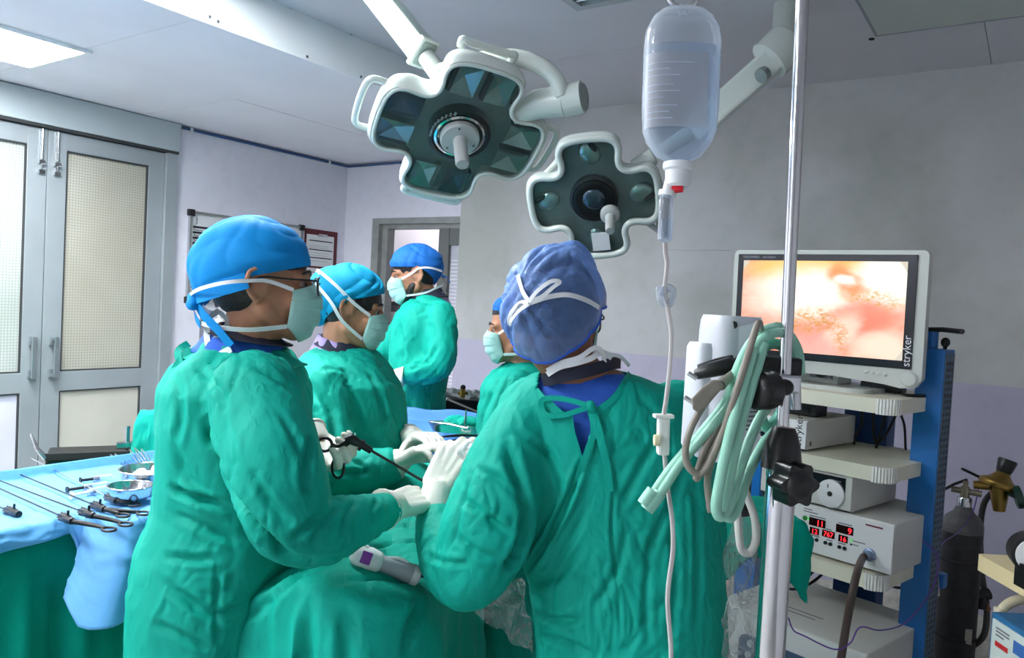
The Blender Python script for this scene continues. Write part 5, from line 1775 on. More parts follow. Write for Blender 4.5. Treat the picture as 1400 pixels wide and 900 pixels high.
MB().span((0.03, 0.05, -0.6), (0.59, 0.39, -0.58), TM).build('lower_tray', M_crt, TD)
# round gauge-like unit on the cream table (only its edge is in view)
t = thing('dial_device', 'black rimmed white round device on cream trolley at right edge', 'medical device', P(1412, 752, 1.72))
dp = P(1414, 760, 1.80)
nd = (-GF * 0.9 - GR * 0.3).normalized()
DMx = basis(dp, *frame_of(nd), nd)
MB().lathe([(0.045, -0.05), (0.047, -0.005), (0.047, 0.004), (0.041, 0.005)], DMx, 30).box((0, 0, 0), (0.06, 0.04, dp.z - ctz - 0.02), Matrix.Translation((dp.x, dp.y, (dp.z + ctz) / 2 - 0.01)) @ Matrix.Rotation(YAW, 4, 'Z')).build('case', M_black, t, smooth=40)
MB().lathe([(0.04, 0.0045), (0.039, 0.006), (0.01, 0.0065)], DMx, 30).build('face', M_white, t, smooth=40)
# blue machine with knob
bc = P(1356, 836, 1.93)
BX = thing('blue_machine', 'blue cased apparatus with white front panel below cream trolley', 'medical device', bc - UP * 0.3)
b_x, b_y = -GF, GR
BMx = basis(bc, b_x, b_y, UP)
M_blm = mat('blue_cabinet_paint', (40, 110, 160), 0.4, var=0.05)
lowz = TM.translation.z - 0.58 - bc.z
MB().span((0, 0, lowz + 0.001), (0.24, 0.2, 0.0), BMx, bevel=0.004).build('case', M_blm, BX)
MB().span((0.012, -0.005, lowz + 0.02), (0.228, 0.001, -0.012), BMx, bevel=0.002).build('front_panel', mat('pale_green_panel', (212, 224, 218), 0.4), BX)
FB = BMx @ basis((0.012, -0.0052, 0), (1, 0, 0), (0, 0, 1), (0, -1, 0))
MB().lathe([(0.024, 0), (0.024, 0.003), (0.02, 0.004)], FB @ Matrix.Translation((0.042, -0.115, 0)), 24).build('knob_plate', M_white, BX, smooth=40)
MB().lathe([(0.016, 0.003), (0.013, 0.024), (0.01, 0.026)], FB @ Matrix.Translation((0.042, -0.115, 0)), 20).build('knob', M_black, BX, smooth=40)
MB().span((0.018, -0.072, 0), (0.066, -0.06, 0.001), FB).build('red_label', mat('red_label', (200, 40, 44), 0.5), BX)
for k, (y, w_) in enumerate(((-0.03, 0.05), (-0.038, 0.05), (-0.047, 0.03))):
    MB().span((0.018, y, 0), (0.018 + w_, y + 0.004, 0.0008), FB).build('print_line', mat('grey_print', (120, 120, 126)), BX)
MB().span((0.085, -0.06, 0), (0.125, -0.03, 0.001), FB).build('picture_label', mat('blue_label', (60, 110, 180), 0.5), BX)
MB().span((0.085, -0.14, 0), (0.118, -0.09, 0.006), FB, bevel=0.002).build('switch', M_black, BX)

# ================================================================== DRAPED TABLES AND INSTRUMENTS
M_teal = mat('teal_surgical_cotton', (0, 160, 140), 0.68, var=0.10, vscale=3, weave=0.25, spec=0.22, bump=0.12, bscale=30)
M_teald = mat('teal_drape_cotton', (0, 146, 126), 0.85, var=0.12, vscale=4, weave=0.25, spec=0.1, bump=0.15, bscale=26)
M_bluew = mat('light_blue_nonwoven', (104, 168, 226), 0.6, var=0.06, vscale=5, weave=0.15, spec=0.3, bump=0.2, bscale=22)
M_blueb = mat('mid_blue_nonwoven', (84, 140, 214), 0.6, var=0.06, vscale=5, weave=0.15, spec=0.3, bump=0.2, bscale=22)
M_film = glassy('clear_plastic_film', (245, 248, 250), 0.1, (232, 238, 242), 0.12)


fabric_relief(M_teal, 0.014, 0.8, 8.0)
fabric_relief(M_teald, 0.010, 0.6, 8.0)
fabric_relief(M_bluew, 0.006, 0.4, 6.0, (1, 1, 1))
fabric_relief(M_blueb, 0.006, 0.4, 8.0, (1, 1, 1))


def draped(name, mtl, parent, c, ex, ey, hx, hy, ztop, hem, p=5.0, fold=0.012, nf=26, flare=0.05, ntop=22, nside=34, nth=220, amp=0.004, seed=0.0, sag=0.0, kind=None, scale=7.0, rim=0.03, taper=0.0):
    """cloth lying over a table top and hanging down its sides; ztop / hem may be functions"""
    zt = ztop if callable(ztop) else (lambda a, b: ztop)
    hm = hem if callable(hem) else (lambda th: hem)
    m = MB()
    c = Vector(c)
    vs, fs = [], []
    rows = []
    for i in range(ntop + nside + 1):
        row = []
        for k in range(nth):
            th = 2 * PI * k / nth
            ct, st = math.cos(th), math.sin(th)
            rad = (abs(ct) ** p + abs(st) ** p) ** (-1 / p)
            ea, eb = ct * rad, st * rad
            if i <= ntop:
                s = (i / ntop) ** 0.8 if i else 0.0
                a, b = ea * hx * s, eb * hy * s
                edge = max(0, (s - (1 - rim)) / rim)
                z = zt(a, b) - 0.012 * edge ** 2
            else:
                t = (i - ntop) / nside
                z0 = zt(ea * hx, eb * hy) - 0.012
                z = z0 + (hm(th) - z0) * t
                f = fold * min(1, t * 3) * (math.sin(th * nf + 1.7 * math.sin(th * 3 + seed) + seed) + 0.5 * math.sin(th * nf * 1.9 + 2 * math.sin(th * 5 + seed)))
                g = 0.012 * min(1, t * 12) + flare * t + f
                nx, ny = ea * abs(ea) ** (p - 2), eb * abs(eb) ** (p - 2)
                L = math.hypot(nx / hx, ny / hy)
                a, b = ea * hx + g * (nx / hx) / L, eb * hy + g * (ny / hy) / L
            b *= 1 - taper * (a / hx * 0.5 + 0.5)
            row.append(c + ex * a + ey * b + UP * (z - c.z))
        rows.append(row)
    m.loft(rows, cap=False)
    me = m.mesh('drape', True)
    bm = bmesh.new(); bm.from_mesh(me)
    bmesh.ops.remove_doubles(bm, verts=bm.verts[:], dist=1e-5)
    bm.to_mesh(me); bm.free()
    me.shade_smooth()
    wrinkle(me, amp, scale, (1, 1, 0.6), seed)
    return mk(name, me, mtl, parent, solid=0.0018)


# ---- left instrument table
TZ = 0.93
EX, EY = Vector((1, 0, 0)), Vector((0, 1, 0))
tx0, tx1, ty0, ty1 = -2.74, -2.235, 0.20, 1.90
tc_ = Vector(((tx0 + tx1) / 2, (ty0 + ty1) / 2, TZ))
t = thing('instrument_table', 'steel instrument table under the teal and blue drapes at left', 'table', (tc_.x, tc_.y, 0))
MB().span((tx0 + 0.02, ty0 + 0.02, TZ - 0.05), (tx1 - 0.02, ty1 - 0.02, TZ - 0.022), bevel=0.004).build('table_top', M_steel, t)
MB().span((tx1 - 0.018, 1.2, TZ - 0.03), (tx1 + 0.115, ty1 - 0.02, TZ - 0.008), bevel=0.004).build('side_leaf', M_steel, t)
for x in (tx0 + 0.06, tx1 - 0.06):
    for y in (ty0 + 0.06, ty1 - 0.06):
        MB().tube([(x, y, 0.0), (x, y, TZ - 0.05)], 0.014, 10).build('leg', M_steel, t)
ud = draped('teal_underdrape', M_teald, None, tc_ - UP * 0.012, EX, EY, (tx1 - tx0) / 2, (ty1 - ty0) / 2, TZ - 0.012, 0.06, p=9, fold=0.016, nf=34, flare=0.03, amp=0.004, seed=2.0, nth=300)
tag(ud, 'teal cotton drape hanging to the floor round the left instrument table', 'drape')


def blue_top(u, v):
    # v: across, from the far lip over the top to the near overhang
    y = ty0 - 0.02 + u * (ty1 - ty0 + 0.04)
    ycorner = 1.165
    hang = 0.045 + 0.01 * math.sin(y * 9) if y < ycorner - 0.06 else 0.045 + min(1, (y - ycorner + 0.06) / 0.07) * (0.20 + 0.03 * math.sin(y * 6))
    sm_t = max(0.0, min(1.0, (y - ycorner + 0.04) / 0.09))
    ext = 0.125 * sm_t * sm_t * (3 - 2 * sm_t)
    W_ = tx1 + ext - tx0
    total = W_ + 0.03 + hang
    s = v * total
    lip = 0.05
    if s < lip:
        x, z = tx0 - 0.012 + s * 0.2, TZ + 0.035 * (1 - s / lip)
    elif s < W_ + 0.03:
        x = tx0 - 0.002 + (s - lip) * ((W_ + 0.034) / (W_ + 0.03 - lip)); z = TZ + 0.002
    else:
        q = s - W_ - 0.03
        over = max(0.0, (y - ycorner + 0.02))
        fl = 0.022 * math.sin(y * 38) * min(1, q * 8) + 0.35 * q * max(0, 1 - over * 7) * (1 if over > 0 else 0.2)
        x = tx1 + ext + 0.036 + fl * 0.5 + 0.1 * q
        z = TZ - q * 0.98
        y = y - (0.55 * q * math.exp(-over * 9) if over > 0 else 0)
    return Vector((x, y, z))


mb = MB().grid(blue_top, 170, 110)
me = mb.mesh('bt', True)
co0 = get_co(me)
wrinkle(me, 0.008, 6.5, (1, 1, 1), 5.0, 0.8, 0.5)
co1 = get_co(me)
keep = co1[:, 2] < TZ + 0.0
co1[(co0[:, 0] < tx1 + 0.13) & keep & (co0[:, 2] > TZ - 0.005), 2] = TZ + 0.0
set_co(me, co1)
tag(mk('blue_drape', me, M_bluew, None, solid=0.001), 'light blue paper drape on the instrument table with hanging flap', 'drape')


def tabz(px, py, dz=0.0):
    return onz(px, py, TZ + 0.008 + dz)


def lap_tool(name, label, tip, hub, rings, shaft_m, r=0.0026):
    t = thing(name, label, 'surgical tool', tabz(*hub), group='laparoscopic instruments on the blue drape')
    a, b = tabz(tip[0], tip[1], 0.006), tabz(hub[0], hub[1], 0.012)
    d = (b - a).normalized()
    MB().tube([a, b], r, 10).build('shaft', shaft_m, t, smooth=40)
    tip_m = MB().tube([a - d * 0.022 + UP * 0.002, a], [0.0008, r], 8).tube([a - d * 0.02 - UP * 0.002, a], [0.0008, r], 8)
    tip_m.build('jaw', M_steel, t)
    fx_, fy_ = frame_of(d)
    HM_ = basis(b, fx_, fy_, d)
    kp = []
    for i in range(40):
        an = 2 * PI * i / 40
        q = 0.0115 + 0.002 * math.cos(8 * an)
        kp.append((q * math.cos(an), q * math.sin(an)))
    MB().prism(kp, -0.018, 0.01, HM_, 0.85).build('rotation_knob', M_black, t, smooth=50)
    bodyend = b + d * 0.05
    MB().tube([b, b + d * 0.02, bodyend], [0.009, 0.012, 0.009], 12).tube([b + d * 0.02, b + d * 0.022 + UP * 0.024], 0.0035, 8).build('handle_body', M_black, t, smooth=40)
    for rg in rings:
        rc = tabz(rg[0], rg[1], 0.004)
        w_ = d.copy()
        sde = UP.cross(w_)
        ring = [rc + w_ * (0.021 * math.cos(2 * PI * k / 24)) + sde * (0.0155 * math.sin(2 * PI * k / 24)) for k in range(25)]
        MB().tube(ring, 0.0034, 8).tube([bodyend, (bodyend + rc) / 2 + sde * 0.004, rc - w_ * 0.02], [0.007, 0.006, 0.004], 10, smooth=5).build('finger_ring', M_black, t, smooth=True)
    return t


M_shaft = mat('black_insulated_shaft', (24, 24, 28), 0.3)
lap_tool('laparoscopic_grasper', 'long silver-shafted laparoscopic grasper lying farthest from the drape edge', (45, 628), (150, 681), [(184, 690)], M_steel)
lap_tool('laparoscopic_grasper', 'black laparoscopic grasper with its tip nearest the silver one', (18, 645), (132, 692), [(196, 702), (168, 705)], M_shaft)
lap_tool('laparoscopic_grasper', 'black laparoscopic grasper lying third from the far drape edge', (-20, 650), (116, 701), [(172, 717)], M_shaft)
lap_tool('laparoscopic_grasper', 'black laparoscopic grasper nearest the hanging drape corner', (-25, 657), (88, 708), [(149, 724)], M_shaft)
lap_tool('laparoscopic_grasper', 'black tool shaft at the left edge, the lowest on the drape', (-90, 660), (14, 699), [], M_shaft)

M_syr = glassy('clear_syringe_barrel', (236, 240, 246), 0.22, (220, 228, 240), 0.1)
for i, (a, b, lab) in enumerate((((110, 657), (152, 652), 'syringe with dark plunger farthest from the drape edge'), ((92, 670), (146, 662), 'clear syringe with black plunger rod in the middle'), ((98, 678), (150, 667), 'clear syringe lying nearest to the tool shafts'))):
    p, q = tabz(*a, 0.008), tabz(*b, 0.008)
    d = (q - p).normalized()
    L = (q - p).length
    t = thing('syringe', lab, 'syringe', p, group='syringes on the blue drape')
    MB().tube([p + d * L * 0.4, q], 0.0095, 14).tube([q, q + d * 0.014], 0.003, 8).build('barrel', M_syr, t, smooth=40)
    MB().tube([p, p + d * L * 0.55], 0.005, 10).tube([p - d * 0.002, p + d * 0.002], 0.0105, 14).build('plunger', M_black if i < 2 else M_white, t, smooth=40)
    MB().tube([p + d * L * 0.52, p + d * L * 0.6], 0.0085, 12).build('plunger_seal', M_blackm, t, smooth=40)


def bowl(name, label, px, py, r, h):
    c = tabz(px, py, 0.0)
    Mx = Matrix.Translation(c)
    t = thing(name, label, 'bowl', c, group='steel bowls on the blue drape')
    MB().lathe([(r * 0.5, 0.0), (r * 0.7, 0.004), (r * 0.93, h * 0.45), (r, h), (r * 1.03, h + 0.001), (r * 1.03, h + 0.004), (r * 0.985, h + 0.003), (r * 0.9, h * 0.5), (r * 0.66, 0.008), (0.002, 0.007)], Mx, 36).build('bowl_wall', M_steel, t, smooth=40)
    MB().tube([c + Vector((r * 1.03 * math.cos(2 * PI * k / 36), r * 1.03 * math.sin(2 * PI * k / 36), h + 0.002)) for k in range(37)], 0.003, 8).build('rolled_rim', M_steel, t, smooth=True)
    return c


c1_ = bowl('steel_bowl', 'small empty steel bowl beside the grasper handles', 178, 685, 0.062, 0.045)
c2_ = bowl('steel_bowl', 'larger steel bowl holding gauze and forceps behind small bowl', 204, 668, 0.088, 0.062)
gz = fuse(MB().ell(c2_ + Vector((0.0, -0.03, 0.05)), (0.03, 0.026, 0.022)).ell(c2_ + Vector((0.02, 0.03, 0.055)), (0.04, 0.035, 0.03)), 0.004, 4)
wrinkle(gz, 0.008, 40, (1, 1, 1), 1)
tag(mk('gauze_pad', gz, mat('white_gauze', (236, 236, 232), 0.9, bump=0.3, bscale=120), None), 'crumpled white gauze in the larger steel bowl', 'gauze')
for i, (a, b) in enumerate((((151, 621), (168, 641)), ((157, 620), (174, 640)), ((165, 622), (182, 638)), ((178, 615), (194, 637)), ((184, 612), (202, 636)), ((193, 613), (206, 636)))):
    pa_, pb_ = P(a[0], a[1], 2.93), P(b[0], b[1], 2.80)
    t = thing('forceps', 'steel forceps number %s from the left leaning in larger bowl' % ('one', 'two', 'three', 'four', 'five', 'six')[i], 'forceps', pb_, group='forceps leaning in the bowl')
    s_ = frame_of(pa_ - pb_)[0] * 0.004
    for sg in (-1, 1):
        MB().tube([pa_ + s_ * sg * 0.2, (pa_ + pb_) / 2 + s_ * sg * 1.6, pb_ + s_ * sg * 0.6], [0.0014, 0.0034, 0.002], 8, smooth=5, flat=0.5).build('arm', M_steel, t, smooth=True)

# ---- black arm board on a steel trolley behind, with cloth bundle
bd0, bd1 = P(62, 620, 3.2), P(186, 605, 3.35)
bz0 = bd0.z - 0.0
BX_ = (Vector((bd1.x, bd1.y, 0)) - Vector((bd0.x, bd0.y, 0))).normalized()
BY_ = UP.cross(BX_)
bm_ = basis(Vector((bd0.x, bd0.y, bz0)), BX_, BY_, UP)
bl = (Vector((bd1.x, bd1.y, 0)) - Vector((bd0.x, bd0.y, 0))).length
t = thing('arm_board', 'black padded arm board with steel clamps in front of the door', 'arm board', Vector((bd0.x, bd0.y, 0)))
MB().span((0, 0.0, -0.085), (bl, 0.2, -0.012), bm_, bevel=0.012).build('pad', M_black, t)
MB().span((0.0, -0.012, -0.03), (bl, 0.0, 0.0), bm_, bevel=0.003).build('rail', M_blackm, t)
pq = bm_.inverted() @ P(173, 602, 3.33)
MB().tube([bm_ @ Vector((bl * 0.9, 0.03, -0.02)), bm_ @ Vector((bl * 0.9, 0.03, 0.1))], 0.010, 10).box((bl * 0.88, 0.03, 0.018), (0.07, 0.03, 0.03), bm_, bevel=0.004).build('clamp', M_steel, t, smooth=40)
MB().tube([bm_ @ Vector((0.0, 0.0, -0.02)), bm_ @ Vector((-0.03, 0.0, 0.02)), bm_ @ Vector((-0.055, 0.02, 0.075))], [0.014, 0.01, 0.006], 10).build('lever', M_steel, t, smooth=40)
for a in (0.06, bl - 0.06):
    MB().tube([bm_ @ Vector((a, 0.1, -bz0)), bm_ @ Vector((a, 0.1, -0.08))], 0.016, 12).build('post', M_steel, t, smooth=40)
    MB().span((a - 0.03, -0.1, -bz0), (a + 0.03, 0.3, -bz0 + 0.03), bm_, bevel=0.005).build('base', M_steel, t)
cb = P(212, 575, 3.1)
bund = draped('cloth_bundle', M_teal, None, Vector((cb.x, cb.y, P(212, 562, 3.1).z)), GR, GF, 0.055, 0.05, P(212, 562, 3.1).z, P(212, 700, 3.1).z, p=3, fold=0.008, nf=5, flare=0.05, amp=0.012, nth=90, nside=24, ntop=8, scale=16)
tag(bund, 'teal cloth bundle beside the black arm board', 'cloth')
t = thing('bundle_stand', 'steel stand carrying the teal cloth bundle', 'stand', (cb.x, cb.y, 0))
MB().tube([(cb.x, cb.y, 0.02), (cb.x, cb.y, P(212, 575, 3.1).z)], 0.014, 10).build('post', M_steel, t)
MB().lathe([(0.16, 0), (0.16, 0.015), (0.03, 0.03)], Matrix.Translation((cb.x, cb.y, 0)), 24).build('base', M_steel, t, smooth=40)

# ---- patient on the operating table under teal drapes
def GP(a, b, z):
    return GR * a + GF * b + UP * z


OTc = GP(-0.30, 2.22, 0.98)
oax = (GP(-0.22, 2.9, 0) - GP(-0.34, 1.5, 0)).normalized()
oay = UP.cross(oax)
t = thing('operating_table', 'operating table hidden under the teal patient drape', 'table', (OTc.x, OTc.y, 0))
otm = basis(Vector((OTc.x, OTc.y, 0)), oax, oay, UP)
MB().span((-0.6, -0.14, 0.80), (0.6, 0.14, 0.86), otm, bevel=0.01).build('table_top', M_blackm, t)
MB().span((-0.15, -0.11, 0.06), (0.25, 0.11, 0.80), otm, bevel=0.01).build('column', M_steel, t)
MB().span((-0.45, -0.13, 0.0), (0.45, 0.13, 0.07), otm, bevel=0.015).build('base', M_steel, t)


def ptop(a, b):
    # a along the table (away from the viewer), b across (+ = viewer's left)
    z = 0.985
    z += 0.115 * math.exp(-((a - 0.05) / 0.33) ** 2 - (b / 0.22) ** 2)
    z += 0.03 * math.exp(-((a + 0.5) / 0.25) ** 2 - ((b - 0.02) / 0.13) ** 2)
    z += 0.02 * math.sin(a * 9 + 1) * math.cos(b * 11)
    z -= 0.035 * (b / 0.27) ** 2
    return z


pat = draped('patient_drape', M_teal, None, OTc, oax, oay, 0.70, 0.255, ptop, 0.38, taper=0.36, p=3.6, fold=0.018, nf=17, flare=0.05, amp=0.010, seed=9.0, nth=340, ntop=60, nside=44, scale=6.5, rim=0.06)
tag(pat, 'teal drape covering the patient between the surgeons', 'drape')
creases(pat.data, [([(372, 800), (420, 775), (470, 762)], 0.02, 0.02), ([(330, 850), (390, 805), (440, 770)], 0.012, 0.015), ([(480, 735), (530, 722), (580, 718)], 0.010, 0.010), ([(500, 752), (545, 742), (590, 742)], 0.009, 0.010),
                   ([(470, 720), (520, 705), (560, 700)], 0.009, 0.009), ([(575, 820), (560, 860), (552, 900)], 0.02, 0.018), ([(430, 870), (500, 850), (560, 850)], 0.006, 0.012), ([(450, 800), (520, 790), (575, 800)], 0.006, 0.01)])
PB = bvh_of(pat.data)
# patient body under the drape
pb_ = MB()
for (a, z, r1, r2, a2, z2) in ((0.38, 0.93, 0.065, 0.065, 0.46, 0.925), (0.3, 0.92, 0.05, 0.05, 0.38, 0.92), (-0.1, 0.93, 0.125, 0.115, 0.28, 0.93)):
    pb_.cap((a, 0, z), (a2, 0, z2), r1 * 0.9, r2 * 0.9, otm)
for s in (-1, 1):
    pb_.cap((-0.1, s * 0.07, 0.925), (-0.45, s * 0.075, 0.92), 0.065, 0.05, otm)
    pb_.cap((-0.45, s * 0.075, 0.92), (-0.58, s * 0.075, 0.91), 0.05, 0.04, otm)
    pb_.cap((0.33, s * 0.14, 0.925), (0.05, s * 0.17, 0.91), 0.04, 0.033, otm)
    pb_.cap((0.05, s * 0.17, 0.91), (-0.15, s * 0.17, 0.91), 0.033, 0.026, otm)
M_skin = mat('warm_brown_skin', (178, 126, 98), 0.5, var=0.08, vscale=25, sss=0.08, spec=0.35, bump=0.03, bscale=200)
pe = thing('person', 'patient lying on the operating table covered by the teal drape', 'person', (OTc.x, OTc.y, 0.86))
mk('body', fuse(pb_, 0.012, 4), M_skin, pe)

# stapler handpiece with purple button resting on the drape
def on_drape(px, py, lift):
    h, n = surf(PB, px, py, 0)
    return (h if h is not None else P(px, py, 1.7)) + UP * lift


s0, s1 = on_drape(486, 772, 0.022), on_drape(570, 800, 0.02)
t = thing('stapler_handpiece', 'white and grey surgical handpiece with a purple button on the drape', 'surgical tool', s0)
sd0 = (s1 - s0).normalized()
L = (s1 - s0).length
MB().tube([s0 - sd0 * 0.01, s0, s0 + sd0 * L * 0.2, s0 + sd0 * L * 0.36, s0 + sd0 * L * 0.42], [0.012, 0.021, 0.025, 0.022, 0.014], 20, smooth=5).build('head', M_white, t, smooth=True)
MB().tube([s0 + sd0 * L * 0.34, s0 + sd0 * L * 0.5, s0 + sd0 * L * 0.8, s0 + sd0 * L * 0.92], [0.017, 0.018, 0.021, 0.021], 20, smooth=5).build('grip', mat('cool_grey_grip', (168, 170, 178), 0.35), t, smooth=True)
MB().tube([s0 + sd0 * L * 0.9, s0 + sd0 * L, s0 + sd0 * L * 1.03], [0.0225, 0.022, 0.017], 20).build('end_cap', M_white, t, smooth=40)
pn = (CC - s0).normalized()
pn = (pn - sd0 * pn.dot(sd0)).normalized()
MB().box((0, 0, 0.0215), (0.022, 0.026, 0.008), basis(s0 + sd0 * L * 0.14, sd0, pn.cross(sd0), pn), bevel=0.002).build('purple_button', mat('purple_button', (132, 50, 160), 0.35), t)
MB().lathe([(0.006, 0), (0.006, 0.028)], basis(s0 + sd0 * L * 0.16, sd0, UP.cross(sd0), UP), 10).build('lock_pin', M_white, t)
MB().tube([s0 + sd0 * L * 0.5 + UP * 0.016, s0 + sd0 * L * 0.7 + UP * 0.024, s0 + sd0 * L * 0.85 + UP * 0.02], 0.004, 8, smooth=5).build('trigger', M_white, t, smooth=True)
MB().tube([s1 + sd0 * 0.0, s1 + sd0 * 0.02 + UP * 0.005, s1 + sd0 * 0.05 + GF * 0.03], 0.004, 8, smooth=5).build('lead', mat('navy_lead', (40, 44, 96), 0.5), t, smooth=True)

# ---- far instrument table past the patient
fz = 1.08
fc = P(600, 588, 3.17)
fc = Vector((fc.x, fc.y, fz))
ft = draped('blue_drape', M_blueb, None, fc, GR, GF, 0.25, 0.13, lambda a, b: fz + 0.004 * math.sin(a * 30) + (0.05 if b > 0.105 else 0.0) * min(1, (b - 0.105) / 0.02), 0.7, p=6, fold=0.008, nf=18, flare=0.03, amp=0.008, seed=14, scale=9, nth=200, nside=20)
tag(ft, 'mid blue drape over the far instrument stand past the patient', 'drape')
t = thing('instrument_stand', 'steel stand under the far blue drape', 'stand', (fc.x, fc.y, 0))
MB().box((0, 0, fz - 0.03), (0.46, 0.22, 0.02), basis((fc.x, fc.y, 0), GR, GF, UP)).build('tray', M_steel, t)
MB().tube([(fc.x, fc.y, 0.03), (fc.x, fc.y, fz - 0.03)], 0.02, 12).build('post', M_steel, t)
MB().box((0, 0, 0.015), (0.4, 0.3, 0.03), basis((fc.x, fc.y, 0), GR, GF, UP), bevel=0.006).build('base', M_steel, t)
# steel kidney tray with a green cloth and instruments on it
kc_ = onz(628, 592, fz + 0.012)
t = thing('kidney_tray', 'oval steel tray with used instruments on far blue drape', 'tray', kc_)
rings = []
for (s, z) in ((0.7, 0.002), (0.85, 0.004), (1, 0.035), (1.04, 0.037), (0.98, 0.035), (0.82, 0.008), (0.6, 0.006)):
    rings.append([kc_ + GR * (0.12 * s * math.cos(2 * PI * k / 36)) + GF * (0.055 * s * math.sin(2 * PI * k / 36)) + UP * z for k in range(36)])
MB().loft(rings).build('tray_wall', M_steel, t, smooth=40)
for i, (a, b, m_) in enumerate((((588, 577), (640, 586), M_steel), ((600, 598), (655, 596), M_black), ((632, 560), (636, 586), M_steel), ((610, 604), (660, 600), M_black))):
    qa, qb = onz(a[0], a[1], fz + 0.05), onz(b[0], b[1], fz + 0.05)
    if i == 2:
        qb = onz(b[0], b[1], fz + 0.045); qa = qb + UP * 0.07
    tt = thing('surgical_clamp', ('steel clamp across the back of oval tray', 'black handled tool at front of oval tray', 'upright steel pin standing in oval tray', 'black tool lying nearest in front of oval tray')[i], 'surgical tool', qb, group='instruments on the far tray')
    MB().tube([qa, (qa + qb) / 2 + UP * 0.004, qb], [0.003, 0.005, 0.004], 8).build('shank', m_, tt, smooth=40)
    MB().ell(qb, 0.009, None, 10, 6).build('joint', m_, tt, smooth=True)
gc_ = kc_ + UP * 0.04 - GR * 0.01
gm = fuse(MB().ell(gc_, (0.06, 0.05, 0.025)).ell(gc_ + GR * 0.05, (0.05, 0.03, 0.02)), 0.006, 4)
wrinkle(gm, 0.014, 22, (1, 1, 1), 3)
tag(mk('green_swab', gm, M_teal, None), 'crumpled green cloth lying in the oval steel tray', 'cloth')

# ---- dark equipment trolley in the background right of the far surgeon
ez = P(650, 535, 4.1)
t = thing('equipment_trolley', 'dark equipment trolley with plastic sheeting behind the far surgeon', 'trolley', (ez.x, ez.y, 0))
em = basis(Vector((ez.x, ez.y, 0)), GR, GF, UP)
M_dg = mat('dark_green_cloth', (14, 60, 54), 0.8, bump=0.3, bscale=20)
MB().span((-0.22, -0.2, 0.12), (0.3, 0.2, ez.z - 0.08), em, bevel=0.02).build('cabinet', M_dg, t)
MB().span((-0.24, -0.22, ez.z - 0.08), (0.32, 0.22, ez.z - 0.02), em, bevel=0.01).build('top_tray', M_black, t)
for a in (-0.18, 0.26):
    for b in (-0.16, 0.16):
        MB().lathe([(0.04, -0.015), (0.05, 0), (0.04, 0.015)], em @ Matrix.Translation((a, b, 0.05)) @ Matrix.Rotation(PI / 2, 4, 'X'), 16).tube([em @ Vector((a, b, 0.05)), em @ Vector((a, b, 0.13))], 0.012, 8).build('castor', M_blackm, t, smooth=40)
t = thing('plastic_sheet', 'crumpled clear plastic sheet lying on the dark trolley', 'plastic sheet', ez)
me = MB().grid(lambda u, v: em @ Vector((-0.22 + u * 0.5, -0.2 + v * 0.38, ez.z + 0.0)), 60, 40).mesh('ps', True)
wrinkle(me, 0.05, 9, (1, 1, 1), 8, 1.0)
co = get_co(me); co[:, 2] = np.maximum(co[:, 2], ez.z - 0.018); set_co(me, co)
mk('sheet', me, glassy('cloudy_plastic', (210, 220, 220), 0.3, (170, 180, 180), 0.2), t)
t = thing('steel_rod', 'pale thin rod sticking out below the plastic sheet', 'rod', P(632, 555, 3.85))
MB().tube([P(612, 546, 3.85), P(652, 563, 3.8)], 0.005, 8).build('rod', mat('pale_rod', (214, 210, 200), 0.4), t)
MB().ell(P(612, 546, 3.85), 0.009).build('tip', M_steel, t, smooth=True)
t = thing('brass_valve', 'small brass coloured valve on the dark background trolley', 'valve', P(636, 541, 3.9))
MB().tube([P(632, 544, 3.9), P(633, 532, 3.9)], 0.014, 10).tube([P(626, 538, 3.9), P(640, 538, 3.9)], 0.008, 8).build('valve_body', mat('tarnished_brass', (150, 122, 62)), t, smooth=40)
MB().ell(P(633, 530, 3.9), 0.014).build('valve_wheel', M_blackm, t, smooth=True)

# ---- teal draped stool and plastic drape beside the drip stand
sc_ = P(1052, 695, 1.95)
sdz = P(1060, 694, 1.95).z
st_ = draped('draped_stool_cover', M_teald, None, Vector((sc_.x, sc_.y, sdz)), GR, GF, 0.078, 0.12, lambda a, b: sdz - 0.10 * max(0, (a - 0.045)) / 0.035 * 0.3, lambda th: sdz - 0.15 - 0.06 * math.cos(th * 2 + 1), p=4, fold=0.004, nf=7, flare=-0.005, amp=0.006, nth=120, ntop=14, nside=26, scale=9)
tag(st_, 'dark teal cloth over a stand behind the drip stand', 'drape')
t = thing('cloth_stand', 'thin steel stand holding the dark teal cloth', 'stand', (sc_.x, sc_.y, 0))
MB().tube([(sc_.x, sc_.y, 0.02), (sc_.x, sc_.y, sdz - 0.02)], 0.012, 10).build('post', M_steel, t)
MB().lathe([(0.15, 0), (0.15, 0.015), (0.03, 0.03)], Matrix.Translation((sc_.x, sc_.y, 0)), 24).box((0, 0, sdz - 0.03), (0.12, 0.18, 0.02), basis((sc_.x, sc_.y, 0), GR, GF, UP)).build('base', M_steel, t, smooth=40)


def film(name, label, corners, nu, nv, amp, scale, seed, m=None):
    c = [P(*q) for q in corners]

    def fn(u, v):
        return c[0].lerp(c[1], u).lerp(c[3].lerp(c[2], u), v)
    me = MB().grid(fn, nu, nv).mesh(name, True)
    co = get_co(me)
    nrm = np.array(tuple(-GF))
    q = co * scale + seed
    d = np.abs(perlin(q)) * 2 + np.abs(perlin(q * 2.3 + 9)) * 0.9 + 0.4 * np.abs(perlin(q * 4.9 + 3))
    dx = perlin(q * 1.3 + 40)
    co = co + nrm * (d * amp)[:, None] + np.array(tuple(GR)) * (dx * amp)[:, None] + np.array([0, 0, 1.0]) * (perlin(q * 1.1 + 80) * amp)[:, None]
    set_co(me, co)
    me.shade_flat()
    o = mk(name, me, m or M_film)
    return tag(o, label, 'plastic sheet')


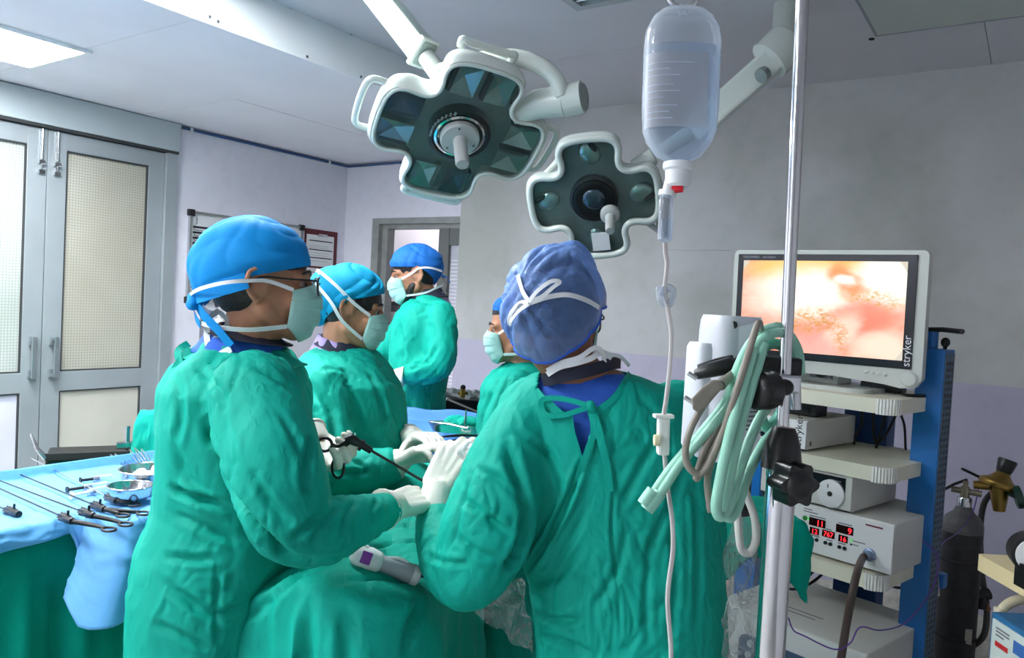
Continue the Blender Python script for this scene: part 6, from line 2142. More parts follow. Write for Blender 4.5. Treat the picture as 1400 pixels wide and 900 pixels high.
film('plastic_bag', 'crumpled clear plastic bag hanging under the centre surgeon left sleeve', [(676, 780, 1.84), (724, 796, 1.78), (724, 890, 1.76), (648, 835, 1.82)], 26, 26, 0.028, 18, 3.0)
film('plastic_drape', 'clear plastic drape hanging beside the gown near drip stand', [(985, 690, 1.6), (1040, 705, 1.65), (1042, 905, 1.7), (988, 930, 1.6)], 22, 40, 0.03, 10, 21.0, glassy('dull_plastic_film', (232, 236, 236), 0.12, (200, 206, 206), 0.2))
# ================================================================== PEOPLE
M_hair = mat('black_hair', (22, 18, 17), 0.45, var=0.3, vscale=60, bump=0.4, bscale=180)
M_capA = mat('bright_blue_cap_cotton', (0, 134, 206), 0.7, var=0.08, vscale=8, weave=0.25, spec=0.25)
M_capB = mat('turquoise_cap_cotton', (0, 150, 196), 0.7, var=0.08, vscale=8, weave=0.25, spec=0.25)
M_capC = mat('royal_blue_cap_cotton', (30, 104, 186), 0.7, var=0.08, vscale=8, weave=0.25, spec=0.25)
M_capE = glassy('sheer_blue_nonwoven', (176, 196, 232), 0.26, (132, 172, 240), 0.4, 0.3, 60)
M_mask = mat('pale_green_mask', (160, 202, 196), 0.75, var=0.03, weave=0.2, spec=0.2)
M_maskt = mat('white_mask_tape', (228, 232, 234), 0.7, var=0.03)
M_scrub = mat('blue_scrub_cotton', (54, 98, 196), 0.75, var=0.06, vscale=10, weave=0.25, spec=0.2, bump=0.2, bscale=18)
M_navy = mat('navy_scrub_cotton', (28, 32, 52), 0.75, var=0.1, weave=0.2)
M_lilac = mat('lilac_scrub_cotton', (176, 156, 206), 0.75, var=0.05, weave=0.2)
M_glove = mat('white_latex_glove', (226, 224, 214), 0.42, var=0.04, vscale=20, spec=0.4, sss=0.05, bump=0.12, bscale=70)
M_skinD = mat('deep_brown_skin', (146, 98, 74), 0.5, var=0.08, vscale=25, sss=0.06, spec=0.35)
M_stub = mat('stubble_skin', (128, 94, 78), 0.6, var=0.15, vscale=120)
M_eye = mat('eye_white', (170, 158, 150), 0.2)
M_iris = mat('dark_iris', (30, 20, 16), 0.15)
M_lens = glassy('spectacle_lens', (240, 244, 246), 0.08, (200, 210, 214), 0.03)


def head_frame(center, yaw_deg, pitch_deg=0.0, roll_deg=0.0, scale=1.0):
    """yaw 0 = facing viewer's right, 90 = facing away, 180 = facing left"""
    y = math.radians(yaw_deg)
    f = GR * math.cos(y) + GF * math.sin(y)
    l = UP.cross(f)
    p = math.radians(pitch_deg)
    f2 = f * math.cos(p) + UP * math.sin(p)
    u2 = f2.cross(l)
    rr = math.radians(roll_deg)
    l2 = l * math.cos(rr) + u2 * math.sin(rr)
    u3 = f2.cross(l2)
    return basis(center, f2, l2, u3) @ Matrix.Scale(scale, 4)


def head_parts(m, H):
    m.ell((-0.012, 0, 0.03), (0.098, 0.075, 0.092), H, 24, 16)
    m.ell((0.028, 0, -0.03), (0.066, 0.061, 0.086), H, 24, 16)
    m.ell((0.0, 0, -0.02), (0.075, 0.068, 0.075), H, 20, 14)
    for s in (-1, 1):
        m.cap((0.0, s * 0.052, -0.055), (0.062, s * 0.018, -0.1), 0.024, 0.02, H)
        m.ell((0.06, s * 0.038, -0.032), (0.028, 0.026, 0.026), H)
        m.cap((0.086, s * 0.016, 0.018), (0.072, s * 0.048, 0.016), 0.011, 0.010, H)
        m.ell((0.097, s * 0.012, -0.04), (0.01, 0.009, 0.009), H)
        # ear: helix, lobe, bowl
        hx = [(0.006, 0.072, -0.004), (0.003, 0.079, 0.02), (-0.012, 0.086, 0.031), (-0.027, 0.089, 0.022), (-0.032, 0.088, -0.002), (-0.024, 0.082, -0.022), (-0.01, 0.076, -0.036)]
        hr = [0.005, 0.0055, 0.006, 0.006, 0.006, 0.006, 0.0085]
        m.tube([H @ Vector((a, s * b, c)) for a, b, c in hx], hr, 8, smooth=4)
        m.ell((-0.014, s * 0.073, -0.002), (0.016, 0.008, 0.028), H)
        m.ell((0.006, s * 0.074, -0.012), (0.005, 0.005, 0.007), H)
    m.ell((0.062, 0, -0.1), (0.026, 0.026, 0.02), H)
    m.cap((0.088, 0, 0.01), (0.106, 0, -0.032), 0.009, 0.0125, H)
    m.cap((0.086, -0.018, -0.068), (0.086, 0.018, -0.068), 0.009, 0.009, H)
    m.cap((0.083, -0.015, -0.08), (0.083, 0.015, -0.08), 0.009, 0.009, H)


def hand_parts(m, wrist, direc, palm, side, curls, k=1.0, grow=0.0, thumb=(0.5, 0.75, 0.35), tcurl=(0.15, 0.35)):
    """palm + five fingers; palm = direction the palm faces, side = +1/-1 which side the thumb leaves"""
    w_ = Vector(wrist)
    d = Vector(direc).normalized()
    n = Vector(palm)
    n = (n - d * n.dot(d)).normalized()
    lat = d.cross(n) * side
    offs = (0.029, 0.0095, -0.0105, -0.029)
    base = (0.088, 0.092, 0.088, 0.08)
    lens = ((0.042, 0.026, 0.021), (0.047, 0.03, 0.022), (0.043, 0.027, 0.021), (0.034, 0.021, 0.018))
    for i in range(4):
        kb = w_ + d * base[i] * k + lat * offs[i] * k
        m.cap(w_ + d * 0.01 * k + lat * offs[i] * 0.62 * k, kb, (0.0155 + grow) * k, (0.0118 + grow) * k)
        p = kb
        ang = 0
        for j in range(3):
            ang += curls[i][j]
            dd = d * math.cos(ang) + n * math.sin(ang) + lat * 0.06 * (1.2 - i * 0.8)
            dd.normalize()
            q = p + dd * lens[i][j] * k
            r0 = (0.0098, 0.0088, 0.0078)[j] - (0.0012 if i == 3 else 0)
            r1 = (0.009, 0.008, 0.0066)[j] - (0.0012 if i == 3 else 0)
            m.cap(p, q, (r0 + grow) * k, (r1 + grow) * k, None, 10)
            p = q
    tb = w_ + d * 0.028 * k + lat * 0.022 * k + n * 0.006
    td = (d * thumb[0] + lat * thumb[1] + n * thumb[2]).normalized()
    m.cap(w_ + d * 0.015 * k + lat * 0.008 * k, tb, (0.017 + grow) * k, (0.0155 + grow) * k)
    p = tb
    for j, L in enumerate((0.042, 0.033, 0.026)):
        if j:
            td = (td + d * tcurl[j - 1] * 0.7 + n * tcurl[j - 1] - lat * tcurl[j - 1] * 0.5).normalized()
        q = p + td * L * k
        m.cap(p, q, ((0.0138, 0.0105, 0.0098)[j] + grow) * k, ((0.0108, 0.01, 0.0076)[j] + grow) * k, None, 10)
        p = q


RELAX = ((0.25, 0.4, 0.3), (0.28, 0.45, 0.3), (0.32, 0.48, 0.32), (0.36, 0.5, 0.35))
GRIP = ((0.7, 1.0, 0.6), (0.8, 1.1, 0.7), (0.85, 1.15, 0.7), (0.9, 1.15, 0.7))
HALF = ((0.35, 0.7, 0.5), (0.45, 0.8, 0.5), (0.5, 0.85, 0.5), (0.55, 0.85, 0.5))


def body_mesh(H, neck, torso, arms, hips, hands, voxel=0.006):
    m = MB()
    head_parts(m, H)
    hb = H @ Vector((-0.022, 0, -0.07))
    m.cap(hb, neck, 0.056, 0.06)
    m.cap(hb + Vector((0, 0, 0.01)), (hb + Vector(neck)) / 2, 0.055, 0.055)
    for (a, b, ra, rb) in torso:
        m.cap(a, b, ra, rb)
    for ch in arms:
        for i in range(len(ch) - 1):
            m.cap(ch[i][0], ch[i + 1][0], ch[i][1], ch[i + 1][1])
    for hd in hands:
        hand_parts(m, *hd[:5], 1.05 if len(hd) < 6 else hd[5], -0.0055)
    for (hip, knee, ankle, toe) in hips:
        m.cap(hip, knee, 0.075, 0.052)
        m.cap(knee, ankle, 0.05, 0.036)
        m.cap(ankle + Vector((0, 0, -0.01)), toe, 0.034, 0.026)
    return fuse(m, voxel, 3)


def legs_for(center, fwd):
    """standing legs below a pelvis centre"""
    f = Vector(fwd); f.z = 0; f.normalize()
    l = UP.cross(f)
    out = []
    for s in (-1, 1):
        hip = Vector((center.x, center.y, center.z - 0.02)) + l * (s * 0.085)
        an = Vector((center.x, center.y, 0.07)) + l * (s * 0.095) - f * 0.02
        out.append((hip, (hip + an) / 2 + f * 0.015 + UP * 0.02, an, Vector((an.x, an.y, 0.03)) + f * 0.14))
    return out


def ring_of(px, py, d, hw, ht, n=40, p=0.9):
    c = P(px, py, d)
    w_ = hw * d / FPX
    return [c + GR * (w_ * math.copysign(abs(math.cos(2 * PI * k / n)) ** p, math.cos(2 * PI * k / n))) + GF * (ht * math.copysign(abs(math.sin(2 * PI * k / n)) ** p, math.sin(2 * PI * k / n))) for k in range(n)]


def ring_down(ring, z, grow=1.0):
    c = sum(ring, Vector()) / len(ring)
    return [Vector((c.x + (p.x - c.x) * grow, c.y + (p.y - c.y) * grow, z)) for p in ring]


def gown_mesh(rings, sleeves, hem_z=0.28, extra=None, voxel=0.0075, smooth=8):
    m = MB()
    rg = [ring_of(*r) for r in rings]
    rg.append(ring_down(rg[-1], (rg[-1][0].z + hem_z) / 2, 1.03))
    rg.append(ring_down(rg[-2], hem_z, 1.08))
    m.loft(rg)
    for sl in sleeves:
        m.tube([P(a, b, c) for a, b, c, r in sl], [r for a, b, c, r in sl], 20, smooth=5)
        m.ell(P(*sl[0][:3]), sl[0][3])
    if extra:
        extra(m)
    return fuse(m, voxel, smooth)


def cut_opening(me, poly, dmin=0.0, dmax=9.0):
    """cut away cloth inside a pixel outline (neck opening)"""
    bm = bmesh.new(); bm.from_mesh(me)
    kill = []

    def inside(x, y):
        r_ = False
        j = len(poly) - 1
        for i in range(len(poly)):
            if (poly[i][1] > y) != (poly[j][1] > y) and x < (poly[j][0] - poly[i][0]) * (y - poly[i][1]) / (poly[j][1] - poly[i][1]) + poly[i][0]:
                r_ = not r_
            j = i
        return r_
    for f in bm.faces:
        c = f.calc_center_median()
        x, y, z = proj(c)
        if dmin < z < dmax and inside(x, y):
            kill.append(f)
    bmesh.ops.delete(bm, geom=kill, context='FACES')
    bm.to_mesh(me); bm.free()
    me.shade_smooth()


def cap_shell(H, c=(-0.012, 0, 0.03), rad=(0.112, 0.088, 0.104), edge=None, amp=0.004, seed=0.0, kf=9, nth=120, nph=50, bag=0.0, hem=True, pull=(-1, 0, -0.3)):
    """cloth cap as a shell; edge(theta) gives the height of its lower edge in head units"""
    edge = edge or (lambda th: 0.035 * max(0, math.cos(th)) + 0.018 - 0.055 * max(0, -math.cos(th)) ** 1.5)
    vs, fs = [], []
    for j in range(nph + 1):
        t = j / nph
        for i in range(nth):
            th = 2 * PI * i / nth
            ze = (edge(th) - c[2]) / rad[2]
            pe_ = math.acos(max(-0.97, min(0.97, ze)))
            ph = t * pe_
            back = max(0.0, -math.cos(th))
            b = 1 + bag * back ** 2 * math.sin(min(1, t * 1.1) * PI) ** 1.2
            f = 0.0
            # folds run from the crown back towards the knot at the nape
            q1 = math.sin(kf * 0.5 * (th + 0.6 * math.sin(2 * ph + seed)) + 2.2 * math.sin(3 * ph + th * 2 + seed))
            q2 = math.sin(4.3 * ph + 2.4 * math.cos(th + seed) + seed * 3 + 1.3 * math.sin(th * 2))
            f += amp * (abs(q1) ** 0.55 * 1.6 - 1.0) * math.sin(ph) * (0.35 + 0.65 * t)
            f += amp * 0.9 * (abs(q2) ** 0.6 * 1.5 - 1.0)
            tight = -0.006 * max(0, (t - 0.86) / 0.14)
            x = c[0] + (rad[0] * b + f + tight) * math.cos(th) * math.sin(ph)
            y = c[1] + (rad[1] * (1 + (b - 1) * 0.4) + f + tight) * math.sin(th) * math.sin(ph)
            z = c[2] + (rad[2] + f) * math.cos(ph)
            vs.append(H @ Vector((x, y, z)))
    for j in range(nph):
        for i in range(nth):
            i2 = (i + 1) % nth
            fs.append((j * nth + i, j * nth + i2, (j + 1) * nth + i2, (j + 1) * nth + i))
    m = MB().add(vs, fs)
    edge_pts = vs[-nth:]
    me = m.mesh('cap', True)
    bm = bmesh.new(); bm.from_mesh(me)
    bmesh.ops.remove_doubles(bm, verts=bm.verts[:], dist=1e-6)
    bm.to_mesh(me); bm.free(); me.shade_smooth()
    return me, edge_pts


def mask_mesh(H, drop=1.0):
    vs = []

    def fn(u, v):
        s = (u - 0.5) * 2
        x0 = np.interp(v, (0, 0.3, 0.65, 0.9, 1), (0.105, 0.1225, 0.116, 0.096, 0.074))
        z0 = np.interp(v, (0, 0.3, 0.65, 0.9, 1), (0.002, -0.03, -0.075, -0.112, -0.124))
        zc = np.interp(v, (0, 1), (-0.012, -0.088))
        xc = np.interp(v, (0, 1), (0.058, 0.046))
        cs = max(0.0, math.cos(s * PI / 2))
        x = xc + (x0 - xc) * cs ** 0.75
        y = (0.0665 - 0.008 * v) * math.sin(s * PI / 2) * (0.92 + 0.08 * abs(s))
        z = z0 + (zc - z0) * abs(s) ** 1.6
        pl = 0.0026 * (((v * 4.0) % 1.0) * 2 - 1) * cs ** 0.5
        return H @ Vector((x + pl, y, z))
    me = MB().grid(fn, 48, 48).mesh('mask', True)
    wrinkle(me, 0.0022, 28, (1, 1, 1), 3.0, 0.7)
    return me, fn


def strap(H, pts, width, name, par, mtl=None):
    """tape over the head; pts in head units"""
    nn = [((Vector(p) - Vector((-0.01, 0, max(-0.06, min(0.06, p[2]))))).normalized()) for p in pts]
    R3 = H.to_3x3()
    return MB().ribbon([H @ Vector(p) for p in pts], [(R3 @ n).normalized() for n in nn], width).build(name, mtl or M_maskt, par, smooth=40)


def eyes(H, par, lid=None):
    for s in (-1, 1):
        e = MB().ell((0.0735, s * 0.031, 0.0), 0.0112, H, 14, 10).build('eye', M_eye, par, smooth=True)
        MB().ell((0.083, s * 0.032, 0.0), (0.003, 0.0052, 0.0052), H, 12, 8).build('iris', M_iris, e, smooth=True)
        MB().tube([H @ Vector(q) for q in ((0.094, s * 0.013, 0.02), (0.091, s * 0.032, 0.027), (0.075, s * 0.053, 0.02))], [0.003, 0.004, 0.002], 8, smooth=4).build('eyebrow', M_hair, par, smooth=True)
        MB().tube([H @ Vector(q) for q in ((0.0865, s * 0.02, 0.004), (0.089, s * 0.032, 0.0075), (0.081, s * 0.043, 0.004))], [0.0015, 0.0025, 0.0015], 6, smooth=4).build('eyelid', M_skinD, e, smooth=True)


def spectacles(H, par_name, label, group=None):
    t = thing('spectacles', label, 'glasses', H @ Vector((0.1, 0, 0)))
    for s in (-1, 1):
        pts = [(0.112 - 0.006 * abs(math.cos(a)) * (1 if math.cos(a) * 1 > 0 else 0.2), s * (0.034 + 0.026 * math.copysign(abs(math.cos(a)) ** 0.5, math.cos(a))), -0.004 + 0.019 * math.copysign(abs(math.sin(a)) ** 0.6, math.sin(a))) for a in [2 * PI * k / 28 for k in range(29)]]
        MB().tube([H @ Vector(p) for p in pts], 0.0021, 8).build('rim', M_black, t, smooth=True)
        MB().add([H @ Vector(p) for p in pts[:-1]], [tuple(range(28))]).build('lens', M_lens, t)
        MB().tube([H @ Vector(q) for q in ((0.105, s * 0.062, 0.006), (0.098, s * 0.07, 0.008), (0.05, s * 0.077, 0.01), (-0.005, s * 0.083, 0.012), (-0.035, s * 0.082, -0.008))], 0.0021, 8, smooth=5).build('temple', M_black, t, smooth=True)
    MB().tube([H @ Vector(q) for q in ((0.112, -0.009, 0.0), (0.115, 0, 0.003), (0.112, 0.009, 0.0))], 0.002, 8, smooth=4).build('bridge', M_black, t, smooth=True)
    return t


def glove(m_fn, par, wrist, back, r0, r1, m_=None):
    """gloved hand with a gauntlet drawn over the sleeve end"""
    m = MB()
    m_fn(m)
    w_, b = Vector(wrist), Vector(back)
    mid = w_.lerp(b, 0.45)
    m.tube([w_ + (w_ - b).normalized() * 0.012, w_, mid, b], [r0 * 0.9, r0, (r0 + r1) / 2, r1], 18)
    me = fuse(m, 0.0034, 5)
    wrinkle(me, 0.0011, 30, (1, 1, 1), 4.0, 0.7)
    g = mk('glove', me, m_ or M_glove, par)
    dd = (b - w_).normalized()
    MB().tube([b - dd * 0.004, b, b + dd * 0.004], [r1 + 0.0012, r1 + 0.0022, r1 + 0.0012], 20).build('glove_cuff', m_ or M_glove, g, smooth=True)
    return g


def dome_tie(H, par, pts, width, mtl, name='cap_tie'):
    return strap(H, pts, width, name, par, mtl)


# ------------------------------------------------------------------ A: surgeon at the left, in profile
HA = head_frame(P(360, 388, 1.72), 18, 2, 0, 1.06)
pa = thing('person', 'surgeon at left in teal gown, bright blue cap and black spectacles', 'person', Vector((P(285, 800, 1.70).x, P(285, 800, 1.70).y, 0)), group='people round the operating table')
neckA = P(343, 478, 1.74)
shRA, shLA = P(345, 545, 1.56), P(360, 535, 1.93)
elRA, wrRA = P(402, 722, 1.50), P(540, 692, 1.70)
elLA, wrLA = P(395, 690, 2.02), P(432, 622, 1.93)
chestA, pelA = P(325, 580, 1.73), P(285, 840, 1.70)
# right hand reaches to the right under the neighbour's hand; left hand holds the grasper
dRA = (P(600, 672, 1.86) - wrRA).normalized()
nRA = (GF * 0.6 - UP * 0.6).normalized()
wLA2 = P(434, 604, 1.93)
dLA = (P(470, 632, 1.88) - wLA2).normalized()
nLA = (GR * 0.35 + UP * 0.62 - GF * 0.7).normalized()
armsA = [[(shRA, 0.055), (elRA, 0.042), (wrRA, 0.03)], [(shLA, 0.055), (elLA, 0.042), (wLA2, 0.03)]]
handRA = (wrRA, dRA, nRA, 1, RELAX)
CURL_L = ((0.75, 1.0, 0.6), (0.85, 1.05, 0.6), (0.9, 1.05, 0.6), (0.95, 1.05, 0.6))
bm1 = body_mesh(HA, neckA, [(chestA - UP * 0.02, P(325, 540, 1.73), 0.12, 0.12), (P(345, 545, 1.62), P(352, 538, 1.86), 0.075, 0.075), (chestA, pelA, 0.13, 0.125)], armsA, legs_for(pelA, GR), [(wrRA, dRA, nRA, 1, RELAX)], 0.005)
mk('body', bm1, M_skin, pa)
ringsA = [(338, 468, 1.75, 42, 0.075), (333, 480, 1.75, 62, 0.12), (328, 500, 1.75, 82, 0.17), (325, 530, 1.74, 96, 0.20), (323, 575, 1.73, 99, 0.20), (322, 630, 1.73, 99, 0.19), (315, 690, 1.72, 98, 0.18), (300, 745, 1.71, 104, 0.19), (286, 800, 1.70, 99, 0.195), (281, 870, 1.70, 95, 0.20)]
sleevesA = [[(350, 545, 1.57, 0.098), (368, 610, 1.51, 0.098), (385, 665, 1.48, 0.092), (402, 715, 1.48, 0.082), (440, 724, 1.52, 0.072), (480, 713, 1.58, 0.06), (515, 702, 1.64, 0.048), (534, 694, 1.675, 0.041)],
            [(355, 540, 1.90, 0.09), (380, 620, 2.0, 0.085), (398, 680, 2.03, 0.07), (410, 655, 2.0, 0.06), (428, 622, 1.95, 0.045)]]
gA = gown_mesh(ringsA, sleevesA, voxel=0.0055, smooth=5)
wrinkle(gA, 0.008, 4.2, (1, 1, 0.55), 1.0, 0.6, 0.3)
wrinkle(gA, 0.0048, 11.0, (1, 1, 0.6), 21.0, 0.8, 0.6, 3.6)
creases(gA, [([(278, 560), (292, 610), (312, 665), (345, 720), (385, 758), (425, 770)], 0.024, 0.020, 0.15), ([(232, 700), (290, 725), (340, 745)], 0.010, 0.014), ([(225, 660), (285, 690), (330, 700)], 0.008, 0.014), ([(225, 760), (260, 765), (300, 765)], 0.010, 0.012), ([(232, 668), (270, 683), (320, 690)], 0.016, 0.012),
             ([(215, 790), (270, 830), (300, 845), (360, 810)], 0.010, 0.015), ([(232, 600), (260, 660), (300, 690)], 0.007, 0.014), ([(428, 590), (415, 650), (425, 690)], 0.012, 0.014), ([(445, 700), (420, 720), (395, 740)], 0.010, 0.012), ([(520, 672), (505, 705), (512, 722)], 0.006, 0.008),
             ([(490, 676), (470, 710), (465, 745)], 0.007, 0.010), ([(460, 690), (440, 720), (420, 750)], 0.008, 0.011), ([(268, 500), (300, 530), (312, 570)], 0.008, 0.014), ([(345, 500), (385, 520), (425, 560)], 0.006, 0.012), ([(340, 640), (370, 690), (400, 720)], 0.008, 0.012),
             ([(240, 500), (250, 560), (238, 620)], 0.008, 0.014), ([(300, 780), (295, 840), (300, 900)], 0.006, 0.010), ([(205, 850), (250, 870), (300, 895)], 0.007, 0.012), ([(380, 560), (405, 600), (415, 640)], 0.006, 0.012)])
gown_A = mk('gown', gA, M_teal, pa)
# scrub collar, dark undershirt edge, cap, mask
BA = bvh_of(gA)
me, _ = cap_shell(HA, c=(-0.02, 0, 0.024), rad=(0.121, 0.091, 0.116), edge=lambda th: 0.014 + 0.026 * max(0, math.cos(th)) - 0.06 * max(0, -math.cos(th)) ** 1.1, amp=0.0028, seed=1.0, kf=7, bag=0.06)
capA = mk('cap', me, M_capA, pa, solid=0.0015)
me, _ = cap_shell(HA, c=(-0.012, 0, 0.02), rad=(0.102, 0.078, 0.1), edge=lambda th: 0.02 if math.cos(th) > 0.15 else -0.075, amp=0.0008)
mk('hair', me, M_hair, pa)


def band(H, zf, zs, zb, rx, ry, w, c=-0.012, a0=0.0, a1=2 * PI, n=40, bag=1.0):
    pts = []
    for i in range(n + 1):
        th = a0 + (a1 - a0) * i / n
        ct = math.cos(th)
        z = zs + (zf - zs) * max(0, ct) + (zb - zs) * max(0, -ct)
        r_ = 1 + (bag - 1) * max(0, -ct) ** 2
        pts.append((c + rx * r_ * ct, ry * math.sin(th), z))
    return pts


dome_tie(HA, capA, band(HA, 0.05, 0.012, -0.03, 0.122, 0.092, 0.02, a0=PI * 0.55, a1=PI * 1.45, bag=1.0), 0.034, M_capA, 'cap_band')
# knot and tails at the nape
kn_ = HA @ Vector((-0.132, 0.0, -0.035))
me = fuse(MB().ell((-0.130, -0.005, -0.034), (0.018, 0.026, 0.018), HA).ell((-0.135, -0.02, -0.045), (0.014, 0.02, 0.013), HA), 0.004, 4)
mk('cap_knot', me, M_capA, capA)
strap(HA, [(-0.13, -0.02, -0.04), (-0.112, -0.045, -0.066), (-0.085, -0.062, -0.094), (-0.06, -0.07, -0.125)], 0.026, 'cap_tail', capA, M_capA)
strap(HA, [(-0.135, 0.0, -0.04), (-0.13, -0.015, -0.07), (-0.12, -0.03, -0.085)], 0.022, 'cap_tail', capA, M_capA)
me, fnA = mask_mesh(HA)
mkA = mk('mask', me, M_mask, pa, solid=0.0012)
strap(HA, [(0.058, -0.068, -0.012), (0.012, -0.079, 0.004), (-0.02, -0.093, 0.005), (-0.07, -0.097, 0.0), (-0.12, -0.062, -0.014), (-0.145, 0, -0.03)], 0.008, 'mask_strap', mkA)
strap(HA, [(0.046, -0.060, -0.086), (-0.01, -0.074, -0.092), (-0.05, -0.072, -0.092), (-0.09, -0.056, -0.088), (-0.118, -0.03, -0.082), (-0.128, 0.0, -0.078)], 0.010, 'mask_strap', mkA)
# loose ends and loop of the lower tape hanging behind the neck
def loose(par, pix, width, n=None, m_=None, nm='mask_strap'):
    pts = [P(*q) for q in pix]
    return MB().ribbon(pts, [n or -CF] * len(pts), width).build(nm, m_ or M_maskt, par, smooth=40)


loose(mkA, [(298, 420, 1.70), (285, 388, 1.72), (274, 388, 1.72), (272, 405, 1.71), (280, 424, 1.70), (297, 430, 1.69)], 0.010)
loose(mkA, [(300, 425, 1.69), (286, 436, 1.68), (283, 460, 1.67), (287, 483, 1.66)], 0.013)
loose(mkA, [(279, 485, 1.655), (292, 489, 1.65), (306, 482, 1.645), (316, 477, 1.64)], 0.014)
loose(mkA, [(300, 427, 1.69), (312, 440, 1.68), (300, 455, 1.67), (290, 470, 1.67)], 0.010)
eyes(HA, pa)
spectacles(HA, 'A', 'black framed spectacles worn by the surgeon at the left')
# blue scrub neck inside the gown
def collar(H, neck, r, z0, h, mtl, par, tilt=(0, 0), name='scrub_collar', open_=0.0, amp=0.003):
    rows = []
    c = Vector(neck)
    for j in range(9):
        t = j / 8
        row = []
        for k in range(60):
            th = 2 * PI * k / 60
            rr = r * (1.55 - 0.55 * t ** 0.7) + amp * math.sin(th * 9 + t * 4)
            z = z0 + h * t + tilt[0] * math.cos(th) + tilt[1] * math.sin(th)
            row.append(c + GR * rr * math.cos(th) + GF * rr * math.sin(th) + UP * z)
        rows.append(row)
    return MB().loft(rows, cap=False).build(name, mtl, par, smooth=True, solid=0.002)


collar(HA, P(335, 470, 1.74), 0.073, -0.03, 0.052, M_scrub, pa, tilt=(-0.014, 0.0), amp=0.003)
collar(HA, P(340, 462, 1.74), 0.062, 0.0, 0.018, M_navy, pa, tilt=(-0.014, 0.0), name='undershirt_collar', amp=0.001)
# gown neck binding and tie at the back
collar(HA, P(334, 474, 1.745), 0.088, -0.03, 0.034, M_teal, pa, tilt=(-0.006, 0.0), name='gown_neckband', amp=0.004)
loose(gown_A, [(262, 478, 1.68), (250, 490, 1.66), (240, 508, 1.64), (236, 530, 1.63)], 0.02, None, M_teal, 'gown_tie')
loose(gown_A, [(258, 470, 1.69), (244, 480, 1.67), (247, 497, 1.65), (256, 500, 1.64)], 0.016, None, M_teal, 'gown_tie')
# gloves
glove(lambda m: hand_parts(m, wrRA, dRA, nRA, 1, RELAX, 1.05, 0.002), pa, wrRA, wrRA - dRA * 0.032 + (wrRA - elRA).normalized() * -0.008, 0.034, 0.043)
bkL = wLA2 - (P(452, 632, 1.9) - wLA2).normalized() * 0.03


def handLA(m):
    hand_parts(m, wLA2, dLA, nLA, 1, CURL_L, 1.05, 0.002, thumb=(0.25, 0.75, 0.65), tcurl=(0.35, 0.3))


glove(handLA, pa, wLA2, P(424, 592, 1.95), 0.034, 0.042)

# grasper in the left hand
g0, g1 = P(470, 598, 1.84), P(560, 647, 1.84)
tg = thing('laparoscopic_grasper', 'black laparoscopic grasper held in the left surgeon gloved hand', 'surgical tool', g0)
gd = (P(567, 651, 1.86) - P(500, 612, 1.83)).normalized()
MB().tube([P(502, 613, 1.83), P(570, 653, 1.86), P(640, 690, 1.9)], 0.0034, 10).build('shaft', M_shaft, tg, smooth=40)
MB().tube([P(489, 605, 1.825), P(508, 617, 1.83)], [0.0095, 0.0075], 14).tube([P(492, 608, 1.825), P(496, 610, 1.826)], [0.014, 0.014], 14).build('rotation_knob', M_black, tg, smooth=40)
MB().tube([P(474, 603, 1.82), P(480, 600, 1.82), P(490, 606, 1.825)], [0.013, 0.014, 0.010], 12).build('handle_body', M_black, tg, smooth=40)
MB().tube([P(483, 600, 1.82), P(484, 592, 1.82)], 0.004, 8).build('cautery_pin', M_steel, tg, smooth=40)
rc = P(444, 608, 1.81)
ring = [rc + CR * (0.0165 * math.cos(2 * PI * k / 24)) + CU * (0.0155 * math.sin(2 * PI * k / 24)) for k in range(25)]
MB().tube(ring, 0.0036, 8).tube([rc + CR * 0.015, P(462, 610, 1.815), P(476, 603, 1.82)], [0.004, 0.005, 0.006], 8, smooth=4).build('finger_ring', M_black, tg, smooth=True)
rc = P(462, 640, 1.83)
ring = [rc + CR * (0.014 * math.cos(2 * PI * k / 24)) + CU * (0.024 * math.sin(2 * PI * k / 24)) for k in range(25)]
MB().tube(ring, 0.0034, 8).tube([rc + CU * 0.022, P(470, 612, 1.825), P(478, 604, 1.82)], [0.004, 0.005, 0.006], 8, smooth=4).build('finger_ring', M_black, tg, smooth=True)

GRIPE = ((0.5, 0.9, 0.6), (0.55, 0.95, 0.6), (0.6, 1.0, 0.6), (0.65, 1.0, 0.6))
# ------------------------------------------------------------------ E: surgeon in the centre, seen from behind
HE = head_frame(P(763, 432, 1.70), 68, -8, -4, 1.08)
pe_ = thing('person', 'surgeon seen from behind in teal gown with sheer blue bouffant cap', 'person', Vector((P(858, 850, 1.72).x, P(858, 850, 1.72).y, 0)), group='people round the operating table')
neckE = P(795, 520, 1.70)
shLE, shRE = P(705, 585, 1.68), P(930, 560, 1.72)
elLE, wrLE = P(648, 778, 1.60), P(594, 694, 1.80)
elRE, wrRE = P(958, 760, 1.78), P(900, 740, 2.0)
pelE = P(858, 850, 1.73)
dLE = (P(628, 612, 1.88) - P(594, 672, 1.82)).normalized()
nLE = (GF * 0.75 + GR * 0.1 - UP * 0.65).normalized()
sdE = 1 if dLE.cross(nLE).dot(GR) > 0 else -1
wE = P(597, 668, 1.82)
dRE = (GF * 0.8 - GR * 0.5 + UP * 0.1).normalized()
bm2 = body_mesh(HE, neckE, [(P(815, 585, 1.74), P(818, 560, 1.74), 0.1, 0.1), (shLE + GR * 0.07, shRE - GR * 0.07, 0.05, 0.05), (P(820, 580, 1.75), pelE, 0.11, 0.13)],
                [[(shLE, 0.05), (elLE + GF * 0.02, 0.04), (P(604, 738, 1.73), 0.034), (P(597, 704, 1.785), 0.03), (wE, 0.028)], [(shRE, 0.05), (elRE, 0.042), (wrRE, 0.03)]], legs_for(pelE, GF), [(wE, dLE, nLE, sdE, GRIPE, 1.12), (wrRE, dRE, -UP, 1, RELAX)], 0.006)
mk('body', bm2, M_skinD, pe_)
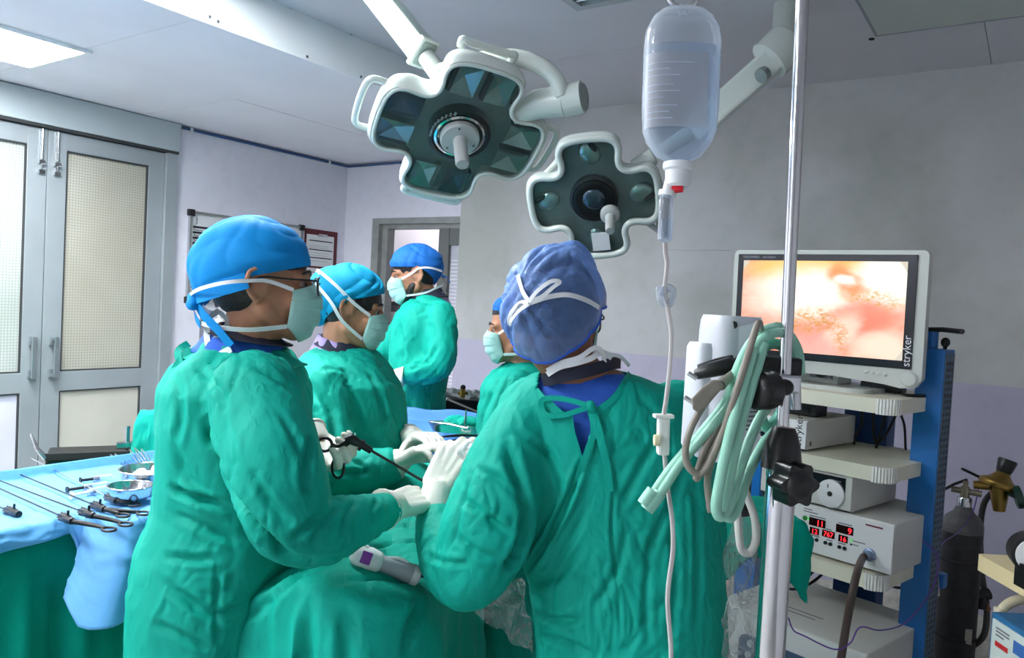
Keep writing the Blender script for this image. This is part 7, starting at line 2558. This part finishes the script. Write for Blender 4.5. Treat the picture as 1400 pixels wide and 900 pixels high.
ringsE = [(803, 505, 1.71, 58, 0.06), (812, 516, 1.71, 90, 0.085), (822, 528, 1.72, 122, 0.105), (822, 548, 1.73, 140, 0.125), (820, 590, 1.74, 150, 0.145), (826, 640, 1.74, 151, 0.155), (836, 690, 1.74, 147, 0.16), (845, 745, 1.74, 141, 0.165), (855, 800, 1.73, 135, 0.17), (860, 860, 1.73, 132, 0.18), (862, 900, 1.73, 132, 0.185)]
sleevesE = [[(722, 568, 1.70, 0.07), (700, 620, 1.66, 0.086), (680, 680, 1.62, 0.096), (662, 735, 1.60, 0.098), (640, 778, 1.60, 0.084), (618, 768, 1.66, 0.072), (603, 736, 1.73, 0.058), (596, 706, 1.785, 0.044)],
            [(925, 556, 1.73, 0.068), (945, 620, 1.76, 0.07), (955, 700, 1.80, 0.065), (955, 750, 1.85, 0.06), (920, 740, 1.95, 0.05), (900, 738, 2.0, 0.042)]]
gE = gown_mesh(ringsE, sleevesE, voxel=0.0055, smooth=5)
wrinkle(gE, 0.007, 4.6, (1, 1, 0.7), 4.0, 0.7, 0.3)
wrinkle(gE, 0.0048, 11.0, (1, 1, 0.6), 24.0, 0.8, 0.6, 3.6)
creases(gE, [([(795, 632), (775, 690), (740, 755), (712, 800)], 0.012, 0.010, 1.0), ([(690, 600), (702, 640), (716, 680), (722, 715)], 0.016, 0.018), ([(722, 700), (718, 735), (704, 765), (690, 785)], 0.05, 0.022, 0.1), ([(704, 775), (715, 800), (722, 825)], 0.03, 0.016, 0.2), ([(720, 800), (765, 790), (800, 740)], 0.010, 0.014), ([(842, 640), (835, 720), (845, 800), (850, 900)], 0.005, 0.007),
             ([(905, 590), (870, 650), (845, 700)], 0.007, 0.014), ([(940, 640), (900, 720), (880, 780)], 0.007, 0.014), ([(800, 700), (770, 760), (740, 800)], 0.007, 0.012), ([(730, 840), (770, 850), (800, 845)], 0.009, 0.012), ([(630, 680), (670, 710), (700, 735)], 0.008, 0.012), ([(620, 730), (660, 760), (690, 765)], 0.008, 0.012),
             ([(655, 640), (690, 660), (712, 690)], 0.007, 0.012), ([(585, 760), (610, 770), (650, 770)], 0.007, 0.010), ([(950, 660), (955, 760), (950, 880)], 0.008, 0.014), ([(920, 700), (925, 800), (915, 900)], 0.006, 0.013), ([(890, 760), (880, 830), (890, 900)], 0.005, 0.013), ([(740, 600), (765, 650), (772, 700)], 0.006, 0.012),
             ([(700, 590), (740, 610), (770, 640)], 0.005, 0.012), ([(870, 540), (900, 570), (940, 590)], 0.005, 0.012), ([(860, 720), (840, 790), (800, 850)], 0.006, 0.014), ([(740, 870), (780, 880), (820, 900)], 0.008, 0.012)])
OPN = [(733, 534), (752, 552), (768, 566), (781, 570), (784, 590), (792, 615), (797, 632), (801, 622), (806, 596), (810, 566), (835, 548), (852, 528), (864, 505), (850, 490), (740, 500)]
scr = fuse(MB().loft([[c + (p - c) * 0.875 + UP * -0.005 for p in r_] for r_ in [ring_of(*q) for q in ringsE[:6]] for c in [sum(r_, Vector()) / len(r_)]]), 0.008, 4)
co = get_co(gE)
BE = bvh_of(gE)
hemE = []
for q in (OPN[0], (742, 544), OPN[1], (760, 560), OPN[2], OPN[3]):
    hemE.append(surf(BE, q[0], q[1], 0.002)[0])
hemE2 = [surf(BE, q[0], q[1], 0.002)[0] for q in ((806, 568), (822, 558), (836, 547), (846, 536), (854, 524), (860, 513))]
hemE3 = [surf(BE, q[0], q[1], 0.002)[0] for q in ((781, 568), (784, 590), (791, 614), (797, 634))]
hemE4 = [surf(BE, q[0], q[1], 0.002)[0] for q in ((813, 566), (812, 590), (805, 610), (797, 634), (783, 668), (762, 714), (738, 758), (714, 800))]
cut_opening(gE, OPN, 0, 1.74)
gown_E = mk('gown', gE, M_teal, pe_, solid=0.002)
# the scrub top showing in the neck opening
wrinkle(scr, 0.003, 12, (1, 1, 1), 2)
mk('scrub_top', scr, M_scrub, pe_)


def hem(pts, par, w_=0.013, m_=None, nm='neck_binding'):
    pts = [p for p in pts if p is not None]
    if len(pts) > 1:
        MB().ribbon(pts, [-CF] * len(pts), w_, 0.003).build(nm, m_ or M_teal, par, smooth=40)


hem(hemE, gown_E)
hem(hemE2, gown_E)
hem(hemE3, gown_E, 0.006)
hemE4 = [p for p in hemE4 if p is not None]
MB().ribbon(hemE4, [-CF] * len(hemE4), 0.012, 0.0065).build('flap_edge', M_teal, gown_E, smooth=40)
# bow of the neck tie with one long end
def on_gown(B, pts, lift, d=1.62):
    out_ = []
    for x, y in pts:
        h, n = surf(B, x, y, lift)
        out_.append(h if h is not None else P(x, y, d))
    return out_


kt = surf(BE, 806, 556, 0.008)[0]
me = fuse(MB().ell(kt, (0.012, 0.010, 0.013)).ell(kt + GR * 0.006 - UP * 0.006, (0.01, 0.009, 0.01)), 0.0025, 4)
mk('tie_knot', me, M_teal, gown_E)
MB().ribbon(on_gown(BE, [(804, 556), (785, 550), (762, 546), (744, 548), (742, 558), (750, 568), (770, 568), (790, 562), (803, 558)], 0.010), [-CF] * 9, 0.011, 0.003).build('tie_loop', M_teal, gown_E, smooth=40)
MB().ribbon(on_gown(BE, [(808, 560), (815, 580), (822, 605), (828, 635), (832, 660), (833, 672)], 0.006), [-CF] * 6, 0.0155, 0.003).build('tie_end', M_teal, gown_E, smooth=40)
MB().ribbon(on_gown(BE, [(806, 562), (811, 585), (806, 615), (796, 645)], 0.004), [-CF] * 4, 0.012, 0.003).build('tie_end', M_teal, gown_E, smooth=40)
# hair, sheer cap, mask, tapes
me, _ = cap_shell(HE, c=(-0.012, 0, 0.028), rad=(0.104, 0.080, 0.098), edge=lambda th: 0.02 if math.cos(th) > 0.15 else -0.06, amp=0.0015)
mk('hair', me, M_hair, pe_)
me, edE = cap_shell(HE, c=(-0.018, 0, 0.006), rad=(0.124, 0.101, 0.134), edge=lambda th: 0.02 + 0.03 * max(0, math.cos(th)) - 0.122 * max(0, -math.cos(th)) ** 0.7 - 0.01 * abs(math.sin(th)), amp=0.004, seed=2.6, kf=11, bag=0.02, nth=150, nph=60)
# pinched peak on top and gathers towards the tape knot at the back
co = get_co(me)
Hi = HE.inverted()
loc = np.array([tuple(Hi @ Vector(c)) for c in co])
pk = np.exp(-(((loc[:, 0] + 0.0) / 0.04) ** 2 + ((loc[:, 1] + 0.045) / 0.03) ** 2)) * (loc[:, 2] > 0.07)
loc[:, 2] += 0.022 * pk
kx = np.array([-0.13, 0.035, 0.035])
dk = loc - kx
rk = np.linalg.norm(dk, axis=1)
angk = np.arctan2(dk[:, 2], dk[:, 1])
rad_dir = loc - np.array([-0.018, 0, 0.006])
rad_dir /= np.linalg.norm(rad_dir, axis=1)[:, None]
loc += rad_dir * (0.009 * (np.abs(np.sin(angk * 5.5 + 1.3 * np.sin(angk * 3))) ** 0.6 - 0.35) * np.exp(-(rk / 0.13) ** 2) * (rk / 0.05).clip(0, 1))[:, None]
loc += rad_dir * (0.005 * (np.abs(np.sin(angk * 11 + 2 * np.sin(angk * 2 + 1))) ** 0.6 - 0.35) * np.exp(-(rk / 0.09) ** 2) * (rk / 0.03).clip(0, 1))[:, None]
loc -= rad_dir * (0.004 * np.exp(-(rk / 0.03) ** 2))[:, None]
set_co(me, np.array([tuple(HE @ Vector(c)) for c in loc]))
capE = mk('bouffant_cap', me, M_capE, pe_)
MB().tube([Vector(p) for p in edE] + [Vector(edE[0])], 0.0035, 8).build('elastic_hem', M_scrub, capE, smooth=True)
me, _f = mask_mesh(HE)
mkE = mk('mask', me, M_mask, pe_, solid=0.0012)
# upper tape round the cap with a bow at the back
capB = bvh_of(capE.data)


def tape_on(B, pts, lift, width, par, m_=None, nm='mask_strap', d=1.6):
    ps, ns = [], []
    for x, y in pts:
        h, n = surf(B, x, y, lift)
        if h is None:
            h, n = P(x, y, d), -CF
        ps.append(h); ns.append(n)
    return MB().ribbon(ps, ns, width).build(nm, m_ or M_maskt, par, smooth=40)


tape_on(capB, [(727, 414), (750, 406), (775, 404), (800, 411), (817, 421)], 0.003, 0.010, mkE)
tape_on(capB, [(727, 414), (712, 418), (702, 426), (697, 436)], 0.003, 0.010, mkE)
tape_on(capB, [(726, 414), (717, 398), (711, 378)], 0.006, 0.009, mkE)
tape_on(capB, [(727, 414), (738, 400), (752, 388), (762, 388), (757, 397), (741, 404), (728, 413)], 0.012, 0.008, mkE)
tape_on(capB, [(726, 415), (712, 420), (701, 430), (699, 440), (707, 437), (718, 424), (727, 416)], 0.012, 0.008, mkE)
# lower tapes knotted at the neck, white against the navy collar
loose(mkE, [(748, 512, 1.61), (765, 502, 1.60), (785, 497, 1.595), (808, 490, 1.60), (822, 482, 1.615), (836, 489, 1.64)], 0.012)
loose(mkE, [(748, 507, 1.608), (768, 496, 1.598), (792, 489, 1.593), (812, 476, 1.60), (823, 481, 1.612), (826, 496, 1.63)], 0.010)
loose(mkE, [(812, 478, 1.605), (832, 484, 1.63), (848, 488, 1.66), (860, 500, 1.70)], 0.008)
loose(pe_, [(742, 520, 1.66), (756, 518, 1.625), (776, 513, 1.61), (800, 508, 1.605), (822, 502, 1.62), (838, 497, 1.65), (848, 496, 1.70)], 0.026, None, M_navy, 'undershirt_collar')
spectacles(HE, 'E', 'black spectacles worn by the surgeon seen from behind')
# mask side visible right of the ear
glove(lambda m: hand_parts(m, wE, dLE, nLE, sdE, GRIPE, 1.15, 0.003, thumb=(0.6, 0.6, 0.45), tcurl=(0.15, 0.3)), pe_, wE, P(592, 704, 1.785), 0.034, 0.043)
glove(lambda m: hand_parts(m, wrRE, dRE, -UP, 1, RELAX, 1.05, 0.002), pe_, wrRE, wrRE - dRE * 0.03, 0.034, 0.042)
# camera head sleeve in the hand
slv = fuse(MB().ell(P(640, 618, 1.86), (0.03, 0.028, 0.03)).cap(P(640, 618, 1.86), P(645, 640, 1.9), 0.026, 0.02), 0.004, 3)
wrinkle(slv, 0.012, 36, (1, 1, 1), 6, 1.0, 0.6)
tc2 = thing('endoscope_camera', 'camera head in a clear plastic sleeve held in gloved hand', 'camera', P(640, 625, 1.87))
mk('plastic_sleeve', slv, glassy('clear_sleeve_film', (240, 244, 246), 0.25, (230, 236, 238), 0.1), tc2)
MB().tube([P(636, 612, 1.87), P(644, 638, 1.9)], [0.018, 0.014], 14).build('camera_body', mat('grey_camera_body', (170, 174, 178), 0.3), tc2, smooth=40)

# ------------------------------------------------------------------ B: woman in turquoise cap, second from the left
HB = head_frame(P(480, 422, 2.42), 12, -6, 0, 1.0)
pb2 = thing('person', 'woman in teal gown and turquoise cap beside the left surgeon', 'person', Vector((P(480, 600, 2.42).x, P(480, 600, 2.42).y, 0)), group='people round the operating table')
neckB = P(470, 482, 2.44)
pelB = P(478, 720, 2.42)
shRB, shLB = P(445, 530, 2.27), P(500, 520, 2.60)
elRB, wrRB = P(455, 648, 2.16), P(548, 630, 2.14)
elLB, wrLB = P(520, 620, 2.5), P(566, 598, 2.36)
dRB = (P(604, 602, 2.06) - P(545, 632, 2.14)).normalized()
nRB = (-UP * 0.8 + GR * 0.3 - GF * 0.2).normalized()
dLB = (P(610, 600, 2.2) - P(566, 602, 2.36)).normalized()
bm3 = body_mesh(HB, neckB, [(P(480, 550, 2.43), P(478, 535, 2.43), 0.11, 0.11), (shRB, shLB, 0.065, 0.065), (P(480, 550, 2.43), pelB, 0.12, 0.12)],
                [[(shRB, 0.05), (elRB, 0.036), (wrRB, 0.022)], [(shLB, 0.05), (elLB, 0.036), (wrLB, 0.022)]], legs_for(pelB, GR), [(wrRB, dRB, nRB, 1, HALF), (wrLB, dLB, -UP, -1, RELAX)], 0.006)
mk('body', bm3, M_skin, pb2)
ringsB = [(472, 474, 2.44, 36, 0.07), (470, 484, 2.44, 52, 0.12), (470, 500, 2.44, 66, 0.17), (474, 520, 2.43, 74, 0.2), (478, 550, 2.43, 77, 0.2), (482, 590, 2.43, 76, 0.19), (484, 640, 2.42, 74, 0.19), (484, 720, 2.42, 74, 0.2)]
sleevesB = [[(440, 532, 2.26, 0.085), (442, 590, 2.2, 0.085), (456, 640, 2.16, 0.078), (490, 646, 2.14, 0.068), (520, 640, 2.14, 0.056), (543, 633, 2.14, 0.044)],
            [(500, 525, 2.58, 0.08), (515, 580, 2.54, 0.08), (528, 612, 2.48, 0.066), (548, 606, 2.42, 0.054), (562, 600, 2.37, 0.042)]]
gB = gown_mesh(ringsB, sleevesB, voxel=0.0075)
wrinkle(gB, 0.008, 5.0, (1, 1, 0.6), 7.0, 0.7, 0.35)
wrinkle(gB, 0.0058, 11.0, (1, 1, 0.6), 27.0, 0.8, 0.6, 3.6)
creases(gB, [([(425, 530), (455, 560), (460, 610), (470, 640)], 0.014, 0.018), ([(500, 500), (520, 540), (530, 590)], 0.008, 0.016), ([(470, 520), (490, 560), (500, 600)], 0.007, 0.016), ([(450, 640), (480, 650), (520, 640)], 0.008, 0.012), ([(410, 510), (430, 550), (435, 600)], 0.009, 0.015), ([(530, 540), (545, 580), (550, 600)], 0.008, 0.013),
             ([(510, 620), (520, 640), (515, 660)], 0.007, 0.010), ([(480, 628), (500, 640), (495, 662)], 0.007, 0.010)])
mk('gown', gB, M_teal, pb2)
me, _ = cap_shell(HB, rad=(0.114, 0.09, 0.108), edge=lambda th: 0.03 + 0.036 * max(0, math.cos(th)) - 0.09 * max(0, -math.cos(th)) ** 0.9 - 0.005, amp=0.005, seed=4.0, kf=10, bag=0.16)
capBm = mk('cap', me, M_capB, pb2, solid=0.0015)
# gathered bun of hair inside the cap at the nape
bun = fuse(MB().ell((-0.105, 0, -0.03), (0.05, 0.055, 0.045), HB).ell((-0.13, -0.005, -0.05), (0.03, 0.04, 0.03), HB), 0.005, 4)
wrinkle(bun, 0.008, 26, (1, 1, 1), 3, 0.8)
mk('cap_gather', bun, M_capB, capBm)
me, _ = cap_shell(HB, c=(-0.012, 0, 0.022), rad=(0.103, 0.079, 0.1), edge=lambda th: 0.0 if math.cos(th) > 0.2 else -0.055, amp=0.001)
mk('hair', me, M_hair, pb2)
me, _f = mask_mesh(HB)
mkB = mk('mask', me, M_mask, pb2, solid=0.0012)
strap(HB, [(0.058, -0.068, -0.012), (0.0, -0.086, 0.022), (-0.05, -0.094, 0.06), (-0.1, -0.06, 0.092), (-0.12, 0.0, 0.1)], 0.010, 'mask_strap', mkB)
strap(HB, [(0.046, -0.060, -0.086), (-0.02, -0.09, -0.04), (-0.06, -0.1, 0.01), (-0.105, -0.075, 0.05), (-0.135, 0, 0.06)], 0.010, 'mask_strap', mkB)
loose(mkB, [(425, 430, 2.36), (415, 440, 2.36), (418, 455, 2.36), (417, 462, 2.36)], 0.010)
loose(mkB, [(437, 372, 2.36), (440, 385, 2.35), (432, 392, 2.35), (422, 398, 2.35)], 0.012)
eyes(HB, pb2)
collar(HB, P(466, 480, 2.44), 0.068, -0.03, 0.06, M_lilac, pb2, tilt=(-0.02, 0), amp=0.003)
collar(HB, P(472, 474, 2.44), 0.062, -0.02, 0.045, M_navy, pb2, tilt=(-0.028, 0), name='undershirt_collar', amp=0.001)
glove(lambda m: hand_parts(m, wrRB, dRB, nRB, 1, ((0.2, 0.5, 0.4), (0.22, 0.55, 0.4), (0.3, 0.6, 0.4), (0.35, 0.6, 0.4)), 1.05, 0.002), pb2, wrRB, wrRB - dRB * 0.03, 0.034, 0.043)
glove(lambda m: hand_parts(m, wrLB, dLB, -UP, -1, RELAX, 1.0, 0.002), pb2, wrLB, wrLB - dLB * 0.03, 0.033, 0.041)

# ------------------------------------------------------------------ C: far man facing left by the doorway
HC = head_frame(P(566, 376, 3.55), 190, -10, 0, 1.04)
pc = thing('person', 'man in teal gown and royal blue cap by the far doorway', 'person', Vector((P(575, 560, 3.55).x, P(575, 560, 3.55).y, 0)), group='people round the operating table')
neckC = P(584, 408, 3.57)
pelC = P(573, 590, 3.57)
shLC, shRC = P(598, 432, 3.42), P(580, 430, 3.74)
elLC, wrLC = P(598, 510, 3.38), P(541, 515, 3.30)
elRC, wrRC = P(535, 478, 3.80), P(500, 486, 3.76)
dLC = (P(515, 514, 3.3) - P(541, 515, 3.30)).normalized()
bm4 = body_mesh(HC, neckC, [(P(580, 450, 3.57), P(582, 436, 3.57), 0.11, 0.11), (P(592, 440, 3.47), P(582, 438, 3.68), 0.05, 0.05), (P(580, 450, 3.57), pelC, 0.1, 0.1)],
                [[(shLC + UP * -0.03, 0.042), (elLC, 0.04), (wrLC, 0.028)], [(shRC, 0.05), (elRC, 0.04), (wrRC, 0.028)]], legs_for(pelC, -GR), [(wrLC, dLC, -UP, -1, RELAX), (wrRC, -GR, -UP, 1, RELAX)], 0.007)
mk('body', bm4, M_skin, pc)
ringsC = [(586, 402, 3.57, 18, 0.07), (586, 408, 3.57, 26, 0.12), (583, 418, 3.57, 34, 0.18), (579, 432, 3.57, 40, 0.21), (576, 455, 3.57, 42, 0.21), (574, 490, 3.57, 42, 0.2), (572, 530, 3.57, 41, 0.2), (571, 570, 3.57, 41, 0.21)]
sleevesC = [[(602, 432, 3.42, 0.075), (604, 470, 3.38, 0.078), (598, 502, 3.35, 0.074), (572, 510, 3.32, 0.064), (546, 514, 3.31, 0.045)],
            [(570, 432, 3.72, 0.078), (548, 458, 3.78, 0.075), (528, 478, 3.8, 0.065), (505, 486, 3.77, 0.045)]]
gC = gown_mesh(ringsC, sleevesC, voxel=0.0095)
wrinkle(gC, 0.012, 5.5, (1, 1, 0.6), 12.0, 0.7, 0.35)
wrinkle(gC, 0.0058, 11.0, (1, 1, 0.6), 32.0, 0.8, 0.6, 3.6)
creases(gC, [([(585, 480), (570, 500), (556, 505)], 0.014, 0.02), ([(600, 470), (585, 495), (565, 502)], 0.012, 0.018), ([(545, 440), (552, 480), (548, 500)], 0.010, 0.02), ([(590, 520), (575, 525), (560, 528)], 0.012, 0.018), ([(560, 540), (562, 565), (560, 590)], 0.010, 0.02)])
mk('gown', gC, M_teal, pc)
me, _ = cap_shell(HC, rad=(0.115, 0.09, 0.106), edge=lambda th: 0.03 + 0.016 * max(0, math.cos(th)) - 0.085 * max(0, -math.cos(th)) ** 1.2, amp=0.004, seed=6.0, kf=8, bag=0.08)
capC = mk('cap', me, M_capC, pc, solid=0.0015)
strap(HC, [(-0.12, 0.02, -0.02), (-0.14, 0.03, -0.03), (-0.15, 0.03, -0.055)], 0.018, 'cap_tail', capC, M_capC)
strap(HC, [(-0.12, 0.01, -0.025), (-0.135, 0.02, -0.06), (-0.128, 0.03, -0.09)], 0.014, 'cap_tail', capC, M_navy)
me, _ = cap_shell(HC, c=(-0.012, 0, 0.022), rad=(0.101, 0.078, 0.098), edge=lambda th: 0.01 if math.cos(th) > 0.15 else -0.06, amp=0.001)
mk('hair', me, M_hair, pc)
beard = fuse(MB().cap((0.012, 0.052, -0.05), (0.05, 0.03, -0.098), 0.0235, 0.0235, HC).cap((0.012, -0.052, -0.05), (0.05, -0.03, -0.098), 0.0235, 0.0235, HC).ell((0.06, 0, -0.103), (0.028, 0.03, 0.022), HC), 0.005, 3)
mk('beard', beard, M_hair, pc)
me, _f = mask_mesh(HC)
mkC = mk('mask', me, M_mask, pc, solid=0.0012)
strap(HC, [(0.058, 0.068, -0.012), (0.01, 0.08, 0.008), (-0.02, 0.09, 0.024), (-0.07, 0.085, 0.02), (-0.12, 0.04, -0.0)], 0.009, 'mask_strap', mkC)
strap(HC, [(0.046, 0.060, -0.086), (-0.03, 0.074, -0.084), (-0.08, 0.06, -0.07), (-0.12, 0.02, -0.06)], 0.009, 'mask_strap', mkC)
eyes(HC, pc)
collar(HC, P(586, 407, 3.57), 0.066, -0.03, 0.05, M_lilac, pc, tilt=(0.01, 0), amp=0.002)
collar(HC, P(584, 402, 3.57), 0.062, -0.02, 0.04, M_navy, pc, tilt=(0.012, 0), name='undershirt_collar', amp=0.001)
glove(lambda m: hand_parts(m, wrLC, dLC, -UP, -1, RELAX, 1.05, 0.002), pc, wrLC, wrLC - dLC * 0.03, 0.034, 0.043)
glove(lambda m: hand_parts(m, wrRC, -GR, -UP, 1, RELAX, 1.05, 0.002), pc, wrRC, wrRC + GR * 0.03, 0.034, 0.043)

# ------------------------------------------------------------------ D: woman facing left behind the centre surgeon
HD = head_frame(P(706, 450, 2.80), 176, -6, 0, 1.0)
pd = thing('person', 'woman in teal gown with gold earring partly hidden behind centre surgeon', 'person', Vector((P(705, 600, 2.82).x, P(705, 600, 2.82).y, 0)), group='people round the operating table')
neckD = P(716, 500, 2.82)
pelD = P(704, 690, 2.85)
shLD, shRD = P(712, 535, 2.68), P(712, 530, 2.98)
elLD, wrLD = P(690, 630, 2.66), P(655, 640, 2.55)
elRD, wrRD = P(690, 630, 2.98), P(655, 645, 2.85)
bm5 = body_mesh(HD, neckD, [(P(708, 560, 2.83), P(710, 545, 2.83), 0.105, 0.105), (shLD, shRD, 0.06, 0.06), (P(708, 560, 2.83), pelD, 0.115, 0.12)],
                [[(shLD, 0.048), (elLD, 0.04), (wrLD, 0.028)], [(shRD, 0.048), (elRD, 0.04), (wrRD, 0.028)]], legs_for(pelD, -GR), [(wrLD, -GR, -UP, -1, RELAX), (wrRD, -GR, -UP, 1, RELAX)], 0.007)
mk('body', bm5, M_skin, pd)
ringsD = [(718, 492, 2.83, 24, 0.07), (716, 500, 2.83, 34, 0.11), (712, 512, 2.83, 46, 0.16), (707, 530, 2.83, 52, 0.19), (704, 560, 2.83, 54, 0.19), (703, 600, 2.83, 54, 0.18), (702, 680, 2.84, 54, 0.19)]
sleevesD = [[(706, 535, 2.69, 0.075), (690, 580, 2.67, 0.078), (682, 625, 2.65, 0.07), (660, 640, 2.57, 0.045)], [(708, 530, 2.97, 0.075), (695, 590, 2.99, 0.07), (660, 643, 2.87, 0.045)]]
gD = gown_mesh(ringsD, sleevesD, voxel=0.008)
wrinkle(gD, 0.010, 5.5, (1, 1, 0.6), 15.0, 0.7, 0.35)
wrinkle(gD, 0.0058, 11.0, (1, 1, 0.6), 35.0, 0.8, 0.6, 3.6)
creases(gD, [([(700, 510), (685, 540), (672, 580)], 0.009, 0.014), ([(690, 510), (672, 540), (660, 575)], 0.008, 0.014), ([(720, 510), (705, 545), (690, 590)], 0.008, 0.014)])
gown_D = mk('gown', gD, M_teal, pd)
BDv = bvh_of(gD)
kd = surf(BDv, 716, 522, 0.004)[0] or P(716, 522, 2.66)
me = fuse(MB().ell(kd, (0.02, 0.016, 0.016)).ell(kd + GR * 0.03 - UP * 0.004, (0.025, 0.012, 0.012)).ell(kd - GR * 0.03 + UP * 0.002, (0.025, 0.012, 0.013)), 0.004, 3)
wrinkle(me, 0.006, 40, (1, 1, 1), 2)
mk('tie_knot', me, M_teal, gown_D)
me, _ = cap_shell(HD, rad=(0.112, 0.088, 0.104), edge=lambda th: 0.055 + 0.02 * max(0, math.cos(th)) - 0.09 * max(0, -math.cos(th)) ** 1.1, amp=0.004, seed=8.0, kf=9, bag=0.06)
mk('cap', me, M_capC, pd, solid=0.0015)
me, _ = cap_shell(HD, c=(-0.012, 0, 0.024), rad=(0.106, 0.081, 0.1), edge=lambda th: 0.055 if math.cos(th) > 0.45 else -0.07, amp=0.0015)
mk('hair', me, M_hair, pd)
me, _f = mask_mesh(HD)
mkD = mk('mask', me, M_mask, pd, solid=0.0012)
strap(HD, [(0.058, 0.068, -0.012), (0.01, 0.08, 0.02), (-0.03, 0.09, 0.05), (-0.08, 0.085, 0.08)], 0.008, 'mask_strap', mkD)
strap(HD, [(0.046, 0.060, -0.086), (-0.03, 0.074, -0.084), (-0.08, 0.06, -0.07), (-0.12, 0.02, -0.06)], 0.010, 'mask_strap', mkD)
eyes(HD, pd)
er = HD @ Vector((-0.008, 0.086, -0.05))
tag(MB().ell(er, (0.005, 0.005, 0.006), None, 12, 8).ell(er - UP * 0.012, (0.004, 0.004, 0.006), None, 12, 8).build('earring', mat('gold', (214, 170, 84), 0.25, metal=1.0), pd, smooth=True))
glove(lambda m: hand_parts(m, wrLD, -GR, -UP, -1, RELAX, 1.0, 0.002), pd, wrLD, wrLD + GR * 0.03, 0.033, 0.041)
glove(lambda m: hand_parts(m, wrRD, -GR, -UP, 1, RELAX, 1.0, 0.002), pd, wrRD, wrRD + GR * 0.03, 0.033, 0.041)
